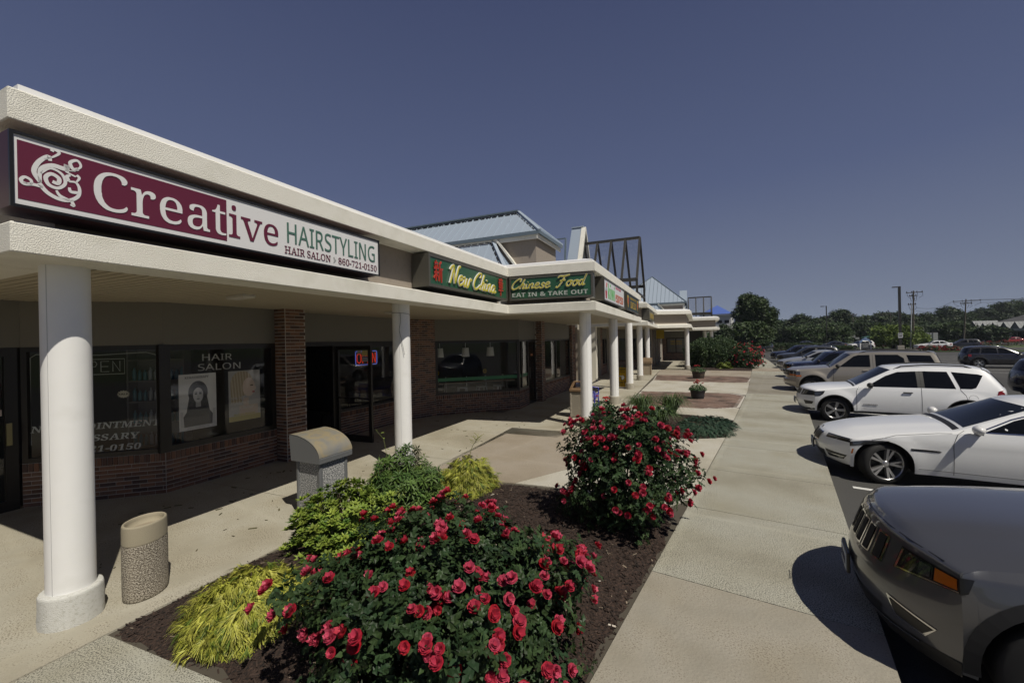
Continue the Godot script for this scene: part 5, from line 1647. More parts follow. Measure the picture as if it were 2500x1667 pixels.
func litter_bin(label: String, at: Vector3, turn: float, w: float, body: Material, lid: Material, trim: Material, h := 0.76, domed := true) -> void:
	var o := thing("litter_bin", label, "trash can", at, turn)
	var b := MB.new()
	b.bevel(Vector3(0, h / 2 + 0.01, 0), Vector3(w, h, w), 0.015)
	part("body", b, body, o)
	b = MB.new()
	for s in [[-1, -1], [1, -1], [1, 1], [-1, 1]]:
		b.bevel(Vector3(s[0] * (w / 2 - 0.012), h / 2, s[1] * (w / 2 - 0.012)), Vector3(0.055, h, 0.055), 0.012)
	part("corner_strip", b, trim, o)
	if domed:
		# hood: curved top falling to the front (+z), wider than the body
		var q := PackedVector2Array()
		var d := w / 2 + 0.055
		q.append(Vector2(-d, h)); q.append(Vector2(d, h)); q.append(Vector2(d + 0.005, h + 0.065))
		for k in 13:
			var t := k / 12.0 * PI / 2
			q.append(Vector2(-d + (2 * d - 0.01) * cos(t), h + 0.075 + 0.275 * sin(t)))
		q.append(Vector2(-d - 0.03, h + 0.34))
		b = MB.new()
		var sk := MB.new()
		var ax := Transform3D(Basis(Vector3(0, 0, 1), Vector3.UP, Vector3(-1, 0, 0)), Vector3.ZERO)
		b.plate(q, -d, d, ax)
		part("hood", b, trim, o)
		var rows := []
		for k in 13:
			var t := k / 12.0 * PI / 2
			var r := PackedVector3Array()
			for s in [-1.0, 1.0]: r.append(ax * Vector3(-d + (2 * d + 0.002) * cos(t), h + 0.078 + 0.279 * sin(t), s * (d + 0.004)))
			rows.append(r)
		sk.grid(rows, -1.0)
		part("hood_top", sk, lid, o)
	else:
		b = MB.new()
		b.bevel(Vector3(0, h + 0.05, 0), Vector3(w + 0.07, 0.09, w + 0.07), 0.02)
		part("lid", b, lid, o)
		b = MB.new()
		for s in [-1, 1]:
			b.bar(Vector3(s * (w / 2 - 0.02), h + 0.09, w / 2 - 0.02), Vector3(s * (w / 2 - 0.08), h + 0.29, 0.05), 0.06, 0.05)
			b.bar(Vector3(s * (w / 2 - 0.02), h + 0.09, -w / 2 + 0.02), Vector3(s * (w / 2 - 0.08), h + 0.29, -0.05), 0.06, 0.05)
			b.bevel(Vector3(s * (w / 2 - 0.08), h + 0.28, 0), Vector3(0.10, 0.05, 0.16), 0.01)
		b.bevel(Vector3(0, h + 0.285, 0), Vector3(w - 0.1, 0.03, 0.16), 0.01)
		part("lid_arch", b, lid, o)
		b = MB.new(); b.box(Vector3(0, h + 0.0, 0), Vector3(w + 0.02, 0.02, w + 0.02)); part("shadow_gap", b, M.black, o)

func bench() -> void:
	# blue steel bench seen from behind one end
	var o := thing("blue_bench", "blue steel bench with grey mesh back beside the third white column", "bench", W(-3.36, 0, 13.85), PI / 2 + 0.157 + 0.12)
	# local x along the seat, +z is the front
	var bl := mat(0.045, 0.05, 0.33, 0.35)
	var me := mat(0.10, 0.10, 0.11, 0.5, 0.3)
	for x in [-0.62, 0.62]:
		var b := MB.new()
		b.bar(Vector3(x, 0.0, 0.25), Vector3(x, 0.44, 0.22), 0.04, 0.04); part("leg", b, bl, o)
		b = MB.new()
		b.tube(PackedVector3Array([Vector3(x, 0.0, -0.28), Vector3(x, 0.25, -0.24), Vector3(x, 0.45, -0.22), Vector3(x, 0.86, -0.40)]), 0.022, 8); part("leg", b, bl, o)
		b = MB.new()
		b.tube(PackedVector3Array([Vector3(x, 0.64, -0.29), Vector3(x, 0.66, 0.0), Vector3(x, 0.63, 0.24), Vector3(x, 0.44, 0.24)]), 0.02, 8); part("armrest", b, bl, o)
		b = MB.new(); b.bar(Vector3(x, 0.05, -0.27), Vector3(x, 0.05, 0.25), 0.03, 0.06); part("foot_rail", b, bl, o)
	var b := MB.new()
	b.bar(Vector3(-0.66, 0.87, -0.40), Vector3(0.66, 0.87, -0.40), 0.05, 0.05); b.bar(Vector3(-0.64, 0.42, 0.24), Vector3(0.64, 0.42, 0.24), 0.05, 0.07); b.bar(Vector3(-0.64, 0.40, -0.22), Vector3(0.64, 0.40, -0.22), 0.05, 0.07)
	part("rail", b, bl, o)
	b = MB.new()
	for k in 26:
		var x := lerpf(-0.6, 0.6, k / 25.0)
		b.bar(Vector3(x, 0.46, -0.225), Vector3(x, 0.85, -0.393), 0.032, 0.008, Vector3(0, 0.4, 1))
	part("back_slats", b, me, o)
	b = MB.new()
	for k in 10:
		var z := lerpf(-0.2, 0.22, k / 9.0)
		b.bar(Vector3(-0.6, 0.445, z), Vector3(0.6, 0.445, z), 0.03, 0.01)
	part("seat_slats", b, bl, o)

func a_board() -> void:
	var o := thing("sandwich_board", "yellow lunch sandwich board with a pointing hand standing between columns", "sandwich board", W(-3.28, 0, 20.08), -0.06 - 0.157 + 0.10)
	var yl := mat(0.46, 0.29, 0.012, 0.5)
	var gr := mat(0.015, 0.10, 0.03, 0.5)
	var lean := 0.16
	for s in [1.0, -1.0]:
		var xf := Transform3D(Basis(Vector3(s, 0, 0), Vector3(0, 1, -s * lean * 1.0).normalized(), Vector3(0, s * s * lean, s).normalized()), Vector3(0, 0.03, s * 0.17))
		var b := MB.new()
		b.plate(pts([-0.30, 0, 0.30, 0, 0.20, 0.95, -0.20, 0.95]), -0.012, 0.0, xf)
		part("panel", b, yl if s > 0 else gr, o)
		b = MB.new()
		b.plate(pts([-0.31, -0.02, 0.31, -0.02, 0.30, 0.045, -0.30, 0.045]), -0.014, 0.004, xf)
		part("foot_strip", b, M.white if s > 0 else gr, o)
		if s > 0:
			text("lettering", "Breakfast", serif(true), 0.10, M.black, o, xf * Transform3D(Basis(), Vector3(-0.19, 0.82, 0.001)), 0.38, 0.003)
			text("lettering", "SERVED HERE", serif(true), 0.05, M.black, o, xf * Transform3D(Basis(), Vector3(-0.19, 0.72, 0.001)), 0.36, 0.003)
			text("lettering", "Lunch", serif(true), 0.14, M.black, o, xf * Transform3D(Basis(), Vector3(-0.24, 0.19, 0.001)), 0.46, 0.003)
			text("lettering", "SPECIALS", serif(true), 0.05, M.black, o, xf * Transform3D(Basis(), Vector3(-0.17, 0.10, 0.001)), 0.34, 0.003)
			b = MB.new()
			b.plate(pts([-0.15, 0.56, 0.0, 0.57, 0.04, 0.60, 0.12, 0.58, 0.17, 0.50, 0.15, 0.42, 0.06, 0.34, 0.0, 0.36, -0.02, 0.42, -0.02, 0.50, -0.15, 0.52]), 0.0, 0.004, xf)
			part("hand_emblem", b, M.black, o)
			b = MB.new()
			b.plate(pts([-0.13, 0.545, 0.0, 0.555, 0.04, 0.585, 0.11, 0.565, 0.15, 0.50, 0.135, 0.43, 0.06, 0.36, 0.02, 0.38, 0.0, 0.43, 0.0, 0.515, -0.13, 0.53]), 0.004, 0.007, xf)
			part("hand_emblem", b, M.white, o)
	var b := MB.new(); b.tube(PackedVector3Array([Vector3(-0.06, 0.95, 0.0), Vector3(0, 1.06, 0.0), Vector3(0.06, 0.95, 0.0)]), 0.018, 6)
	part("handle", b, gr, o)

func planter(label: String, at: Vector3, r: float, h: float, m: Material, sd: int, reds: int) -> void:
	var o := thing("flower_planter", label, "planter", at)
	var b := MB.new()
	b.lathe(PackedVector2Array([Vector2(0, 0), Vector2(r * 0.78, 0), Vector2(r * 0.80, 0.02), Vector2(r * 0.97, h * 0.93), Vector2(r * 1.02, h * 0.93), Vector2(r * 1.02, h), Vector2(r * 0.94, h), Vector2(r * 0.9, h - 0.06), Vector2(0, h - 0.06)]), 28)
	part("tub", b, m, o)
	if r > 0.2:
		b = MB.new()
		for y in [h * 0.25, h * 0.72]:
			var rr: float = r * (0.80 + 0.17 * y / (h * 0.93)) + 0.004
			b.lathe(PackedVector2Array([Vector2(rr, y), Vector2(rr + 0.004, y + 0.004), Vector2(rr + 0.006, y + 0.03), Vector2(rr + 0.004, y + 0.034)]), 28)
		part("hoop", b, M.plastic, o)
	var rn := rng(sd)
	var xs := []; var cs := []
	for k in 520:
		var t := rn.randf() * TAU; var q := sqrt(rn.randf()) * r * 1.15
		var y := h + (rn.randf() * 0.26 * (1.2 - q / (r * 1.3))) - (0.12 * maxf(0.0, q / r - 0.85))
		xs.append(Transform3D(Basis.from_euler(Vector3(rn.randf_range(-1, 1), rn.randf() * TAU, rn.randf_range(-1, 1))).scaled(Vector3.ONE * rn.randf_range(0.7, 1.3)), Vector3(cos(t) * q, y, sin(t) * q)))
		cs.append(Color(0.035, 0.075, 0.022) * rn.randf_range(0.6, 1.9))
	copies_of("leaves", leaf_mesh(0.05, 0.04, 0.01), M.leaf, xs, cs, o)
	for k in reds:
		var t := rn.randf() * TAU; var q := rn.randf() * r * 0.8
		var fl := MB.new()
		for j in 7: fl.ball(Vector3(rn.randf_range(-0.03, 0.03), rn.randf_range(-0.015, 0.02), rn.randf_range(-0.03, 0.03)), Vector3(0.02, 0.014, 0.02), 6)
		part("flower", fl, mat(0.34, 0.012, 0.012, 0.6), o, Transform3D(Basis(), Vector3(cos(t) * q, h + 0.24 + rn.randf() * 0.12, sin(t) * q)))

func furniture() -> void:
	litter_urn()
	litter_bin("grey hooded litter bin with speckled stone panels behind the bright green shrub", Vector3(-5.42, 0, -3.42), 1.70, 0.44, M.aggregate_grey, M.lid, M.grey_metal, 0.74)
	litter_bin("tan pebbled litter bin with brown arched lid behind the third white column", W(-3.28, 0, 12.30), 0.157, 0.46, M.aggregate, mat(0.17, 0.105, 0.055, 0.6), M.aggregate, 0.76, false)
	litter_bin("tan litter bin with brown hood behind the farther white columns", W(-2.98, 0, 27.9), 0.157, 0.46, mat(0.33, 0.275, 0.20, 0.8), mat(0.15, 0.10, 0.055, 0.6), mat(0.20, 0.14, 0.085, 0.7), 0.72)
	bench()
	a_board()
	planter("dark tub of red flowers beside the third white column", Vector3(-4.02, 0, -10.55), 0.30, 0.44, mat(0.035, 0.026, 0.02, 0.7), 11, 7)
	planter("black half barrel planter with red geraniums on the nearer brick band", Vector3(-2.74, 0, -17.05), 0.27, 0.33, mat(0.022, 0.023, 0.026, 0.6), 12, 9)
	planter("brown half barrel planter with sparse red flowers on the farther brick band", Vector3(-4.05, 0, -25.6), 0.36, 0.40, mat(0.075, 0.055, 0.038, 0.7), 13, 6)
	planter("grey green planter with yellow green leaves by the far column", Vector3(-5.5, 0, -35.0), 0.36, 0.36, mat(0.08, 0.085, 0.085, 0.7), 14, 4)
	# loose wire round the second column
	var o := thing("loose_wire", "thin loose wire tied round the second column under the canopy", "wire", W(-4.97, 0, 6.17))
	var b := MB.new()
	var ring := PackedVector3Array()
	for k in 25: ring.append(Vector3(cos(TAU * k / 24.0) * 0.161, 2.84 + 0.02 * sin(TAU * k / 24.0), sin(TAU * k / 24.0) * 0.161))
	b.tube(ring, 0.004, 5, -1.0, false)
	b.tube(PackedVector3Array([Vector3(0.11, 2.86, 0.12), Vector3(0.12, 2.7, 0.12), Vector3(0.10, 2.55, 0.14), Vector3(0.135, 2.36, 0.12), Vector3(0.16, 2.2, 0.10), Vector3(0.17, 2.1, 0.09)]), 0.004, 5)
	part("wire", b, mat(0.16, 0.16, 0.16, 0.6), o)
	# small round ceiling light
	for q in [[-6.0, 3.9, "nearest"], [-6.3, 7.6, "second"]]:
		var l := thing("ceiling_light", "%s pale flush light panel in the canopy soffit" % q[2], "ceiling light", W(q[0], 3.0, q[1]))
		b = MB.new(); b.bevel(Vector3(0, 0.02, 0), Vector3(0.5, 0.05, 0.18), 0.01); part("diffuser", b, mat(0.55, 0.53, 0.48, 0.5), l)
	# joint lines and litter scraps on the terrace
	var rn := rng(77)
	b = MB.new()
	for k in 110:
		var a := rn.randf_range(2.0, 12.0)
		var p := rn.randf_range(-7.3, -3.2) if a > 9.5 else rn.randf_range(-7.3, -4.5)
		var c := W(p, 0.004, a)
		var t := rn.randf() * TAU; var s := rn.randf_range(0.008, 0.05)
		b.col = Color(0.05, 0.045, 0.02) * rn.randf_range(0.6, 2.2)
		b.boxv(c, Vector3(cos(t), 0, sin(t)) * s, Vector3(0, 0.003, 0), Vector3(-sin(t), 0, cos(t)) * s * 0.25)
	var lit := part("fallen_leaves", b, M.chip, self)
	tag(lit, "scattered dry leaf scraps on the concrete near the shops", "", "", "stuff")

# ---------------------------------------------------------------- plants
# one leaf along +x, folded along its rib, facing +y
func leaf_mesh(l: float, w: float, fold: float) -> ArrayMesh:
	var b := MB.new()
	leaf_into(b, Transform3D(), l, w, fold)
	return b.mesh()

func leaf_into(b: MB, xf: Transform3D, l: float, w: float, fold: float) -> void:
	var a := xf * Vector3.ZERO; var m := xf * Vector3(l * 0.5, 0.0, 0); var e := xf * Vector3(l, -fold, 0)
	var s := xf * Vector3(l * 0.45, fold, w / 2); var t := xf * Vector3(l * 0.45, fold, -w / 2)
	b.tri(a, s, m); b.tri(m, s, e); b.tri(a, m, t); b.tri(m, e, t)

func curl(v: Vector3, rn: RandomNumberGenerator, amount: float) -> Basis:
	# frame whose y is v shaken a little, with a random turn
	var y := (v + Vector3(rn.randf_range(-1, 1), rn.randf_range(-1, 1), rn.randf_range(-1, 1)) * amount).normalized()
	var x := y.cross(Vector3(rn.randf_range(-1, 1), rn.randf_range(-1, 1), rn.randf_range(-1, 1)))
	if x.length() < 0.05: x = y.cross(Vector3.RIGHT)
	x = x.normalized()
	return Basis(x, y, x.cross(y))

func rose_mesh(sd: int, pink: float) -> ArrayMesh:
	var b := MB.new()
	var rn := rng(sd)
	var rings := [[7, 0.040, 0.30, 0.034], [6, 0.033, 0.75, 0.031], [5, 0.025, 1.10, 0.026], [4, 0.016, 1.35, 0.020]]
	for i in rings.size():
		var g: Array = rings[i]
		b.col = Color(0.36, 0.008, 0.020).lerp(Color(0.47, 0.060, 0.115), clampf(pink + 0.16 * i, 0.0, 1.0))
		for k in g[0]:
			var t: float = TAU * (k + 0.5 * (i % 2)) / g[0] + rn.randf_range(-0.15, 0.15)
			var lift: float = g[2] + rn.randf_range(-0.15, 0.15)
			var rows := []
			for r in 4:
				var row := PackedVector3Array()
				for c in 4:
					var u := r / 3.0; var v := (c / 3.0 - 0.5) * 2.0
					var rad: float = g[1] * u
					var wid: float = g[3] * sin(PI * (0.15 + 0.62 * u)) * v
					var y: float = rad * tan(minf(lift, 1.25)) * 0.75 + 0.010 * v * v * u - (0.012 * maxf(0.0, u - 0.66) if i < 2 else 0.0)
					row.append(Vector3(rad, y, wid).rotated(Vector3.UP, t))
				rows.append(row)
			b.grid(rows, -1.0)
	return b.mesh()

func rose_bush(label: String, at: Vector3, rad: Vector3, leaves: int, blooms: int, sd: int, low: float, lean := Vector3.ZERO) -> void:
	var o := thing("rose_bush", label, "rose bush", at)
	var rn := rng(sd)
	var f := noise(1.4, sd, 3)
	var shape := func(d: Vector3) -> Vector3:
		var k := 1.0 + 0.55 * f.get_noise_3d(d.x * 1.2, d.y * 1.2, d.z * 1.2)
		return Vector3(d.x * rad.x, d.y * rad.y, d.z * rad.z) * k + lean * maxf(d.y, 0.0)
	var mid := Vector3(0, low, 0)
	var b := MB.new()
	for k in 46:
		var d := Vector3(rn.randf_range(-1, 1), rn.randf_range(0.0, 1.1), rn.randf_range(-1, 1)).normalized()
		var e: Vector3 = mid + shape.call(d) * rn.randf_range(0.8, 1.0)
		var s := Vector3(d.x * 0.10, 0, d.z * 0.10)
		b.tube(PackedVector3Array([s, s.lerp(e, 0.45) + Vector3(0, 0.10, 0), e]), 0.008, 5, 0.003, false)
	part("stem", b, mat(0.035, 0.045, 0.018, 0.8), o)
	# compound leaf of five leaflets
	var lm := MB.new()
	for q in [[0.0, 0.0, 0.0], [0.035, 0.022, 0.9], [0.035, -0.022, -0.9], [0.012, 0.02, 1.1], [0.012, -0.02, -1.1]]:
		leaf_into(lm, Transform3D(Basis.from_euler(Vector3(q[1] * 6.0, q[2], 0)), Vector3(q[0] + (0.05 if q[1] == 0.0 else 0.0), 0, q[1] * 0.4)), 0.044 if q[1] == 0.0 else 0.037, 0.027, 0.005)
	var xs := []; var cs := []
	var n := 0
	while n < leaves:
		var d := Vector3(rn.randf_range(-1, 1), rn.randf_range(-0.75, 1), rn.randf_range(-1, 1)).normalized()
		var clump := f.get_noise_3d(d.x * 4.0 + 9.0, d.y * 4.0, d.z * 4.0)
		if clump < rn.randf_range(-0.40, 0.16): continue
		var p: Vector3 = mid + shape.call(d) * (1.0 - 0.45 * pow(rn.randf(), 1.7))
		if p.y < 0.03: continue
		var bs := curl((d + Vector3(0, 0.7, 0)).normalized(), rn, 0.75).scaled(Vector3.ONE * rn.randf_range(0.8, 1.45))
		xs.append(Transform3D(bs, p))
		cs.append(Color(0.017, 0.036, 0.016).lerp(Color(0.036, 0.060, 0.021), rn.randf()) * rn.randf_range(0.6, 1.5))
		n += 1
	var lv := leaf_mat(); lv.roughness = 0.45; lv.metallic_specular = 0.28
	copies_of("leaves", lm.mesh(), lv, xs, cs, o)
	var rm := mat(1, 1, 1, 0.55); rm.vertex_color_use_as_albedo = true
	rm.backlight_enabled = true; rm.backlight = Color(0.2, 0.2, 0.2)
	var kinds := [rose_mesh(sd + 1, 0.0), rose_mesh(sd + 2, 0.18), rose_mesh(sd + 3, 0.45), rose_mesh(sd + 4, 0.7)]
	n = 0
	while n < blooms:
		var d := Vector3(rn.randf_range(-1, 1), rn.randf_range(-0.3, 0.9), rn.randf_range(-1, 1)).normalized()
		var many := 1 + int(rn.randf() * 2.4)
		for j in many:
			if n >= blooms: break
			var d2 := (d + Vector3(rn.randf_range(-1, 1), rn.randf_range(-0.6, 0.8), rn.randf_range(-1, 1)) * 0.10).normalized()
			var p: Vector3 = mid + shape.call(d2) * rn.randf_range(1.0, 1.07)
			if p.y < 0.12: continue
			var bs := curl((d2 + Vector3(0, 0.55, 0.1)).normalized(), rn, 0.30).scaled(Vector3.ONE * rn.randf_range(0.66, 1.0))
			part("bloom", kinds[rn.randi() % 4], rm, o, Transform3D(bs, p))
			n += 1

func mound(called: String, label: String, cat: String, at: Vector3, rad: Vector3, count: int, sd: int, mesh: Mesh, cols: Array, droop: float, shell := 0.4, wild := 0.5, m: Material = null) -> Node3D:
	var o := thing(called, label, cat, at)
	var rn := rng(sd)
	var f := noise(1.6, sd, 3)
	var xs := []; var cs := []
	var b := MB.new()
	for k in 18:
		var d := Vector3(rn.randf_range(-1, 1), rn.randf_range(0.15, 1), rn.randf_range(-1, 1)).normalized()
		b.tube(PackedVector3Array([Vector3(d.x * 0.05, 0, d.z * 0.05), Vector3(d.x * rad.x, d.y * rad.y, d.z * rad.z) * 0.5 + Vector3(0, 0.05, 0), Vector3(d.x * rad.x, d.y * rad.y, d.z * rad.z) * 0.88]), 0.012, 5, 0.004, false)
	part("stem", b, mat(0.06, 0.04, 0.025, 0.9), o)
	var n := 0
	while n < count:
		var d := Vector3(rn.randf_range(-1, 1), rn.randf_range(-0.1, 1), rn.randf_range(-1, 1)).normalized()
		var k := 1.0 + 0.36 * f.get_noise_3d(d.x * 1.2, d.y * 1.2, d.z * 1.2)
		if f.get_noise_3d(d.x * 5.0 + 3.0, d.y * 5.0, d.z * 5.0) < rn.randf_range(-0.6, -0.05): continue
		var s := 1.0 - shell * pow(rn.randf(), 1.5)
		var p := Vector3(d.x * rad.x, d.y * rad.y, d.z * rad.z) * k * s
		if p.y < 0.02: continue
		# x of the copy runs outward, sinking by droop
		var y := (d + Vector3(0, 0.6, 0) + Vector3(rn.randf_range(-1, 1), rn.randf_range(-0.5, 0.5), rn.randf_range(-1, 1)) * wild).normalized()
		var out := (Vector3(d.x, -droop, d.z) + Vector3(rn.randf_range(-1, 1), rn.randf_range(-0.5, 0.5), rn.randf_range(-1, 1)) * wild).normalized()
		var z := out.cross(y)
		if z.length() < 0.05: continue
		z = z.normalized()
		y = z.cross(out)
		xs.append(Transform3D(Basis(out, y, z).scaled_local(Vector3.ONE * rn.randf_range(0.7, 1.3)), p))
		var c: Color = cols[0].lerp(cols[1], rn.randf())
		if cols.size() > 2 and rn.randf() < 0.12: c = cols[2]
		cs.append(c * rn.randf_range(0.7, 1.3))
		n += 1
	copies_of("leaves", mesh, m if m else M.leaf, xs, cs, o)
	return o

# drooping spray of thin threads
func thread_mesh(l: float, n: int, sd: int, w := 0.006) -> ArrayMesh:
	var b := MB.new()
	var rn := rng(sd)
	for k in n:
		var t := rn.randf_range(-0.6, 0.6); var u := rn.randf_range(-0.3, 0.5)
		var s := rn.randf_range(0.0, l * 0.4)
		var p := Vector3(s, -s * s * 0.8, 0)
		var d := Vector3(cos(t), u, sin(t))
		var len := l * rn.randf_range(0.4, 0.8)
		var pr := p
		for j in 3:
			var q := p + d * len * (j + 1) / 3.0 - Vector3(0, 1, 0) * len * pow((j + 1) / 3.0, 2.0) * 0.45
			var side := Vector3(-d.z, 0, d.x) * w * (1.0 - 0.3 * j)
			b.quad(pr - side, pr + side, q + side * 0.7, q - side * 0.7)
			pr = q
	return b.mesh()

func rosette(l: float, w: float, n: int, lift: float) -> ArrayMesh:
	var b := MB.new()
	for k in n:
		var t := TAU * k / n
		leaf_into(b, Transform3D(Basis(Vector3.UP, t) * Basis(Vector3(0, 0, 1), lift), Vector3.ZERO), l, w, w * 0.15)
	for k in 4:
		leaf_into(b, Transform3D(Basis(Vector3.UP, TAU * (k + 0.5) / 4.0) * Basis(Vector3(0, 0, 1), lift + 0.55), Vector3(0, 0.008, 0)), l * 0.7, w * 0.8, w * 0.15)
	return b.mesh()

func lily(label: String, at: Vector3, r: float, h: float, n: int, sd: int) -> void:
	var o := thing("daylily_clump", label, "grass clump", at)
	var rn := rng(sd)
	var b := MB.new()
	for k in n:
		var t := rn.randf() * TAU
		var reach := r * rn.randf_range(0.45, 1.1); var top := h * rn.randf_range(0.7, 1.1)
		var d := Vector3(cos(t), 0, sin(t)); var s := Vector3(-d.z, 0, d.x)
		var w := rn.randf_range(0.007, 0.012)
		b.col = Color(0.035, 0.070, 0.020).lerp(Color(0.075, 0.115, 0.035), rn.randf()) * rn.randf_range(0.7, 1.3)
		var pr := d * rn.randf() * 0.10; var pw := w
		for j in 6:
			var u := (j + 1) / 6.0
			var q := d * (0.05 + reach * u) + Vector3(0, top * (1.0 - pow(absf(u - 0.62) / 0.62, 2.0)), 0)
			var w2 := w * (1.0 - u * u * 0.9)
			b.quad(pr - s * pw, pr + s * pw, q + s * w2, q - s * w2)
			pr = q; pw = w2
	part("blades", b, M.leaf, o).set_meta("kind", "stuff")

func shrubs() -> void:
	rose_bush("biggest rose bush, covered in red pink blooms, nearest the camera", Vector3(-2.17, 0, -2.35), Vector3(0.98, 0.60, 0.92), 6800, 295, 101, 0.36)
	rose_bush("tall leaning rose bush full of red blooms beside the walk", Vector3(-1.72, 0, -5.10), Vector3(0.74, 0.78, 0.70), 4600, 270, 102, 0.66, Vector3(0.10, 0, 0.05))
	var yl := [Color(0.27, 0.29, 0.035), Color(0.42, 0.41, 0.08), Color(0.11, 0.16, 0.025)]
	mound("golden_cypress", "mounded golden thread cypress at the left corner of the mulch bed", "shrub", Vector3(-3.78, 0, -1.72), Vector3(0.44, 0.42, 0.44), 5200, 103, thread_mesh(0.10, 9, 1, 0.0034), yl, 0.45, 0.5, 0.85)
	var gc := mound("golden_cypress", "smaller pointed golden cypress at the back of the mulch bed", "shrub", Vector3(-4.08, 0, -4.95), Vector3(0.40, 0.56, 0.40), 4200, 104, thread_mesh(0.10, 9, 2, 0.0034), [Color(0.22, 0.245, 0.03), Color(0.36, 0.355, 0.07), Color(0.09, 0.14, 0.02)], 0.4, 0.5, 0.85)
	var b := MB.new()
	b.tube(PackedVector3Array([Vector3(0, 0.45, 0), Vector3(0.08, 0.72, -0.04), Vector3(0.18, 0.86, -0.08)]), 0.005, 5, 0.002)
	for k in 16:
		var a := Vector3(0.10 + 0.006 * k, 0.75 + 0.008 * k, -0.05)
		b.bar(a, a + Vector3(sin(k * 2.4) * 0.09, 0.05, cos(k * 2.4) * 0.09), 0.005, 0.004)
	part("twig", b, mat(0.20, 0.21, 0.04, 0.7), gc)
	mound("azalea_shrub", "bright green azalea shrub in front of the grey hooded bin", "shrub", Vector3(-4.25, 0, -2.95), Vector3(0.62, 0.66, 0.60), 900, 105, rosette(0.070, 0.026, 7, 0.45), [Color(0.11, 0.18, 0.025), Color(0.22, 0.275, 0.045), Color(0.05, 0.10, 0.015)], 0.2, 0.42, 0.35)
	mound("pieris_shrub", "dark green narrow leaved shrub in front of the second white column", "shrub", Vector3(-4.42, 0, -3.95), Vector3(0.55, 0.80, 0.52), 800, 106, rosette(0.10, 0.024, 7, -0.1), [Color(0.040, 0.085, 0.020), Color(0.085, 0.14, 0.030), Color(0.16, 0.20, 0.05)], 0.3, 0.45, 0.4)
	var o := thing("rose_sucker", "single thin wild shoot rising beside the second column", "shoot", Vector3(-5.15, 0, -4.35))
	b = MB.new()
	b.tube(PackedVector3Array([Vector3(0, 0, 0), Vector3(-0.02, 0.5, 0), Vector3(-0.10, 0.82, 0), Vector3(-0.26, 0.95, 0.02)]), 0.005, 5, 0.002)
	part("stem", b, mat(0.12, 0.15, 0.04), o)
	b = MB.new()
	b.col = Color(0.14, 0.18, 0.04)
	for q in [[-0.05, 0.66, 0.4], [-0.10, 0.82, 2.4], [-0.18, 0.90, 0.9], [-0.24, 0.94, 3.3]]:
		leaf_into(b, Transform3D(Basis.from_euler(Vector3(0.3, q[2], 0.2)), Vector3(q[0], q[1], 0)), 0.07, 0.035, 0.005)
	part("leaf", b, M.leaf, o)
	lily("near daylily clump beside the tall rose bush", Vector3(-2.66, 0, -10.85), 0.62, 0.56, 260, 107)
	lily("daylily clump at the back of the middle bed nearest the brick band", Vector3(-2.80, 0, -12.95), 0.68, 0.58, 240, 108)
	lily("daylily clump behind the round planter in the middle bed", Vector3(-3.5, 0, -12.3), 0.66, 0.60, 240, 109)
	mound("juniper", "low spreading blue green juniper in the middle bed by the walk", "shrub", Vector3(-1.72, 0, -11.6), Vector3(0.66, 0.20, 1.25), 2100, 110, thread_mesh(0.14, 8, 3, 0.006), [Color(0.022, 0.055, 0.032), Color(0.05, 0.085, 0.05), Color(0.02, 0.04, 0.02)], 0.1, 0.5, 0.5)
	# far bed: weeping tree, roses, hosta
	var wt := thing("weeping_tree", "dense weeping tree with hanging green branches behind the far planters", "tree", Vector3(-4.5, 0, -36.2))
	b = MB.new(); b.tube(PackedVector3Array([Vector3(0, 0, 0), Vector3(0.1, 1.0, 0), Vector3(0, 1.9, 0)]), 0.09, 8, 0.05); part("trunk", b, M.bark, wt)
	var rn := rng(111)
	var f := noise(0.9, 112, 3)
	var xs := []; var cs := []
	var lm := MB.new()
	for k in 9: leaf_into(lm, Transform3D(Basis.from_euler(Vector3(k * 0.7, k * 2.1, -0.9)), Vector3(0, -0.05 * k, 0)), 0.13, 0.06, 0.01)
	for k in 3600:
		var t := rn.randf() * TAU
		var u := rn.randf()
		var lobe := 1.0 + 0.30 * f.get_noise_2d(cos(t) * 2.0, sin(t) * 2.0)
		var r := (0.35 + 1.72 * sqrt(u)) * lobe
		var top := (2.35 - 0.55 * pow(r / 2.0, 2.4)) * (1.0 + 0.10 * f.get_noise_2d(cos(t) * 3.0 + 7.0, r))
		var y := top - pow(rn.randf(), 1.6) * (top - 0.25) * clampf(r / 1.4, 0.15, 1.0)
		xs.append(Transform3D(Basis.from_euler(Vector3(rn.randf_range(-0.3, 0.3), rn.randf() * TAU, rn.randf_range(-0.3, 0.3))).scaled(Vector3.ONE * rn.randf_range(0.7, 1.3)), Vector3(cos(t) * r, y, sin(t) * r * 1.2)))
		cs.append(Color(0.020, 0.045, 0.016).lerp(Color(0.055, 0.090, 0.028), pow(rn.randf(), 1.5)) * rn.randf_range(0.7, 1.3))
	copies_of("crown", lm.mesh(), M.leaf, xs, cs, wt)
	far_rose("sprawling far rose bush with many small red flowers beside the weeping tree", Vector3(-2.35, 0, -34.9), Vector3(1.15, 1.0, 1.0), 0.75, 900, 260, 113)
	mound("hosta", "small yellow green leafy plant under the weeping tree", "plant", Vector3(-3.55, 0, -33.2), Vector3(0.5, 0.45, 0.4), 260, 114, rosette(0.13, 0.07, 6, 0.3), [Color(0.12, 0.17, 0.03), Color(0.2, 0.24, 0.05)], 0.2, 0.5, 0.4)

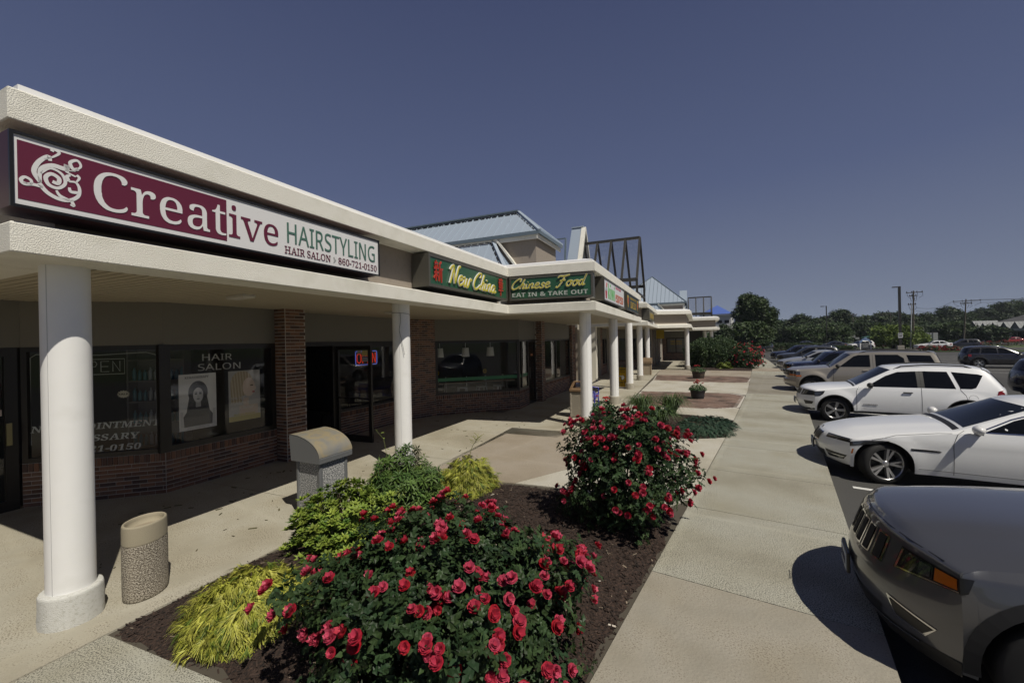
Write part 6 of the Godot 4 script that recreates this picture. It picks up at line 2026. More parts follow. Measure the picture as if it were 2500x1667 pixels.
func far_rose(label: String, at: Vector3, rad: Vector3, low: float, n: int, reds: int, sd: int) -> void:
	var o := thing("rose_bush", label, "rose bush", at)
	var rn := rng(sd)
	var f := noise(1.2, sd, 3)
	var xs := []; var cs := []; var xr := []
	var b := MB.new()
	for k in 12:
		var d := Vector3(rn.randf_range(-1, 1), rn.randf_range(0.3, 1), rn.randf_range(-1, 1)).normalized()
		b.tube(PackedVector3Array([Vector3.ZERO, Vector3(0, low, 0) + d * rad * 0.85]), 0.02, 5, 0.006, false)
	part("stem", b, M.bark, o)
	for k in n + reds:
		var d := Vector3(rn.randf_range(-1, 1), rn.randf_range(-0.7, 1), rn.randf_range(-1, 1)).normalized()
		var p := Vector3(0, low, 0) + d * rad * (1.0 + 0.4 * f.get_noise_3dv(d * 1.3)) * (1.0 - 0.4 * pow(rn.randf(), 2.0) if k < n else 1.03)
		if p.y < 0.05: continue
		var t := Transform3D(curl(d + Vector3(0, 0.4, 0), rn, 0.7).scaled(Vector3.ONE * rn.randf_range(0.8, 1.4)), p)
		if k < n:
			xs.append(t); cs.append(Color(0.02, 0.043, 0.018).lerp(Color(0.05, 0.08, 0.025), rn.randf()))
		elif d.y > -0.4: xr.append(t)
	copies_of("leaves", rosette(0.11, 0.06, 5, 0.2), M.leaf, xs, cs, o)
	var fl := MB.new(); fl.col = Color(0.42, 0.02, 0.04); fl.ball(Vector3(0, 0.02, 0), Vector3(0.042, 0.028, 0.042), 6)
	copies_of("flowers", fl.mesh(), M.chip, xr, [], o)

# ---------------------------------------------------------------- trees
var clumps := {}
func clump(l: float, sd: int) -> ArrayMesh:
	var key := str(l) + "_" + str(sd)
	if not clumps.has(key):
		var b := MB.new()
		var rn := rng(sd)
		for k in 16:
			var p := Vector3(rn.randf_range(-1, 1), rn.randf_range(-0.7, 0.7), rn.randf_range(-1, 1)) * l * 1.2
			leaf_into(b, Transform3D(Basis.from_euler(Vector3(rn.randf_range(-0.8, 0.8), rn.randf() * TAU, rn.randf_range(-0.9, 0.5))), p), l, l * 0.62, l * 0.08)
		clumps[key] = b.mesh()
	return clumps[key]

func tree(called: String, label: String, x: float, z: float, h: float, w: float, col: Array, trunk: float, n: int, sd: int, leaf: float, tall := 1.0) -> Node3D:
	var y0 := -0.5
	var o := thing(called, label, "tree", Vector3(x, y0, z))
	var rn := rng(sd)
	var b := MB.new()
	var cy := trunk + (h - trunk) * 0.5
	b.tube(PackedVector3Array([Vector3.ZERO, Vector3(w * 0.01, trunk * 0.6, 0), Vector3(0, cy, 0), Vector3(w * 0.02, h * 0.82, 0)]), w * 0.032 + 0.06, 7, 0.04)
	var blobs := []
	var nb := 15
	for k in nb:
		var t := TAU * k * 0.381966
		var v := (k + 0.5) / nb
		var yy := trunk + (h - trunk) * (0.12 + 0.78 * v)
		var prof := sin(PI * pow(0.12 + 0.82 * v, 0.8 * tall)) 
		var r := w * 0.5 * prof * rn.randf_range(0.35, 0.75)
		var br := w * rn.randf_range(0.16, 0.25) * (0.75 + 0.4 * prof)
		var c := Vector3(cos(t) * r, minf(yy, h - br * 0.8), sin(t) * r)
		blobs.append([c, br])
		b.tube(PackedVector3Array([Vector3(0, maxf(trunk * 0.8, yy * 0.55), 0), c * Vector3(0.5, 1, 0.5) - Vector3(0, br * 0.3, 0), c]), 0.05 + w * 0.006, 5, 0.02, false)
	part("trunk", b, M.bark, o)
	var xs := []; var cs := []
	for k in n:
		var bl: Array = blobs[rn.randi() % nb]
		var d := Vector3(rn.randf_range(-1, 1), rn.randf_range(-1, 1), rn.randf_range(-1, 1)).normalized()
		var p: Vector3 = bl[0] + d * Vector3(1, 0.8, 1) * bl[1] * (1.0 - 0.5 * pow(rn.randf(), 2.0))
		xs.append(Transform3D(Basis.from_euler(Vector3(rn.randf_range(-0.6, 0.6), rn.randf() * TAU, rn.randf_range(-0.6, 0.6))).scaled(Vector3.ONE * rn.randf_range(0.7, 1.35)), p))
		cs.append(col[0].lerp(col[1], rn.randf()) * rn.randf_range(0.75, 1.25))
	copies_of("crown", clump(leaf, 5), M.leaf, xs, cs, o)
	return o

func hedge(label: String, x0: float, z0: float, x1: float, z1: float, h: float, w: float, n: int, sd: int, col: Array) -> void:
	var o := thing("hedge", label, "hedge", Vector3(x0, -0.47, z0))
	var rn := rng(sd)
	var d := Vector3(x1 - x0, 0, z1 - z0)
	var s := Vector3(-d.z, 0, d.x).normalized()
	var f := noise(0.35, sd, 3)
	var b := MB.new()
	b.bar(Vector3(0, h * 0.4, 0), d + Vector3(0, h * 0.4, 0), w * 0.3, h * 0.7)
	part("branches", b, M.bark, o)
	var xs := []; var cs := []
	for k in n:
		var u := rn.randf()
		var y := h * (1.0 + 0.35 * f.get_noise_2d(u * d.length(), 3.0))
		var p := d * u + s * rn.randf_range(-0.5, 0.5) * w + Vector3(0, y * (1.0 - pow(rn.randf(), 2.0)), 0)
		xs.append(Transform3D(Basis.from_euler(Vector3(rn.randf_range(-0.6, 0.6), rn.randf() * TAU, rn.randf_range(-0.6, 0.6))).scaled(Vector3.ONE * rn.randf_range(0.7, 1.3)), p))
		cs.append(col[0].lerp(col[1], rn.randf()) * rn.randf_range(0.75, 1.25))
	copies_of("foliage", clump(0.16, 7), M.leaf, xs, cs, o)

# ---------------------------------------------------------------- vehicles (local x runs from nose to tail, y up, z across)
func cr(a: float, b: float, c: float, d: float, t: float) -> float:
	return cubic_interpolate(b, c, a, d, t)

func zs(P: Dictionary, x: float, y: float) -> float:
	var L: float = P.L
	var w: float = P.W
	var f := clampf((P.xpf - x) / P.xpf, 0.0, 1.0)
	var r := clampf((x - P.xpr) / (L - P.xpr), 0.0, 1.0)
	w *= 1.0 - P.pf * pow(f, 2.2) - P.pr * pow(r, 2.2)
	var ym: float = P.ym
	if y < ym: w *= 1.0 - 0.055 * pow((ym - y) / (ym - 0.2), 2.0)
	else: w *= 1.0 - 0.075 * pow((y - ym) / 0.45, 2.0)
	# flared arches
	for xc in P.arch:
		var d := Vector2(x - xc, y - P.wy).length()
		w += P.get("flare", 0.02) * (1.0 - smoothstep(P.R, P.R + 0.22, d))
	# crease along the doors
	if P.has("crease"):
		w += 0.012 * exp(-pow((y - P.crease - 0.02 * (x - 2.0)) / 0.03, 2.0)) * smoothstep(0.9, 1.6, x)
	return w

func prep(P: Dictionary) -> void:
	for e in P.prof:
		if e[4] == 0: e[4] = zs(P, e[2], e[3])
	# dense table of the edge curve along the top for lookups by x
	var tab := []
	var u: float = P.t0
	while u <= P.t1 + 0.001:
		var q := edge(P, u)
		if tab.is_empty() or q.x > tab[-1].x + 0.0005: tab.append(q)
		u += 0.05
	P.tab = tab

func ent(P: Dictionary, k: int, j: int) -> float:
	return P.prof[clampi(k, 0, P.prof.size() - 1)][j]
func mixu(P: Dictionary, u: float, j: int) -> float:
	var k := clampi(int(floor(u)), 0, P.prof.size() - 2)
	var t := u - k
	# gentle Catmull-Rom that does not overshoot where points crowd
	var a := lerpf(ent(P, k, j), ent(P, k + 1, j), t)
	return lerpf(a, cr(ent(P, k - 1, j), ent(P, k, j), ent(P, k + 1, j), ent(P, k + 2, j), t), 0.55)
func edge(P: Dictionary, u: float) -> Vector3:
	return Vector3(mixu(P, u, 2), mixu(P, u, 3), mixu(P, u, 4))

func S(P: Dictionary, u: float, v: float) -> Vector3:
	var s := absf(v)
	var e := edge(P, u)
	var x := lerpf(mixu(P, u, 0), e.x, pow(s, 2.3))
	var y := lerpf(mixu(P, u, 1), e.y, pow(s, 2.7))
	if P.has("bulge"):
		var g: Array = P.bulge
		y += g[2] * smoothstep(g[0], g[0] + 0.8, u) * (1.0 - smoothstep(g[1] - 0.6, g[1], u)) * (1.0 - smoothstep(0.50, 0.68, s))
	return Vector3(x, y, e.z * v)

func So(P: Dictionary, u: float, v: float, off: float) -> Vector3:
	var p := S(P, u, v)
	if off == 0.0: return p
	var du := S(P, u + 0.03, v) - S(P, u - 0.03, v)
	var dv := S(P, u, v + 0.01) - S(P, u, v - 0.01)
	return p - du.cross(dv).normalized() * off

func poly_at(tab: Array, x: float) -> float:
	if x <= tab[0][0]: return tab[0][1]
	for k in tab.size() - 1:
		if x <= tab[k + 1][0]: return lerpf(tab[k][1], tab[k + 1][1], (x - tab[k][0]) / (tab[k + 1][0] - tab[k][0]))
	return tab[-1][1]

func edge_at(P: Dictionary, x: float) -> Vector2:
	var t: Array = P.tab
	if x <= t[0].x: return Vector2(t[0].y, t[0].z)
	for k in t.size() - 1:
		if x <= t[k + 1].x:
			var f: float = (x - t[k].x) / (t[k + 1].x - t[k].x)
			return Vector2(lerpf(t[k].y, t[k + 1].y, f), lerpf(t[k].z, t[k + 1].z, f))
	return Vector2(t[-1].y, t[-1].z)

func lower(P: Dictionary, x: float) -> float:
	var y: float = P.sill
	for xc in P.arch:
		var d: float = absf(x - xc)
		if d < P.R: y = maxf(y, P.wy + sqrt(P.R * P.R - d * d))
	return y

func zc(P: Dictionary, x: float, y: float) -> float:
	var sh := poly_at(P.ysh, x)
	if y <= sh: return zs(P, x, y)
	var e := edge_at(P, x)
	var t := clampf((y - sh) / maxf(e.x - sh, 0.01), 0.0, 1.0)
	return lerpf(zs(P, x, sh), e.y, t) + P.get("bow", 0.018) * sin(PI * t) * smoothstep(0.05, 0.3, e.x - sh)

func side_mesh(P: Dictionary, b: MB, dark: MB, s: float) -> void:
	var st := []
	var x: float = P.xs
	while x < P.xe:
		st.append(x); x += 0.07
	st.append(P.xe)
	for xc in P.arch:
		for k in 25:
			var q: float = xc - P.R * cos(PI * k / 24.0)
			st.append(q)
		st.append(xc - P.R - 0.0015); st.append(xc + P.R + 0.0015)
	st.sort()
	var rows := []
	for q in st:
		var row := PackedVector3Array()
		var sh := poly_at(P.ysh, q); var e := edge_at(P, q)
		var yl := lower(P, q)
		if e.x < sh: sh = e.x - 0.001
		for k in 11:
			var y := lerpf(yl, sh, k / 10.0)
			row.append(Vector3(q, y, s * zs(P, q, y)))
		for k in range(1, 6):
			var y := lerpf(sh, e.x, k / 5.0)
			row.append(Vector3(q, y, s * zc(P, q, y)))
		rows.append(row)
	b.grid(rows, s)
	for i in rows.size() - 1:
		var p: Vector3 = rows[i][0]; var q: Vector3 = rows[i + 1][0]
		var pi := p - Vector3(0, 0, s * 0.34); var qi := q - Vector3(0, 0, s * 0.34)
		if s > 0: dark.quad(p, pi, qi, q)
		else: dark.quad(p, q, qi, pi)

func top_patch(P: Dictionary, c: Array, off: float, nu := 6, nv := 8) -> MB:
	var rows := []
	for i in nu + 1:
		var row := PackedVector3Array()
		for j in nv + 1:
			var a := i / float(nu); var t := j / float(nv)
			var p := Vector2(c[0], c[1]).lerp(Vector2(c[6], c[7]), t)
			var q := Vector2(c[2], c[3]).lerp(Vector2(c[4], c[5]), t)
			var g := p.lerp(q, a)
			row.append(So(P, g.x, g.y, off))
		rows.append(row)
	var b := MB.new()
	# corners: (u0,v0) (u1,v0) (u1,v1) (u0,v1); outward is dv x du
	b.grid(rows, -1.0 if c[7] >= c[1] else 1.0)
	return b

func side_poly(P: Dictionary, poly: Array, off: float, s: float) -> MB:
	var q := PackedVector2Array()
	for k in range(0, poly.size(), 2):
		var a := Vector2(poly[k], poly[k + 1]); var k2 := (k + 2) % poly.size()
		var c := Vector2(poly[k2], poly[k2 + 1])
		var n := maxi(1, int(a.distance_to(c) / 0.12))
		for j in n: q.append(a.lerp(c, j / float(n)))
	if Geometry2D.is_polygon_clockwise(q): q.reverse()
	var t := Geometry2D.triangulate_polygon(q)
	var b := MB.new()
	var f := func(g: Vector2) -> Vector3: return Vector3(g.x, g.y, s * (zc(P, g.x, g.y) + off))
	var tris := []
	for k in range(0, t.size(), 3): tris.append([q[t[k]], q[t[k + 1]], q[t[k + 2]], 0])
	while tris.size():
		var g: Array = tris.pop_back()
		var a: Vector2 = g[0]; var c: Vector2 = g[1]; var d: Vector2 = g[2]
		var la := a.distance_to(c); var lb := c.distance_to(d); var lc := d.distance_to(a)
		var m := maxf(la, maxf(lb, lc))
		if m > 0.13 and g[3] < 9:
			# split the longest side
			if la == m: tris.append([a, (a + c) / 2, d, g[3] + 1]); tris.append([(a + c) / 2, c, d, g[3] + 1])
			elif lb == m: tris.append([a, c, (c + d) / 2, g[3] + 1]); tris.append([a, (c + d) / 2, d, g[3] + 1])
			else: tris.append([a, c, (a + d) / 2, g[3] + 1]); tris.append([(a + d) / 2, c, d, g[3] + 1])
			continue
		if ((c - a).cross(d - a) > 0.0) == (s > 0.0): b.tri(f.call(a), f.call(c), f.call(d))
		else: b.tri(f.call(a), f.call(d), f.call(c))
	# smooth normals from the body side
	for k in b.v.size():
		var p := b.v[k]
		var dx := Vector3(0.04, 0, s * (zc(P, p.x + 0.02, p.y) - zc(P, p.x - 0.02, p.y)))
		var dy := Vector3(0, 0.04, s * (zc(P, p.x, p.y + 0.02) - zc(P, p.x, p.y - 0.02)))
		b.n[k] = dx.cross(dy).normalized() * s
	return b

func side_line(P: Dictionary, line: Array, w: float, off: float, s: float) -> MB:
	var b := MB.new()
	var q := []
	for k in range(0, line.size() - 2, 2):
		var a := Vector2(line[k], line[k + 1]); var c := Vector2(line[k + 2], line[k + 3])
		var n := maxi(1, int(a.distance_to(c) / 0.06))
		for j in n: q.append(a.lerp(c, j / float(n)))
	q.append(Vector2(line[-2], line[-1]))
	var f := func(g: Vector2) -> Vector3: return Vector3(g.x, g.y, s * (zc(P, g.x, g.y) + off))
	for i in q.size() - 1:
		var d0: Vector2 = (q[mini(i + 1, q.size() - 1)] - q[maxi(i - 1, 0)]).normalized().orthogonal() * w / 2
		var d1: Vector2 = (q[mini(i + 2, q.size() - 1)] - q[i]).normalized().orthogonal() * w / 2
		var a: Vector3 = f.call(q[i] - d0); var c: Vector3 = f.call(q[i + 1] - d1); var d: Vector3 = f.call(q[i + 1] + d1); var e: Vector3 = f.call(q[i] + d0)
		if (c - a).cross(d - a).z * s > 0: b.quad(a, c, d, e)
		else: b.quad(e, d, c, a)
	return b

func wheel(owner: Node3D, at: Vector3, s: float, P: Dictionary, steer := 0.0) -> void:
	var o := group_part("wheel", owner)
	# wheel axis along z; outer face towards s
	o.transform = Transform3D(Basis(Vector3.UP, steer) * Basis(Vector3(1, 0, 0), s * PI / 2), at)
	var r: float = P.wr; var w: float = P.get("ww", 0.225); var rr: float = r * P.get("rim", 0.68)
	var b := MB.new()
	b.lathe(PackedVector2Array([Vector2(rr, -w / 2), Vector2(rr + 0.02, -w / 2 - 0.004), Vector2(r - 0.03, -w / 2 + 0.004), Vector2(r - 0.006, -w / 2 + 0.025), Vector2(r, -w / 4), Vector2(r, w / 4), Vector2(r - 0.006, w / 2 - 0.025), Vector2(r - 0.03, w / 2 - 0.004), Vector2(rr + 0.02, w / 2 + 0.004), Vector2(rr, w / 2)]), 36)
	part("tyre", b, M.rubber, o)
	b = MB.new()
	b.lathe(PackedVector2Array([Vector2(rr - 0.012, -w / 2), Vector2(rr - 0.02, 0.0), Vector2(rr - 0.012, w / 2 - 0.012), Vector2(rr + 0.004, w / 2 + 0.002), Vector2(rr + 0.008, w / 2 - 0.004)]), 36)
	var n: int = P.get("spokes", 5)
	var face: float = w / 2 - P.get("dish", 0.03)
	for k in n:
		for g in ([-1.0, 1.0] if P.get("split", true) else [0.0]):
			var t: float = TAU * k / n + g * P.get("fork", 0.16)
			var t0: float = TAU * k / n + g * 0.05
			var d0 := Vector3(cos(t0), 0, sin(t0)); var d := Vector3(cos(t), 0, sin(t))
			var a := d0 * rr * 0.17 + Vector3(0, face + 0.004, 0); var c := d * (rr - 0.008) + Vector3(0, face + 0.012, 0)
			var sd := Vector3(-d.z, 0, d.x)
			var w0: float = rr * P.get("sp0", 0.075); var w1: float = rr * P.get("sp1", 0.10)
			var y := Vector3(0, 1, 0)
			var q := [a - sd * w0, a + sd * w0, c + sd * w1, c - sd * w1]
			qz(b, q[0], q[1], q[2], q[3], y)
			for j in 4:
				var e: Vector3 = q[j]; var h: Vector3 = q[(j + 1) % 4]
				qz(b, e, h, h - y * 0.05, e - y * 0.05, (e + h) / 2 - (a + c) / 2)
	b.lathe(PackedVector2Array([Vector2(rr * 0.24, face - 0.04), Vector2(rr * 0.22, face + 0.008), Vector2(rr * 0.13, face + 0.014), Vector2(0, face + 0.016)]), 20)
	part("rim", b, M.alloy, o)
	b = MB.new()
	b.lathe(PackedVector2Array([Vector2(rr - 0.015, -0.02), Vector2(rr * 0.72, -0.015), Vector2(rr * 0.70, 0.0), Vector2(0, 0.0)]), 28)
	part("brake_disc", b, mat(0.05, 0.05, 0.05, 0.4, 0.6), o)

func car(called: String, label: String, cat: String, grp: String, at: Vector3, turn: float, P: Dictionary, paint: Material, steer := 0.0, near_only := false) -> Node3D:
	prep(P)
	var o := thing(called, label, cat, at, turn, grp)
	var b := MB.new(); var dark := MB.new()
	var rows := []
	var n: int = P.prof.size() - 1
	var sub := 4
	for i in n * sub + 1:
		var row := PackedVector3Array()
		for j in 29:
			row.append(S(P, i / float(sub), sin((j / 28.0 - 0.5) * PI)))
		rows.append(row)
	b.grid(rows, -1.0)
	for s in [1.0, -1.0]: side_mesh(P, b, dark, s)
	part("body", b, paint, o)
	dark.box(Vector3(P.L / 2, (P.sill + P.dtop) / 2, 0), Vector3(P.L - 0.9, P.dtop - P.sill + 0.10, (P.W - 0.33) * 2))
	part("underbody", dark, M.black, o)
	for t in P.top:
		for s in ([1.0, -1.0] if t[4] else [1.0]):
			var c: Array = t[2].duplicate()
			if s < 0:
				for k in [1, 3, 5, 7]: c[k] = -c[k]
			part(t[0], top_patch(P, c, t[3]), t[1], o)
	for t in P.side:
		for s in [1.0, -1.0]:
			part(t[0], side_poly(P, t[2], t[3], s), t[1], o)
	for t in P.lines:
		for s in [1.0, -1.0]:
			part(t[0], side_line(P, t[2], t[3], t[4], s), t[1], o)
	for t in P.handles:
		for s in [1.0, -1.0]:
			b = MB.new()
			b.bevel(Vector3(t[0], t[1], s * (zc(P, t[0], t[1]) + 0.022)), Vector3(0.20, 0.032, 0.03), 0.012)
			part("handle", b, P.handle_mat, o)
	for s in [1.0, -1.0]:
		b = MB.new()
		var m: Array = P.mirror
		var z := zc(P, m[0], m[1])
		b.ball(Vector3(m[0] - 0.02, m[1] + 0.05, s * (z + 0.14)), Vector3(0.072, 0.068, 0.105), 14)
		part("mirror", b, P.mirror_mat, o)
		b = MB.new()
		b.bar(Vector3(m[0] + 0.01, m[1] - 0.02, s * (z - 0.02)), Vector3(m[0] + 0.01, m[1] - 0.01, s * (z + 0.12)), 0.06, 0.04)
		part("mirror_arm", b, M.plastic, o)
		for k in 2:
			wheel(o, Vector3(P.arch[k], P.wr, s * (P.W - P.get("tuck", 0.135))), s, P, steer if k == 0 else 0.0)
	if P.has("rails"):
		for s in [1.0, -1.0]:
			b = MB.new()
			var q: Array = P.rails
			var pth := PackedVector3Array()
			for k in 11:
				var x := lerpf(q[0], q[1], k / 10.0)
				var e := edge_at(P, x)
				pth.append(Vector3(x, e.x + 0.05 * sin(PI * clampf(k / 10.0 * 6.0, 0.0, 0.5)) * sin(PI * clampf((10 - k) / 10.0 * 6.0, 0.0, 0.5)) - 0.005, s * (e.y - 0.02)))
			b.tube(pth, 0.018, 8)
			part("roof_rail", b, P.rail_mat, o)
	return o

func plate_text(o: Node3D, x: float, y: float, num: String) -> void:
	var b := MB.new(); b.bevel(Vector3(x, y, 0), Vector3(0.025, 0.17, 0.34), 0.006); part("plate_holder", b, M.black, o)
	b = MB.new(); b.box(Vector3(x - 0.015, y, 0), Vector3(0.006, 0.14, 0.30)); part("number_plate", b, mat(0.45, 0.5, 0.55, 0.5), o)
	text("lettering", num, sans(true), 0.07, mat(0.02, 0.03, 0.10, 0.6), o, Transform3D(Basis(Vector3(0, 0, 1), Vector3.UP, Vector3(-1, 0, 0)), Vector3(x - 0.019, y - 0.035, -0.12)), 0.24, 0.002)

func arc(P: Dictionary, k: int, grow: float) -> Array:
	var q := []
	var r: float = P.R + grow
	for j in 23:
		var t := PI * (j - 1) / 20.0
		var y: float = P.wy + r * sin(t)
		if y < P.sill - 0.02: y = P.sill - 0.02
		q.append(P.arch[k] - r * cos(t)); q.append(y)
	return q

func scaled(P: Dictionary, sx: float, sy: float, sz: float) -> Dictionary:
	var q := P.duplicate(true)
	for e in q.prof:
		e[0] *= sx; e[1] *= sy; e[2] *= sx; e[3] *= sy; e[4] *= sz
	for k in ["L", "xpf", "xpr", "xs", "xe"]: q[k] *= sx
	for k in ["sill", "wy", "ym", "dtop"]: q[k] *= sy
	q.W *= sz
	q.arch = [P.arch[0] * sx, P.arch[1] * sx]
	for e in q.ysh:
		e[0] *= sx; e[1] *= sy
	for grp in ["side", "lines"]:
		for t in q[grp]:
			for k in t[2].size(): t[2][k] *= sx if k % 2 == 0 else sy
	for t in q.handles:
		t[0] *= sx; t[1] *= sy
	q.mirror = [P.mirror[0] * sx, P.mirror[1] * sy]
	if q.has("rails"): q.rails = [P.rails[0] * sx, P.rails[1] * sx]
	return q

func suv_big() -> Dictionary:
	# tall five door off-roader with a slotted grille
	var P := {"L": 4.82, "W": 0.965, "sill": 0.30, "dtop": 0.75, "ym": 0.66, "xpf": 1.15, "pf": 0.135, "xpr": 3.9, "pr": 0.08, "xs": 0.46, "xe": 4.5, "R": 0.455, "wy": 0.40, "wr": 0.385, "arch": [0.98, 3.90], "flare": 0.02, "t0": 7.0, "t1": 18.0,
		"spokes": 5, "split": true, "fork": 0.20, "rim": 0.66, "sp0": 0.08, "sp1": 0.085, "tuck": 0.15, "ww": 0.25,
		"prof": [[0.14, 0.22, 0.46, 0.28, 0], [0.07, 0.32, 0.46, 0.36, 0], [0.025, 0.45, 0.46, 0.47, 0], [0.0, 0.58, 0.46, 0.60, 0], [0.015, 0.68, 0.46, 0.69, 0], [0.045, 0.75, 0.46, 0.76, 0], [0.115, 0.945, 0.46, 0.89, 0], [0.15, 1.0, 0.48, 0.935, 0],
			[0.24, 1.045, 0.58, 0.965, 0.865], [0.7, 1.115, 0.95, 1.03, 0.87], [1.3, 1.165, 1.4, 1.085, 0.86], [1.5, 1.18, 1.5, 1.10, 0.855], [1.56, 1.20, 1.55, 1.115, 0.845], [2.30, 1.665, 2.48, 1.60, 0.64], [2.42, 1.70, 2.62, 1.645, 0.62], [3.2, 1.745, 3.2, 1.69, 0.62], [4.15, 1.71, 4.10, 1.645, 0.60], [4.45, 1.62, 4.33, 1.56, 0.62], [4.70, 1.12, 4.52, 1.10, 0.82], [4.78, 0.85, 4.50, 0.85, 0], [4.80, 0.55, 4.50, 0.55, 0], [4.66, 0.30, 4.50, 0.33, 0]],
		"ysh": [[0.46, 0.90], [1.5, 1.055], [4.5, 1.09]], "bulge": [7.2, 11.0, 0.022], "mirror": [1.78, 1.12], "mirror_mat": M.plastic, "handle_mat": M.plastic, "handles": [[2.75, 0.98], [3.75, 0.99]]}
	P.top = [["windscreen", M.shield, [12.05, -0.93, 12.95, -0.95, 12.95, 0.95, 12.05, 0.93], 0.004, false], ["cowl", M.plastic, [11.2, -0.93, 12.0, -0.93, 12.0, 0.93, 11.2, 0.93], 0.003, false], ["rear_window", M.tint, [17.1, -0.85, 17.85, -0.85, 17.85, 0.85, 17.1, 0.85], 0.005, false],
		["valance", M.plastic, [0.1, -1.0, 1.15, -1.0, 1.15, 1.0, 0.1, 1.0], 0.008, false]]
	P.side = [["side_window", M.tint, [1.80, 1.13, 2.48, 1.545, 2.82, 1.575, 2.82, 1.14], 0.004], ["side_window", M.tint, [2.90, 1.14, 2.90, 1.58, 3.68, 1.575, 3.80, 1.15], 0.004], ["side_window", M.tint, [3.88, 1.15, 3.76, 1.57, 4.22, 1.52, 4.38, 1.17], 0.004],
		["tail_lamp", M.tail, [4.32, 0.90, 4.32, 1.08, 4.50, 1.08, 4.50, 0.90], 0.006], ["sill_cladding", M.plastic, [1.46, 0.29, 1.46, 0.37, 3.42, 0.37, 3.42, 0.29], 0.006]]
	P.lines = [["arch_cladding", M.plastic, arc(P, 0, 0.032), 0.075, 0.006], ["arch_cladding", M.plastic, arc(P, 1, 0.032), 0.075, 0.006], ["door_gap", M.black, [1.62, 1.07, 1.60, 0.6, 1.66, 0.38], 0.008, 0.003], ["door_gap", M.black, [2.86, 1.10, 2.86, 0.38], 0.008, 0.003], ["door_gap", M.black, [3.86, 1.12, 3.72, 0.85], 0.008, 0.003], ["window_trim", M.chrome, [1.72, 1.105, 2.9, 1.125, 4.38, 1.155], 0.018, 0.006]]
	return P

func jeep(at: Vector3, turn: float) -> void:
	var P := suv_big()
	var paint := glossy(0.105, 0.108, 0.118, 0.28, 0.5, 1.0)
	P.lines = P.lines + [["fender_gap", M.black, [0.80, 0.945, 0.93, 0.995, 1.5, 1.062], 0.007, 0.003]]
	var o := car("parked_suv", "big dark grey off-roader with chrome slotted grille, nearest parked car at the lower right", "car", "cars parked nose in along the walk", at, turn, P, paint)
	# seven upright slots with chrome surrounds
	for k in 7:
		var v := (k - 3) * 0.160
		part("grille_slot", top_patch(P, [4.85, v - 0.062, 6.0, v - 0.067, 6.0, v + 0.067, 4.85, v + 0.062], 0.004), M.chrome, o)
		part("grille_opening", top_patch(P, [4.93, v - 0.044, 5.92, v - 0.049, 5.92, v + 0.040, 4.93, v + 0.036], 0.008), M.dark, o)
	for s in [1.0, -1.0]:
		var h := group_part("headlight", o)
		part("surround", top_patch(P, [5.05, s * 0.64, 5.98, s * 0.66, 6.05, s * 1.0, 5.35, s * 1.0], 0.005), M.black, h)
		part("chrome_edge", top_patch(P, [5.08, s * 0.65, 5.15, s * 0.65, 5.44, s * 0.995, 5.38, s * 0.995], 0.009), M.chrome, h)
		part("chrome_edge", top_patch(P, [5.12, s * 0.65, 5.90, s * 0.67, 5.90, s * 0.685, 5.12, s * 0.665], 0.009), M.chrome, h)
		part("lens", top_patch(P, [5.2, s * 0.69, 5.90, s * 0.70, 5.95, s * 0.875, 5.36, s * 0.875], 0.010), M.lamp_dark, h)
		part("projector", top_patch(P, [5.36, s * 0.80, 5.85, s * 0.80, 5.88, s * 0.865, 5.42, s * 0.865], 0.014), M.lamp_glass, h)
		part("surround", side_poly(P, [0.455, 0.80, 0.455, 0.905, 0.52, 0.91, 0.49, 0.82], 0.005, s), M.black, h)
		part("indicator", top_patch(P, [5.40, s * 0.885, 5.93, s * 0.885, 5.97, s * 0.99, 5.48, s * 0.99], 0.011), M.amber, h)
		var f := group_part("fog_lamp", o)
		part("bezel", top_patch(P, [1.75, s * 0.66, 2.75, s * 0.62, 2.3, s * 0.90, 1.6, s * 0.84], 0.006), M.chrome, f)
		part("recess", top_patch(P, [1.87, s * 0.675, 2.62, s * 0.64, 2.2, s * 0.885, 1.70, s * 0.83], 0.010), M.black, f)
	part("chrome_strip", top_patch(P, [1.02, -0.8, 1.10, -0.8, 1.10, 0.8, 1.02, 0.8], 0.012), M.chrome, o)
	part("lower_intake", top_patch(P, [1.2, -0.5, 1.8, -0.55, 1.8, 0.55, 1.2, 0.5], 0.006), M.black, o)
	part("hood_gap", top_patch(P, [7.0, -0.9, 7.08, -0.9, 7.08, 0.9, 7.0, 0.9], 0.003), M.black, o)
	text("badge", "Jeep", sans(true), 0.05, M.chrome, o, Transform3D(Basis(Vector3(0, 0, 1), Vector3(0.5, 0.86, 0).normalized(), Vector3(-0.86, 0.5, 0).normalized()), S(P, 6.45, -0.09) + Vector3(-0.012, 0.0, 0)), 0.17, 0.006)
	plate_text(o, -0.02, 0.53, "AF 83721")
	var b := MB.new()
	for v in [-0.42, 0.42]: b.ball(So(P, 10.3, v, 0.008), Vector3(0.035, 0.012, 0.02), 8)
	part("washer_jet", b, M.black, o)

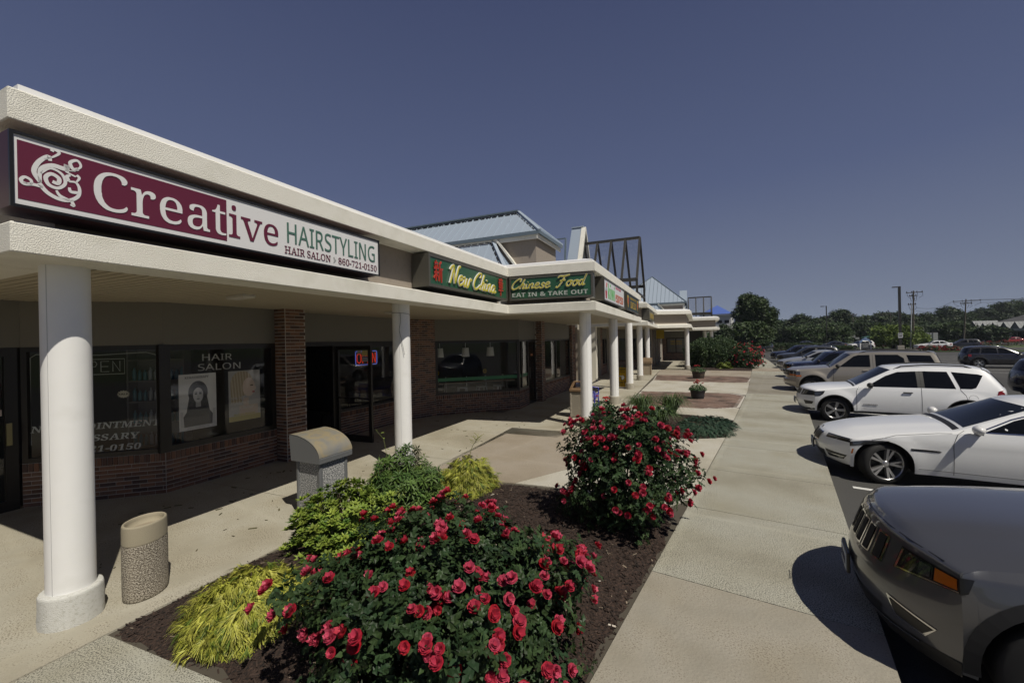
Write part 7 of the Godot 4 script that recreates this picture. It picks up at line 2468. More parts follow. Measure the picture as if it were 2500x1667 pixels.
func sedan() -> Dictionary:
	var P := {"L": 4.91, "W": 0.925, "sill": 0.23, "dtop": 0.58, "ym": 0.55, "xpf": 1.1, "pf": 0.15, "xpr": 3.9, "pr": 0.10, "xs": 0.42, "xe": 4.6, "R": 0.375, "wy": 0.345, "wr": 0.335, "arch": [0.84, 3.81], "flare": 0.018, "t0": 6.0, "t1": 18.0, "crease": 0.76, "bow": 0.03,
		"spokes": 5, "split": true, "fork": 0.17, "rim": 0.74, "sp0": 0.05, "sp1": 0.085, "dish": 0.02,
		"prof": [[0.24, 0.20, 0.42, 0.25, 0], [0.10, 0.25, 0.42, 0.28, 0], [0.03, 0.37, 0.42, 0.39, 0], [0.0, 0.49, 0.42, 0.50, 0], [0.02, 0.59, 0.42, 0.58, 0], [0.075, 0.675, 0.42, 0.645, 0], [0.16, 0.735, 0.46, 0.70, 0],
			[0.5, 0.83, 0.72, 0.785, 0.83], [1.0, 0.915, 1.15, 0.865, 0.85], [1.5, 0.975, 1.56, 0.92, 0.845], [1.68, 0.99, 1.68, 0.935, 0.84], [1.74, 1.01, 1.74, 0.95, 0.83], [2.45, 1.38, 2.68, 1.315, 0.60], [2.6, 1.42, 2.85, 1.35, 0.585], [3.2, 1.455, 3.2, 1.39, 0.575], [3.8, 1.40, 3.75, 1.335, 0.565], [4.42, 1.10, 4.3, 1.03, 0.70], [4.55, 1.07, 4.45, 0.995, 0.74], [4.84, 1.05, 4.62, 0.965, 0.76], [4.91, 0.90, 4.6, 0.88, 0], [4.90, 0.5, 4.6, 0.5, 0], [4.80, 0.25, 4.6, 0.27, 0]],
		"ysh": [[0.42, 0.67], [1.0, 0.80], [1.74, 0.905], [4.6, 0.945]], "mirror": [1.93, 0.95], "mirror_mat": M.plastic, "handle_mat": M.chrome, "handles": [[3.0, 0.80], [3.95, 0.82]]}
	P.top = [["windscreen", M.shield, [11.1, -0.93, 11.93, -0.95, 11.93, 0.95, 11.1, 0.93], 0.004, false], ["cowl", M.plastic, [10.25, -0.88, 11.04, -0.93, 11.04, 0.93, 10.25, 0.88], 0.003, false], ["rear_window", M.tint, [15.1, -0.9, 15.95, -0.9, 15.95, 0.9, 15.1, 0.9], 0.004, false]]
	P.side = [["side_window", M.tint, [2.02, 0.955, 2.35, 1.13, 2.72, 1.265, 3.10, 1.315, 3.14, 0.975], 0.004], ["side_window", M.tint, [3.22, 0.975, 3.18, 1.32, 3.55, 1.305, 3.95, 1.16, 4.12, 1.0], 0.004], ["tail_lamp", M.tail, [4.40, 0.72, 4.36, 0.90, 4.60, 0.92, 4.60, 0.74], 0.005]]
	P.lines = [["door_gap", M.black, [1.80, 0.955, 1.72, 0.90, 1.66, 0.75, 1.66, 0.27], 0.007, 0.003], ["door_gap", M.black, [3.18, 0.965, 3.16, 0.27], 0.007, 0.003], ["door_gap", M.black, [4.08, 0.98, 3.90, 0.78, 3.74, 0.74], 0.007, 0.003], ["window_trim", M.chrome, [1.95, 0.948, 3.2, 0.965, 4.15, 0.99], 0.014, 0.006], ["window_trim", M.chrome, [1.95, 0.95, 2.33, 1.145, 2.72, 1.285, 3.14, 1.335, 3.58, 1.32, 4.0, 1.17, 4.18, 1.0], 0.014, 0.006], ["sill_gap", M.grey_metal, [1.26, 0.315, 3.40, 0.30], 0.008, 0.003]]
	return P

func white_sedan(at: Vector3, turn: float) -> void:
	var P := sedan()
	P.mirror_mat = glossy(0.70, 0.70, 0.69, 0.3)
	P.bulge = [6.3, 10.0, 0.014]
	var paint := glossy(0.74, 0.75, 0.755, 0.30, 0.0, 1.0)
	P.lines = P.lines + [["hood_gap", M.grey_metal, [0.70, 0.715, 1.0, 0.815, 1.5, 0.893, 1.66, 0.905], 0.006, 0.003]]
	var o := car("parked_sedan", "white luxury sedan with sunroof and front wheels turned, second parked car from the camera", "car", "cars parked nose in along the walk", at, turn, P, paint, 0.40)
	part("sunroof", top_patch(P, [13.35, -0.62, 14.9, -0.62, 14.9, 0.62, 13.35, 0.62], 0.005), M.tint, o)
	for s in [1.0, -1.0]:
		var h := group_part("headlight", o)
		part("lens", top_patch(P, [4.55, s * 0.55, 5.55, s * 0.52, 5.95, s * 1.0, 4.85, s * 1.0], 0.004), M.lamp_dark, h)
		part("lens", side_poly(P, [0.415, 0.585, 0.415, 0.655, 0.62, 0.70, 0.93, 0.725, 0.76, 0.665], 0.005, s), M.lamp_dark, h)
		part("reflector", side_poly(P, [0.45, 0.61, 0.46, 0.65, 0.62, 0.685, 0.82, 0.70, 0.66, 0.645], 0.008, s), M.lamp_glass, h)
		part("marker", side_poly(P, [0.425, 0.46, 0.44, 0.54, 0.465, 0.545, 0.45, 0.465], 0.006, s), M.amber, o)
		part("fog_recess", top_patch(P, [1.5, s * 0.60, 2.45, s * 0.56, 2.2, s * 0.96, 1.5, s * 0.90], 0.004), M.black, o)
		part("fog_trim", top_patch(P, [1.95, s * 0.60, 2.03, s * 0.60, 1.95, s * 0.93, 1.88, s * 0.93], 0.012), M.chrome, o)
		part("fog_lamp", top_patch(P, [1.6, s * 0.82, 1.95, s * 0.82, 1.95, s * 0.90, 1.6, s * 0.90], 0.010), M.lamp_glass, o)
		part("grille_frame", top_patch(P, [3.35, s * 0.03, 5.45, s * 0.03, 5.3, s * 0.40, 3.5, s * 0.36], 0.006), M.chrome, o)
		part("grille", top_patch(P, [3.5, s * 0.06, 5.3, s * 0.06, 5.15, s * 0.37, 3.65, s * 0.33], 0.010), M.black, o)
		part("side_vent", side_poly(P, [1.17, 0.60, 1.17, 0.635, 1.50, 0.63, 1.53, 0.615, 1.50, 0.60], 0.005, s), M.chrome, o)
		part("side_vent", side_poly(P, [1.20, 0.607, 1.20, 0.622, 1.47, 0.622, 1.47, 0.607], 0.008, s), M.black, o)
	part("lower_intake", top_patch(P, [1.15, -0.5, 2.2, -0.52, 2.2, 0.52, 1.15, 0.5], 0.004), M.black, o)
	plate_text(o, -0.02, 0.44, "1AB C29")
	var b := MB.new(); b.lathe(PackedVector2Array([Vector2(0.04, -0.004), Vector2(0.038, 0.004), Vector2(0, 0.005)]), 20)
	part("badge", b, M.chrome, o, Transform3D(Basis(Vector3(0, 0, 1), 0.9), So(P, 5.85, 0.0, 0.003)))
	b = MB.new(); b.ball(So(P, 14.95, 0.0, 0.03), Vector3(0.08, 0.03, 0.02), 8); part("aerial_fin", b, paint, o)

func suv_small() -> Dictionary:
	var P := {"L": 4.45, "W": 0.895, "sill": 0.30, "dtop": 0.66, "ym": 0.62, "xpf": 1.0, "pf": 0.13, "xpr": 3.5, "pr": 0.09, "xs": 0.42, "xe": 4.2, "R": 0.405, "wy": 0.36, "wr": 0.345, "arch": [0.88, 3.52], "flare": 0.03, "t0": 7.0, "t1": 17.0,
		"spokes": 5, "split": false, "rim": 0.66, "sp0": 0.10, "sp1": 0.17, "dish": 0.02,
		"prof": [[0.22, 0.27, 0.42, 0.32, 0], [0.09, 0.33, 0.42, 0.36, 0], [0.03, 0.44, 0.42, 0.46, 0], [0.0, 0.56, 0.42, 0.57, 0], [0.02, 0.66, 0.42, 0.66, 0], [0.05, 0.73, 0.42, 0.73, 0], [0.12, 0.88, 0.42, 0.84, 0], [0.17, 0.93, 0.45, 0.885, 0],
			[0.3, 0.975, 0.58, 0.92, 0.80], [0.7, 1.02, 0.9, 0.965, 0.82], [1.15, 1.05, 1.22, 1.0, 0.82], [1.28, 1.06, 1.30, 1.01, 0.815], [1.34, 1.08, 1.34, 1.03, 0.81], [2.03, 1.545, 2.18, 1.49, 0.60], [2.18, 1.585, 2.34, 1.53, 0.585], [2.9, 1.63, 2.9, 1.575, 0.58], [3.75, 1.60, 3.70, 1.545, 0.575], [4.06, 1.50, 3.96, 1.45, 0.60], [4.38, 1.04, 4.20, 1.02, 0.77], [4.40, 0.80, 4.20, 0.80, 0], [4.43, 0.55, 4.20, 0.55, 0], [4.33, 0.30, 4.20, 0.33, 0]],
		"ysh": [[0.42, 0.85], [1.3, 0.985], [4.2, 1.0]], "mirror": [1.66, 1.03], "mirror_mat": M.plastic, "handle_mat": M.plastic, "handles": [[2.42, 0.90]], "rails": [2.2, 3.7], "rail_mat": M.plastic}
	P.t1 = 18.0
	P.top = [["windscreen", M.shield, [12.05, -0.93, 12.95, -0.95, 12.95, 0.95, 12.05, 0.93], 0.004, false], ["cowl", M.plastic, [11.2, -0.93, 12.0, -0.93, 12.0, 0.93, 11.2, 0.93], 0.003, false], ["rear_window", M.tint, [17.1, -0.85, 17.85, -0.85, 17.85, 0.85, 17.1, 0.85], 0.005, false], ["valance", M.plastic, [0.1, -1.0, 1.1, -1.0, 1.1, 1.0, 0.1, 1.0], 0.006, false]]
	P.side = [["side_window", M.tint, [1.58, 1.03, 2.0, 1.32, 2.26, 1.43, 2.62, 1.455, 2.62, 1.035], 0.004], ["side_window", M.tint, [2.76, 1.035, 2.76, 1.46, 3.22, 1.455, 3.34, 1.035], 0.004], ["side_window", M.tint, [3.42, 1.04, 3.30, 1.45, 3.78, 1.40, 3.86, 1.37, 3.70, 1.07, 3.62, 1.04], 0.004],
		["window_pillar", mat(0.045, 0.045, 0.042, 0.5), [2.62, 1.035, 2.62, 1.455, 2.76, 1.46, 2.76, 1.035], 0.003], ["tail_lamp", M.tail, [4.02, 0.78, 4.08, 1.0, 4.18, 1.03, 4.20, 0.80], 0.008], ["sill_cladding", M.plastic, [1.30, 0.29, 1.30, 0.355, 3.10, 0.355, 3.10, 0.29], 0.006], ["bumper_cladding", M.plastic, [0.50, 0.30, 0.50, 0.37, 0.58, 0.37, 0.58, 0.30], 0.006]]
	P.lines = [["arch_cladding", mat(0.03, 0.03, 0.03, 0.6), arc(P, 0, 0.006), 0.02, 0.004], ["arch_cladding", mat(0.03, 0.03, 0.03, 0.6), arc(P, 1, 0.006), 0.02, 0.004], ["door_gap", M.black, [1.42, 1.02, 1.36, 0.9, 1.36, 0.37], 0.008, 0.003], ["door_gap", M.black, [2.69, 1.46, 2.69, 0.37], 0.008, 0.003], ["door_gap", M.black, [3.38, 1.44, 3.42, 1.0, 3.50, 0.88, 3.52, 0.78], 0.008, 0.003], ["door_moulding", M.white, [1.50, 0.45, 1.55, 0.40, 3.0, 0.405], 0.02, 0.012]]
	return P

func white_suv(at: Vector3, turn: float) -> void:
	var P := suv_small()
	var paint := glossy(0.80, 0.81, 0.82, 0.3, 0.0, 1.0)
	P.top = P.top + [["rear_spoiler", paint, [16.6, -0.95, 17.12, -0.95, 17.12, 0.95, 16.6, 0.95], 0.02, false]]
	var o := car("parked_suv", "white compact off-roader with black window pillars, third parked car from the camera", "car", "cars parked nose in along the walk", at, turn, P, paint)
	for k in 7:
		var v := (k - 3) * 0.125
		part("grille_slot", top_patch(P, [4.9, v - 0.04, 5.95, v - 0.04, 5.95, v + 0.04, 4.9, v + 0.04], 0.005), M.black, o)
		part("grille_rim", top_patch(P, [4.85, v - 0.05, 6.0, v - 0.05, 6.0, v - 0.04, 4.85, v - 0.04], 0.008), M.chrome, o)
	for s in [1.0, -1.0]:
		var h := group_part("headlight", o)
		part("surround", top_patch(P, [4.65, s * 0.50, 6.0, s * 0.52, 6.1, s * 1.0, 5.0, s * 1.0], 0.005), M.black, h)
		part("lens", top_patch(P, [4.95, s * 0.58, 5.85, s * 0.60, 5.95, s * 0.95, 5.1, s * 0.95], 0.008), M.lamp_glass, h)
		part("surround", side_poly(P, [0.415, 0.71, 0.415, 0.845, 0.66, 0.875, 0.62, 0.79, 0.53, 0.72], 0.005, s), M.black, h)
		part("lens", side_poly(P, [0.42, 0.73, 0.42, 0.82, 0.60, 0.85, 0.53, 0.74], 0.008, s), M.lamp_glass, h)
		part("fog_recess", top_patch(P, [2.05, s * 0.72, 3.0, s * 0.68, 2.9, s * 0.97, 2.2, s * 0.93], 0.005), M.black, o)
	plate_text(o, -0.02, 0.50, "7BX 418")
	text("badge", "COMPASS", sans(true), 0.035, mat(0.12, 0.12, 0.12, 0.4), o, Transform3D(Basis(), Vector3(1.50, 0.525, zc(P, 1.6, 0.53) + 0.006)), 0.30, 0.004)
	var b := MB.new()
	var ring := []
	for k in 13:
		var t := PI * k / 12.0
		ring.append(3.63 - 0.085 * cos(t)); ring.append(0.80 + 0.09 * sin(t))
	part("fuel_flap", side_line(P, ring, 0.006, 0.003, 1.0), M.grey_metal, o)

func big_wagon() -> Dictionary:
	var P := {"L": 5.05, "W": 0.985, "sill": 0.36, "dtop": 0.80, "ym": 0.72, "xpf": 0.9, "pf": 0.07, "xpr": 4.2, "pr": 0.06, "xs": 0.42, "xe": 4.85, "R": 0.47, "wy": 0.41, "wr": 0.385, "arch": [0.98, 3.93], "flare": 0.055, "t0": 7.0, "t1": 17.6,
		"spokes": 6, "split": false, "rim": 0.60, "sp0": 0.14, "sp1": 0.16,
		"prof": [[0.20, 0.36, 0.42, 0.38, 0], [0.05, 0.42, 0.42, 0.43, 0], [0.0, 0.55, 0.42, 0.55, 0], [0.02, 0.68, 0.42, 0.68, 0], [0.10, 0.70, 0.42, 0.70, 0], [0.10, 0.80, 0.42, 0.80, 0], [0.12, 1.02, 0.42, 1.0, 0], [0.19, 1.08, 0.44, 1.045, 0],
			[0.34, 1.12, 0.55, 1.075, 0.88], [0.8, 1.17, 0.95, 1.12, 0.90], [1.4, 1.21, 1.48, 1.16, 0.90], [1.52, 1.22, 1.55, 1.17, 0.895], [1.58, 1.24, 1.58, 1.19, 0.885], [2.15, 1.74, 2.28, 1.70, 0.72], [2.3, 1.79, 2.45, 1.745, 0.70], [3.2, 1.83, 3.2, 1.79, 0.70], [4.6, 1.80, 4.55, 1.755, 0.69], [4.78, 1.75, 4.66, 1.70, 0.70], [4.98, 1.15, 4.85, 1.12, 0.88], [5.0, 0.9, 4.85, 0.9, 0], [5.05, 0.6, 4.85, 0.6, 0], [4.95, 0.36, 4.85, 0.38, 0]],
		"ysh": [[0.42, 1.0], [1.5, 1.145], [4.85, 1.16]], "mirror": [1.80, 1.20], "mirror_mat": M.plastic, "handle_mat": mat(0.3, 0.27, 0.23, 0.4), "handles": [[2.65, 1.08], [3.65, 1.08]], "rails": [2.5, 4.6], "rail_mat": M.plastic, "bow": 0.012}
	P.t1 = 18.0
	P.top = [["windscreen", M.shield, [12.05, -0.94, 12.95, -0.95, 12.95, 0.95, 12.05, 0.94], 0.004, false], ["cowl", M.plastic, [11.2, -0.93, 12.0, -0.93, 12.0, 0.93, 11.2, 0.93], 0.003, false], ["rear_window", M.tint, [17.1, -0.88, 17.85, -0.88, 17.85, 0.88, 17.1, 0.88], 0.005, false], ["grille", M.black, [5.1, -0.62, 6.1, -0.62, 6.1, 0.62, 5.1, 0.62], 0.004, false], ["grille_bar", M.chrome, [5.55, -0.62, 5.68, -0.62, 5.68, 0.62, 5.55, 0.62], 0.012, false], ["headlight", M.lamp_glass, [5.45, 0.64, 6.1, 0.64, 6.1, 1.0, 5.45, 1.0], 0.006, true], ["indicator", M.amber, [5.08, 0.64, 5.4, 0.64, 5.4, 1.0, 5.08, 1.0], 0.006, true]]
	P.side = [["side_window", M.tint, [1.85, 1.21, 2.32, 1.62, 2.46, 1.665, 2.80, 1.675, 2.80, 1.215], 0.004], ["side_window", M.tint, [2.96, 1.215, 2.96, 1.68, 3.62, 1.68, 3.78, 1.55, 3.82, 1.22], 0.004], ["side_window", M.tint, [3.98, 1.22, 3.86, 1.67, 4.52, 1.65, 4.68, 1.22], 0.004], ["headlight", M.lamp_glass, [0.42, 0.87, 0.42, 1.0, 0.56, 1.0, 0.56, 0.87], 0.006], ["indicator", M.amber, [0.42, 0.79, 0.42, 0.855, 0.60, 0.855, 0.60, 0.79], 0.006], ["tail_lamp", M.tail, [4.72, 0.85, 4.72, 1.15, 4.85, 1.15, 4.85, 0.85], 0.006]]
	P.lines = [["door_gap", M.black, [1.66, 1.18, 1.64, 0.42], 0.008, 0.003], ["door_gap", M.black, [2.88, 1.69, 2.88, 0.42], 0.008, 0.003], ["door_gap", M.black, [3.90, 1.66, 3.90, 1.2, 3.84, 0.95], 0.008, 0.003], ["aerial", M.black, [1.60, 1.14, 1.60, 1.15], 0.01, 0.003]]
	return P

func with_lamps(P: Dictionary) -> Dictionary:
	P.top = P.top + [["headlight", M.lamp_glass, [4.6, 0.55, 5.6, 0.53, 5.9, 1.0, 4.9, 1.0], 0.005, true], ["grille", M.black, [4.4, -0.45, 5.4, -0.45, 5.4, 0.45, 4.4, 0.45], 0.005, false]]
	return P

func vehicles() -> void:
	jeep(Vector3(0.45, gy(1, -4.6), -4.62), 0.0)
	white_sedan(Vector3(0.47, gy(1.4, -9.8), -9.86), 0.035)
	white_suv(Vector3(0.30, gy(1.2, -15.7), -15.72), 0.03)
	var pewter := glossy(0.30, 0.275, 0.235, 0.32, 0.35, 1.0)
	car("parked_suv", "large pewter wagon with tinted glass and roof rails, fourth parked car from the camera", "car", "cars parked nose in along the walk", Vector3(-0.02, gy(1, -21.5), -21.75), 0.03, big_wagon(), pewter)
	var navy := glossy(0.012, 0.016, 0.038, 0.25, 0.2, 1.0)
	car("parked_suv", "dark navy off-roader with square headlights between the pewter wagon and the silver car", "car", "cars parked nose in along the walk", Vector3(-0.05, gy(1, -28), -28.2), 0.06, scaled(big_wagon(), 0.88, 0.90, 0.90), navy)
	car("parked_sedan", "silver hatchback with rounded nose, sixth parked car from the camera", "car", "cars parked nose in along the walk", Vector3(-0.45, gy(1, -35), -35.9), 0.07, with_lamps(scaled(sedan(), 0.9, 1.03, 0.95)), glossy(0.42, 0.43, 0.44, 0.3, 0.5, 1.0))
	var P := with_lamps(scaled(suv_small(), 1.05, 1.0, 1.02))
	P.rail_mat = M.chrome
	car("parked_suv", "dark grey crossover with bright roof rails beyond the silver hatchback", "car", "cars parked nose in along the walk", Vector3(-0.55, gy(1, -43), -43.5), 0.08, P, glossy(0.03, 0.032, 0.036, 0.3, 0.3, 1.0))
	car("parked_suv", "farthest dark blue off-roader parked at the end of the row", "car", "cars parked nose in along the walk", Vector3(-1.15, gy(1, -49), -49.3), 0.09, with_lamps(suv_small()), navy)
	# moving through the car park
	P = scaled(suv_big(), 0.96, 0.96, 0.96)
	P.rails = [2.5, 4.0]; P.rail_mat = M.chrome
	P.spokes = 5
	car("driving_suv", "dark grey off-roader driving right through the car park with bright roof rails", "car", "", Vector3(16.15, gy(13, -47), -46.7), PI + 0.03, P, glossy(0.022, 0.022, 0.024, 0.25, 0.2, 1.0))
	car("driving_suv", "dark blue black off-roader cut off by the right edge of the photo", "car", "", Vector3(12.05, gy(9, -25), -24.6), PI + 0.03, scaled(suv_big(), 0.95, 0.93, 0.95), glossy(0.010, 0.012, 0.024, 0.25, 0.2, 1.0))
	# far traffic
	var far := [["small dark hatchback in the traffic left of the lamp post", 5.0, -97.0, 0.0, Color(0.02, 0.022, 0.025), 0], ["white car half hidden behind the lime green tree", 19.0, -99.0, 0.05, Color(0.7, 0.7, 0.7), 0], ["black off-roader on the road right of the tall poles", 23.2, -100.5, 0.0, Color(0.012, 0.013, 0.016), 1], ["white van nosed behind the near lamp post", 9.9, -99.0, 0.4, Color(0.6, 0.6, 0.6), 1], ["red car parked in front of the far gabled shops", 40.5, -140.0, 0.1, Color(0.32, 0.02, 0.015), 0], ["dark car parked under the big maple", -3.6, -78.0, 1.2, Color(0.012, 0.012, 0.013), 1], ["pale car glimpsed through the arcade behind the far column", -8.6, -62.0, 0.3, Color(0.6, 0.6, 0.6), 0], ["dark car farther left beyond the hedge", 0.6, -99.5, 0.0, Color(0.03, 0.03, 0.035), 0]]
	for f in far:
		var c: Color = f[4]
		car("distant_car", f[0], "car", "", Vector3(f[1], maxf(gy(f[1], f[2]), -0.47), f[2]), f[3], with_lamps(sedan() if f[5] == 0 else suv_small()), glossy(c.r, c.g, c.b, 0.3))

# ---------------------------------------------------------------- far side of the car park
func lamp_post(label: String, x: float, z: float, h: float, arm: float, w: float) -> Node3D:
	var o := thing("lamp_post", label, "lamp post", Vector3(x, -0.47, z))
	var b := MB.new(); b.bar(Vector3.ZERO, Vector3(0, h, 0), w, w, Vector3(0, 0, 1)); part("pole", b, M.steel, o)
	b = MB.new(); b.bevel(Vector3(0, 0.35, 0), Vector3(w * 2.6, 0.7, w * 2.6), 0.03); part("base", b, M.plinth_grey, o)
	b = MB.new(); b.bar(Vector3(0, h - 0.15, 0), Vector3(-arm, h - 0.1, 0.1), 0.07, 0.07); b.bevel(Vector3(-arm - 0.25, h - 0.1, 0.1), Vector3(0.75, 0.16, 0.4), 0.04); part("lamp_head", b, M.steel, o)
	return o

func utility_pole(label: String, x: float, z: float, h: float, arms: Array, lean := 0.0) -> Node3D:
	var o := thing("utility_pole", label, "utility pole", Vector3(x, -0.47, z))
	var wood := mat(0.085, 0.072, 0.058, 0.9)
	var b := MB.new(); b.tube(PackedVector3Array([Vector3(-lean, 0, 0), Vector3(0, h, 0)]), 0.16, 8, 0.10); part("pole", b, wood, o)
	for a in arms:
		b = MB.new(); b.bar(Vector3(-a[1], h - a[0], 0), Vector3(a[2], h - a[0], 0), 0.12, 0.12); part("cross_arm", b, wood, o)
		b = MB.new()
		for k in 4:
			var xx := lerpf(-a[1] + 0.1, a[2] - 0.1, k / 3.0)
			b.lathe(PackedVector2Array([Vector2(0.0, 0.0), Vector2(0.06, 0.0), Vector2(0.07, 0.1), Vector2(0.03, 0.2), Vector2(0, 0.22)]), 8, Vector3(xx, h - a[0] + 0.06, 0))
			b.tube(PackedVector3Array([Vector3(xx, h - a[0], 0), Vector3(xx + 0.1, h - a[0] - 0.6, 0.05), Vector3(xx * 0.6, h - a[0] - 1.0, 0.05)]), 0.025, 5)
		part("insulator", b, M.black, o)
	return o

func wire(label: String, a: Vector3, c: Vector3, sag: float) -> void:
	var b := MB.new()
	var q := PackedVector3Array()
	for k in 17:
		var t := k / 16.0
		q.append(a.lerp(c, t) - Vector3(0, sag * 4.0 * t * (1.0 - t), 0))
	b.tube(q, 0.028, 5)
	tag(part("power_line", b, M.black, self), label, "power line", "overhead power lines")

func far_building() -> void:
	var o := thing("gabled_shops", "low far shops with a row of grey metal gables at the right edge", "building", Vector3(45.5, -0.5, -172.5), -0.02)
	# local x along the front to the right, +z towards the car park; the front runs to the right and nearer
	var dir := Vector3(0.36, 0, 0.93).normalized()
	var nx := Vector3(-0.93, 0, 0.36).normalized()
	var xf := Transform3D(Basis(dir, Vector3.UP, dir.cross(Vector3.UP)), Vector3.ZERO)
	if xf.basis.z.dot(Vector3(-1, 0, 0.3)) < 0: xf = Transform3D(Basis(dir, Vector3.UP, -dir.cross(Vector3.UP)), Vector3.ZERO)
	var L := 46.0
	var P := func(x: float, y: float, z: float) -> Vector3: return dir * x + Vector3(0, y, 0) + nx * z
	var b := MB.new()
	b.boxv(P.call(L / 2, 1.5, -8.0), dir * L / 2, Vector3.UP * 1.5, nx * 7.0)
	part("wall", b, mat(0.20, 0.20, 0.21, 0.8), o)
	b = MB.new(); b.boxv(P.call(L / 2, 3.25, -0.5), dir * L / 2, Vector3.UP * 0.3, nx * 1.0); part("fascia", b, mat(0.42, 0.42, 0.43, 0.7), o)
	var n := 0
	for k in 22:
		b = MB.new(); b.boxv(P.call(1.2 + k * 2.05, 1.45, -0.95), dir * 0.85, Vector3.UP * 1.25, nx * 0.03); part("window", b, M.tint, o)
	for k in 12:
		b = MB.new(); b.tube(PackedVector3Array([P.call(0.4 + k * 4.0, 0, 0.3), P.call(0.4 + k * 4.0, 3.0, 0.3)]), 0.14, 8); part("column", b, M.white, o)
	b = MB.new()
	face3(b, [P.call(-0.5, 3.5, 0.6), P.call(L, 3.5, 0.6), P.call(L, 7.6, -9.0), P.call(6.0, 7.6, -9.0)], Vector3.UP + nx)
	face3(b, [P.call(-0.5, 3.5, 0.6), P.call(-0.5, 3.5, -16.0), P.call(6.0, 7.6, -9.0)], Vector3.UP - dir)
	part("roof", b, mat(0.075, 0.075, 0.078, 0.9), o)
	var mt := mat(0.13, 0.14, 0.15, 0.6, 0.1)
	var xk := 1.5
	for k in 8:
		var w := 3.6 if k == 0 else 2.6
		var top := 5.9 if k == 0 else 5.3
		b = MB.new()
		face3(b, [P.call(xk - w / 2, 3.5, 0.8), P.call(xk - w / 2, 3.5, -5.0), P.call(xk, top, -5.0), P.call(xk, top, 0.8)], Vector3.UP - dir)
		face3(b, [P.call(xk + w / 2, 3.5, 0.8), P.call(xk + w / 2, 3.5, -5.0), P.call(xk, top, -5.0), P.call(xk, top, 0.8)], Vector3.UP + dir)
		part("gable_roof", b, mt, o)
		b = MB.new(); face3(b, [P.call(xk - w / 2, 3.52, 0.6), P.call(xk + w / 2, 3.52, 0.6), P.call(xk, top - 0.05, 0.6)], nx); part("gable_front", b, mat(0.13, 0.135, 0.15, 0.7), o)
		b = MB.new()
		for s in [-1.0, 1.0]:
			for j in 7:
				var zz := -4.5 + j * 0.75
				b.bar(P.call(xk + s * w / 2, 3.53, zz), P.call(xk, top + 0.03, zz), 0.06, 0.06)
		part("seam", b, mat(0.16, 0.17, 0.18, 0.5), o).set_meta("kind", "stuff")
		xk += w / 2 + 1.55 if k == 0 else 3.1
	b = MB.new(); b.boxv(P.call(24, 8.0, -10.5), dir * 14.0, Vector3.UP * 0.65, nx * 1.2); part("roof_parapet", b, mat(0.5, 0.5, 0.51, 0.6), o)
	b = MB.new(); b.boxv(P.call(8.2, 7.9, -10.0), dir * 1.3, Vector3.UP * 0.55, nx * 1.2); part("rooftop_unit", b, mat(0.16, 0.17, 0.18, 0.6), o)

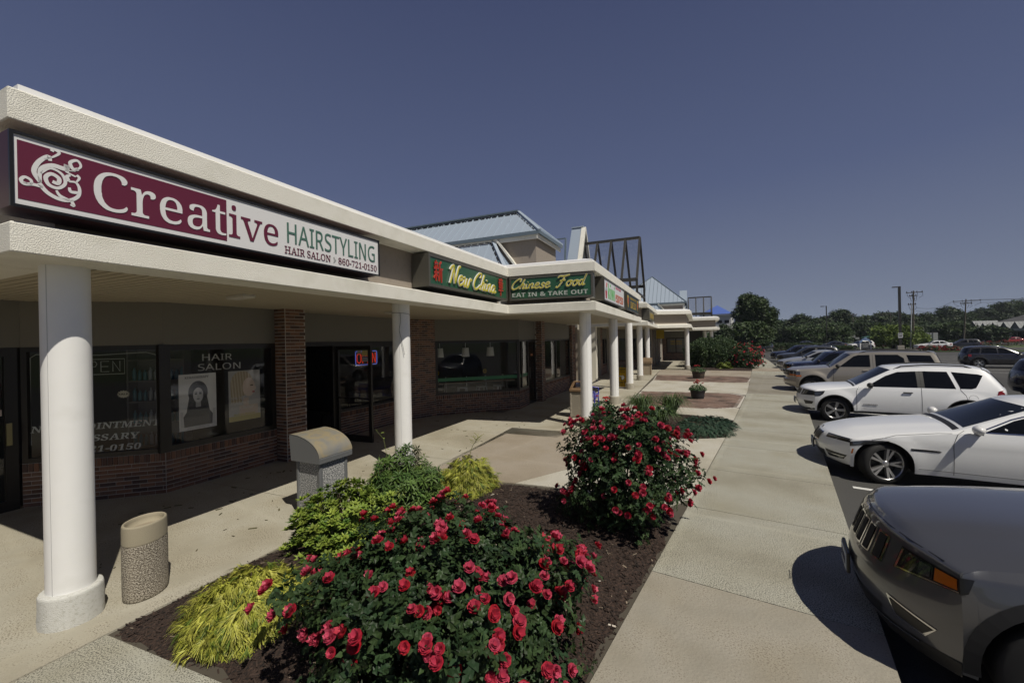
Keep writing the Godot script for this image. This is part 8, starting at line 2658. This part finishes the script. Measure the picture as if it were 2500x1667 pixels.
func background() -> void:
	var dk := [Color(0.020, 0.040, 0.014), Color(0.042, 0.068, 0.022)]
	var md := [Color(0.026, 0.052, 0.016), Color(0.060, 0.092, 0.028)]
	var lm := [Color(0.095, 0.150, 0.026), Color(0.15, 0.205, 0.04)]
	tree("maple_tree", "tall dense maple rising above the weeping tree at the end of the walk", -4.9, -92.2, 10.9, 7.9, md, 1.6, 2600, 201, 0.34, 1.5)
	tree("maple_tree", "lower spreading tree in front of the tall maple", -4.2, -81.0, 5.2, 6.6, md, 0.9, 1700, 202, 0.28)
	tree("young_tree", "slender young tree in front of the distant white building", -7.4, -69.5, 4.7, 2.6, dk, 1.2, 420, 203, 0.24)
	tree("hedge_tree", "small dark tree seen through the arcade behind the far white column", -9.5, -70.5, 3.6, 5.0, dk, 0.6, 700, 204, 0.26)
	var row := [[-2.3, -159.5, 8.2, 8.5], [1.1, -167.7, 7.8, 8.5], [4.9, -164.2, 9.4, 8.5], [9.9, -173.4, 8.5, 9.0], [16.2, -177.5, 11.2, 10.5], [21.0, -186.6, 8.7, 9.0], [24.5, -188.8, 9.1, 8.5], [28.2, -185.3, 9.8, 9.5], [34.7, -201.4, 10.4, 9.0], [37.4, -197.2, 9.0, 8.5], [43.2, -206.9, 9.7, 10.0], [49.9, -211.3, 12.1, 11.0], [58.9, -229.1, 10.4, 11.0], [66.7, -240.1, 12.3, 12.5], [72.6, -243.9, 14.5, 14.5], [78.0, -247.5, 15.2, 14.5], [88.0, -250.0, 15.0, 15.0], [-9.0, -165.0, 8.0, 9.0], [-16.0, -150.0, 8.5, 9.0], [13.0, -186.0, 9.2, 9.0], [54.0, -222.0, 11.0, 12.0]]
	var names := ["first", "second", "third", "fourth", "fifth", "sixth", "seventh", "eighth", "ninth", "tenth", "eleventh", "twelfth", "thirteenth", "fourteenth", "fifteenth", "sixteenth"]
	for k in row.size():
		var r: Array = row[k]
		var label := ""
		if k < 16: label = "%s tree from the left in the far tree line behind the road" % names[k]
		elif k == 16: label = "far tree at the right end of the tree line behind the gabled shops"
		elif k == 17: label = "far tree behind the tall maple"
		elif k == 18: label = "far tree behind the distant white building"
		elif k == 19: label = "far tree filling the gap behind the lamp post"
		else: label = "far tree behind the pole with the double cross arm"
		var o := tree("oak_tree", label, r[0], r[1], r[2], r[3], dk if k % 3 else md, 0.9, 900, 300 + k, 0.55)
		o.set_meta("group", "trees of the far tree line")
	var low := [[4.3, -128.0, 5.5, 8.2, "broad low tree left of the small lamp post"], [-1.4, -130.3, 5.6, 6.5, "low tree just right of the tall maple"], [10.8, -135.8, 5.9, 9.4, "broad low tree behind the small lamp post"], [18.0, -148.9, 6.2, 7.5, "low dark tree right of the leaning far pole"], [22.5, -151.7, 5.8, 8.0, "low tree behind the lime green tree"], [33.4, -158.8, 5.0, 8.5, "low tree right of the tall square lamp post"], [34.3, -141.5, 5.2, 8.8, "rounded street tree with bare trunk left of the gabled shops"], [38.5, -134.7, 3.9, 5.4, "small street tree in front of the gabled shops"]]
	for k in low.size():
		var r: Array = low[k]
		tree("street_tree", r[4], r[0], r[1], r[2], r[3], dk if k % 2 else md, 1.4, 1000, 340 + k, 0.40)
	tree("lime_tree", "bright lime green tree spreading behind the square lamp post", 17.1, -103.6, 4.3, 8.0, lm, 1.0, 1500, 360, 0.30)
	tree("lime_tree", "smaller lime green tree right of the tall poles", 22.6, -112.4, 2.7, 3.4, lm, 0.6, 500, 361, 0.26)
	hedge("dark clipped hedge at the end of the car park under the maple", -6.5, -81.5, 6.0, -97.0, 1.25, 1.2, 1300, 370, dk)
	hedge("short light green hedge by the car park exit", 7.0, -88.4, 9.6, -88.8, 0.85, 1.1, 300, 371, md)
	hedge("low green planting behind the far stalls", 24.0, -112.0, 29.5, -112.5, 1.1, 1.4, 300, 372, md)
	far_rose("left one of two red rose bushes on the car park island", Vector3(18.2, -0.47, -84.8), Vector3(1.25, 0.5, 0.8), 0.45, 380, 170, 380)
	far_rose("right one of two red rose bushes on the car park island", Vector3(20.4, -0.47, -85.4), Vector3(1.05, 0.42, 0.7), 0.38, 320, 140, 381)
	far_rose("long red rose hedge far behind the driving off-roader", Vector3(36.0, -0.47, -118.0), Vector3(5.0, 0.5, 0.8), 0.45, 420, 200, 382)
	var b := MB.new()
	b.slab(pts([14.5, -83.5, 75, -83.5, 75, -88.5, 14.5, -88.5]), -0.36, -0.6)
	setting("traffic_island", b, M.grass, "grassy raised island at the far end of the car park")
	b = MB.new()
	b.quad(Vector3(-300, -0.474, -105.5), Vector3(400, -0.474, -105.5), Vector3(400, -0.474, -107.0), Vector3(-300, -0.474, -107.0))
	setting("far_pavement", b, M.walk_grey, "pale pavement strip beyond the road")
	lamp_post("small square lamp post with one arm left of the tall poles", 9.3, -131.2, 10.1, 0.6, 0.22)
	var lp := lamp_post("tall thick square lamp post carrying a white arrow sign", 17.0, -96.9, 10.9, 0.35, 0.34)
	b = MB.new(); b.box(Vector3(0, 2.45, 0.19), Vector3(0.60, 0.85, 0.03)); part("sign_plate", b, mat(0.62, 0.62, 0.62, 0.6), lp)
	text("lettering", "ONE WAY", sans(true), 0.14, M.black, lp, Transform3D(Basis(), Vector3(-0.24, 2.60, 0.208)), 0.48, 0.003)
	b = MB.new(); b.plate(pts([-0.22, 2.28, 0.05, 2.28, 0.05, 2.18, 0.22, 2.34, 0.05, 2.50, 0.05, 2.40, -0.22, 2.40]), 0.205, 0.21); part("arrow", b, M.black, lp)
	utility_pole("tall utility pole crowded with equipment beside the square lamp post", 19.6, -101.0, 10.3, [[0.3, 1.0, 1.2], [0.9, 0.6, 0.4], [2.4, 0.8, 0.3]], 0.2)
	var st := thing("white_pole", "slim white pole standing close to the tall utility pole", "pole", Vector3(19.1, -0.47, -100.4))
	b = MB.new(); b.tube(PackedVector3Array([Vector3(-0.15, 0, 0), Vector3(0.1, 8.0, 0)]), 0.09, 8, 0.06); part("pole", b, mat(0.45, 0.45, 0.44, 0.5), st)
	utility_pole("leaning utility pole with wide double cross arm left of the gabled shops", 33.3, -129.0, 9.9, [[0.4, 2.0, 2.2], [0.9, 0.9, 0.9]], 0.5)
	utility_pole("thin leaning far utility pole right of the small lamp post", 17.5, -160.4, 9.0, [[0.3, 1.2, 1.2]], -0.9)
	utility_pole("far utility pole with cross arm behind the lime green tree", 29.3, -180.0, 9.6, [[0.4, 2.6, 2.4], [1.6, 0.5, 0.9]], 0.0)
	var A := Vector3(19.6, 9.4, -101); var B := Vector3(33.3, 9.0, -129); var C := Vector3(75, 13.0, -150); var D := Vector3(29.3, 8.7, -180); var E2 := Vector3(17.5, 8.0, -160)
	wire("upper wire running from the double arm pole off to the right", B + Vector3(2, 0.2, 0), C, 1.2)
	wire("second wire running from the double arm pole off to the right", B + Vector3(0, 0.2, 0), C + Vector3(2, -0.6, 2), 1.2)
	wire("third wire running from the double arm pole off to the right", B + Vector3(-2, -0.2, 0), C + Vector3(4, -1.6, 4), 1.2)
	wire("wire from the crowded pole up to the double arm pole", A + Vector3(0.3, -2.6, 0), B + Vector3(-2, 0.1, 0), 0.7)
	wire("lower wire from the crowded pole up to the double arm pole", A + Vector3(0.3, -3.2, 0), B + Vector3(0, -0.4, 0), 0.7)
	wire("wire between the two far poles in the tree line", D, E2, 0.8)
	wire("wire from the crowded pole back into the tree line", A + Vector3(0, -3.6, 0), D + Vector3(0, 0.2, 0), 0.8)
	wire("low cable crossing in front of the far trees on the right", B + Vector3(0, -3.4, 0), C + Vector3(0, -7.6, 0), 0.4)
	# signs by the road
	var bs := thing("sign_backs", "pair of pale road sign panels seen from behind on two posts", "road sign", Vector3(25.1, -0.47, -117.7), 0.1)
	for x in [-0.65, 0.65]:
		b = MB.new(); b.box(Vector3(x, 1.85, 0), Vector3(1.2, 1.9, 0.05)); part("panel", b, mat(0.32, 0.33, 0.33, 0.6), bs)
		b = MB.new(); b.bar(Vector3(x * 0.75, 0, 0.06), Vector3(x * 0.75, 2.9, 0.06), 0.08, 0.08); part("post", b, M.grey_metal, bs)
	var ks := thing("entrance_sign", "small blue arched entrance sign on white posts at the car park exit", "sign", Vector3(12.5, -0.47, -98.0), 0.3)
	for x in [-0.8, 0.8]:
		b = MB.new(); b.bar(Vector3(x, 0, 0), Vector3(x, 1.35, 0), 0.14, 0.14); part("post", b, M.white, ks)
	b = MB.new(); b.plate(pts([-0.62, 0.2, 0.62, 0.2, 0.62, 1.0, 0.3, 1.35, -0.3, 1.35, -0.62, 1.0]), -0.05, 0.05); part("panel", b, mat(0.05, 0.055, 0.06, 0.6), ks)
	text("lettering", "GOFF BROOK", sans(true), 0.16, mat(0.4, 0.4, 0.4), ks, Transform3D(Basis(), Vector3(-0.5, 0.85, 0.055)), 1.0, 0.004)
	text("lettering", "SHOPS", sans(true), 0.18, mat(0.4, 0.4, 0.4), ks, Transform3D(Basis(), Vector3(-0.35, 0.5, 0.055)), 0.7, 0.004)
	b = MB.new(); b.plate(pts([-1.0, 1.25, -0.7, 1.25, -0.45, 1.6, 0.45, 1.6, 0.7, 1.25, 1.0, 1.25, 0.5, 1.9, 0.2, 2.0, 0.15, 2.2, -0.15, 2.2, -0.2, 2.0, -0.5, 1.9]), -0.12, 0.12); part("arch", b, mat(0.16, 0.23, 0.38, 0.6), ks)
	var bl := thing("blue_barrel", "small blue barrel standing by the road left of the arched sign", "barrel", Vector3(11.4, -0.47, -102.0))
	b = MB.new(); b.lathe(PackedVector2Array([Vector2(0, 0), Vector2(0.26, 0), Vector2(0.28, 0.3), Vector2(0.28, 0.6), Vector2(0.26, 0.9), Vector2(0, 0.92)]), 16); part("drum", b, mat(0.09, 0.13, 0.42, 0.5), bl)
	for q in [[15.2, -141.0, 2.6, 1.5, 0.7, "pale rectangular road sign on a post left of the arched sign"], [16.6, -143.0, 2.0, 0.8, 0.5, "small pale road sign left of the green canopy"]]:
		var s := thing("road_sign", q[5], "road sign", Vector3(q[0], -0.47, q[1]))
		b = MB.new(); b.bar(Vector3(0, 0, 0), Vector3(0, q[2], 0), 0.1, 0.1); part("post", b, M.grey_metal, s)
		b = MB.new(); b.box(Vector3(0, q[2] - q[4] / 2, 0.08), Vector3(q[3], q[4], 0.04)); part("panel", b, mat(0.35, 0.36, 0.36, 0.6), s)
	var gs := thing("garden_stall", "small green roofed kiosk half hidden behind the lime green tree", "kiosk", Vector3(17.8, -0.47, -122.0), 0.2)
	b = MB.new(); b.box(Vector3(0, 1.0, 0), Vector3(4.0, 2.0, 3.0)); part("wall", b, mat(0.12, 0.05, 0.045, 0.8), gs)
	b = MB.new()
	for s in [[-1, -1, 1, -1], [1, -1, 1, 1], [1, 1, -1, 1], [-1, 1, -1, -1]]:
		face3(b, [Vector3(s[0] * 2.6, 2.0, s[1] * 2.0), Vector3(s[2] * 2.6, 2.0, s[3] * 2.0), Vector3(0, 3.0, 0)], Vector3(s[0] + s[2], 2, s[1] + s[3]))
	part("roof", b, mat(0.03, 0.10, 0.07, 0.6), gs)
	far_building()

func shell() -> void:
	# flat roof and back of the row, so that no daylight leaks into the shops
	var o := thing("row_building", "long flat roofed body of the shop row behind the canopies", "building")
	wall_box("back_wall", o, M.taupe, wall_frame(-13.0, -6.0, -13.0, 60.0), 0, 66, 0, 4.2, -0.3, 0)
	var b := MB.new()
	b.slab(PackedVector2Array([W2(-7.2, -6), W2(-7.2, 19.5), W2(-13.2, 19.5), W2(-13.2, -6)]), 4.18, 3.062, true)
	b.slab(PackedVector2Array([W2(-5.0, 23.3), W2(-5.0, 60), W2(-13.2, 60), W2(-13.2, 23.3)]), 4.18, 3.062, true)
	part("roof", b, M.roof_flat, o)

func _ready() -> void:
	sky_and_camera()
	materials()
	ground()
	shell()
	canopy("near white banded canopy over the salon, stepping out at the green signs", vv([-9.5, 1.26, -4.45, 1.26, -4.44, 9.78, -2.23, 10.00, -2.25, 19.1, -9.5, 19.1]), -9.5)
	canopy("second white banded canopy beyond the glass entrance", vv([-9.5, 23.0, -2.40, 23.06, -2.50, 30.6, -0.38, 31.7, -0.38, 43.0, -6.0, 43.2]), -9.5)
	canopy("third white banded canopy at the far end of the row", vv([-6.0, 44.0, 1.95, 44.6, 1.85, 60.0]), -6.0)
	for c in [[-4.98, 1.725, false, "nearest big white column at the left edge beside the ash urn"], [-4.97, 6.17, false, "second white column with a loose wire, behind the dark green shrub"], [-2.74, 10.97, true, "third white column beside the flower tub, at the canopy corner"], [-2.77, 15.18, true, "fourth white column right of the blue bench"], [-2.90, 19.8, true, "fifth white column in front of the yellow sandwich board"], [-2.97, 24.2, true, "sixth white column left of the far tan bin"], [-3.0, 28.3, true, "seventh white column partly behind the far tan bin"], [-0.73, 33.4, true, "eighth white column alone at the far canopy corner"], [1.25, 45.6, true, "far white column under the third canopy, behind the weeping tree"], [0.7, 48.0, true, "farthest white column under the third canopy"]]:
		column(c[3], c[0], c[1], c[2])
	salon()
	restaurant()
	tea_shop()
	far_shops()
	signs()
	roofs()
	furniture()
	vehicles()
	shrubs()
	background()
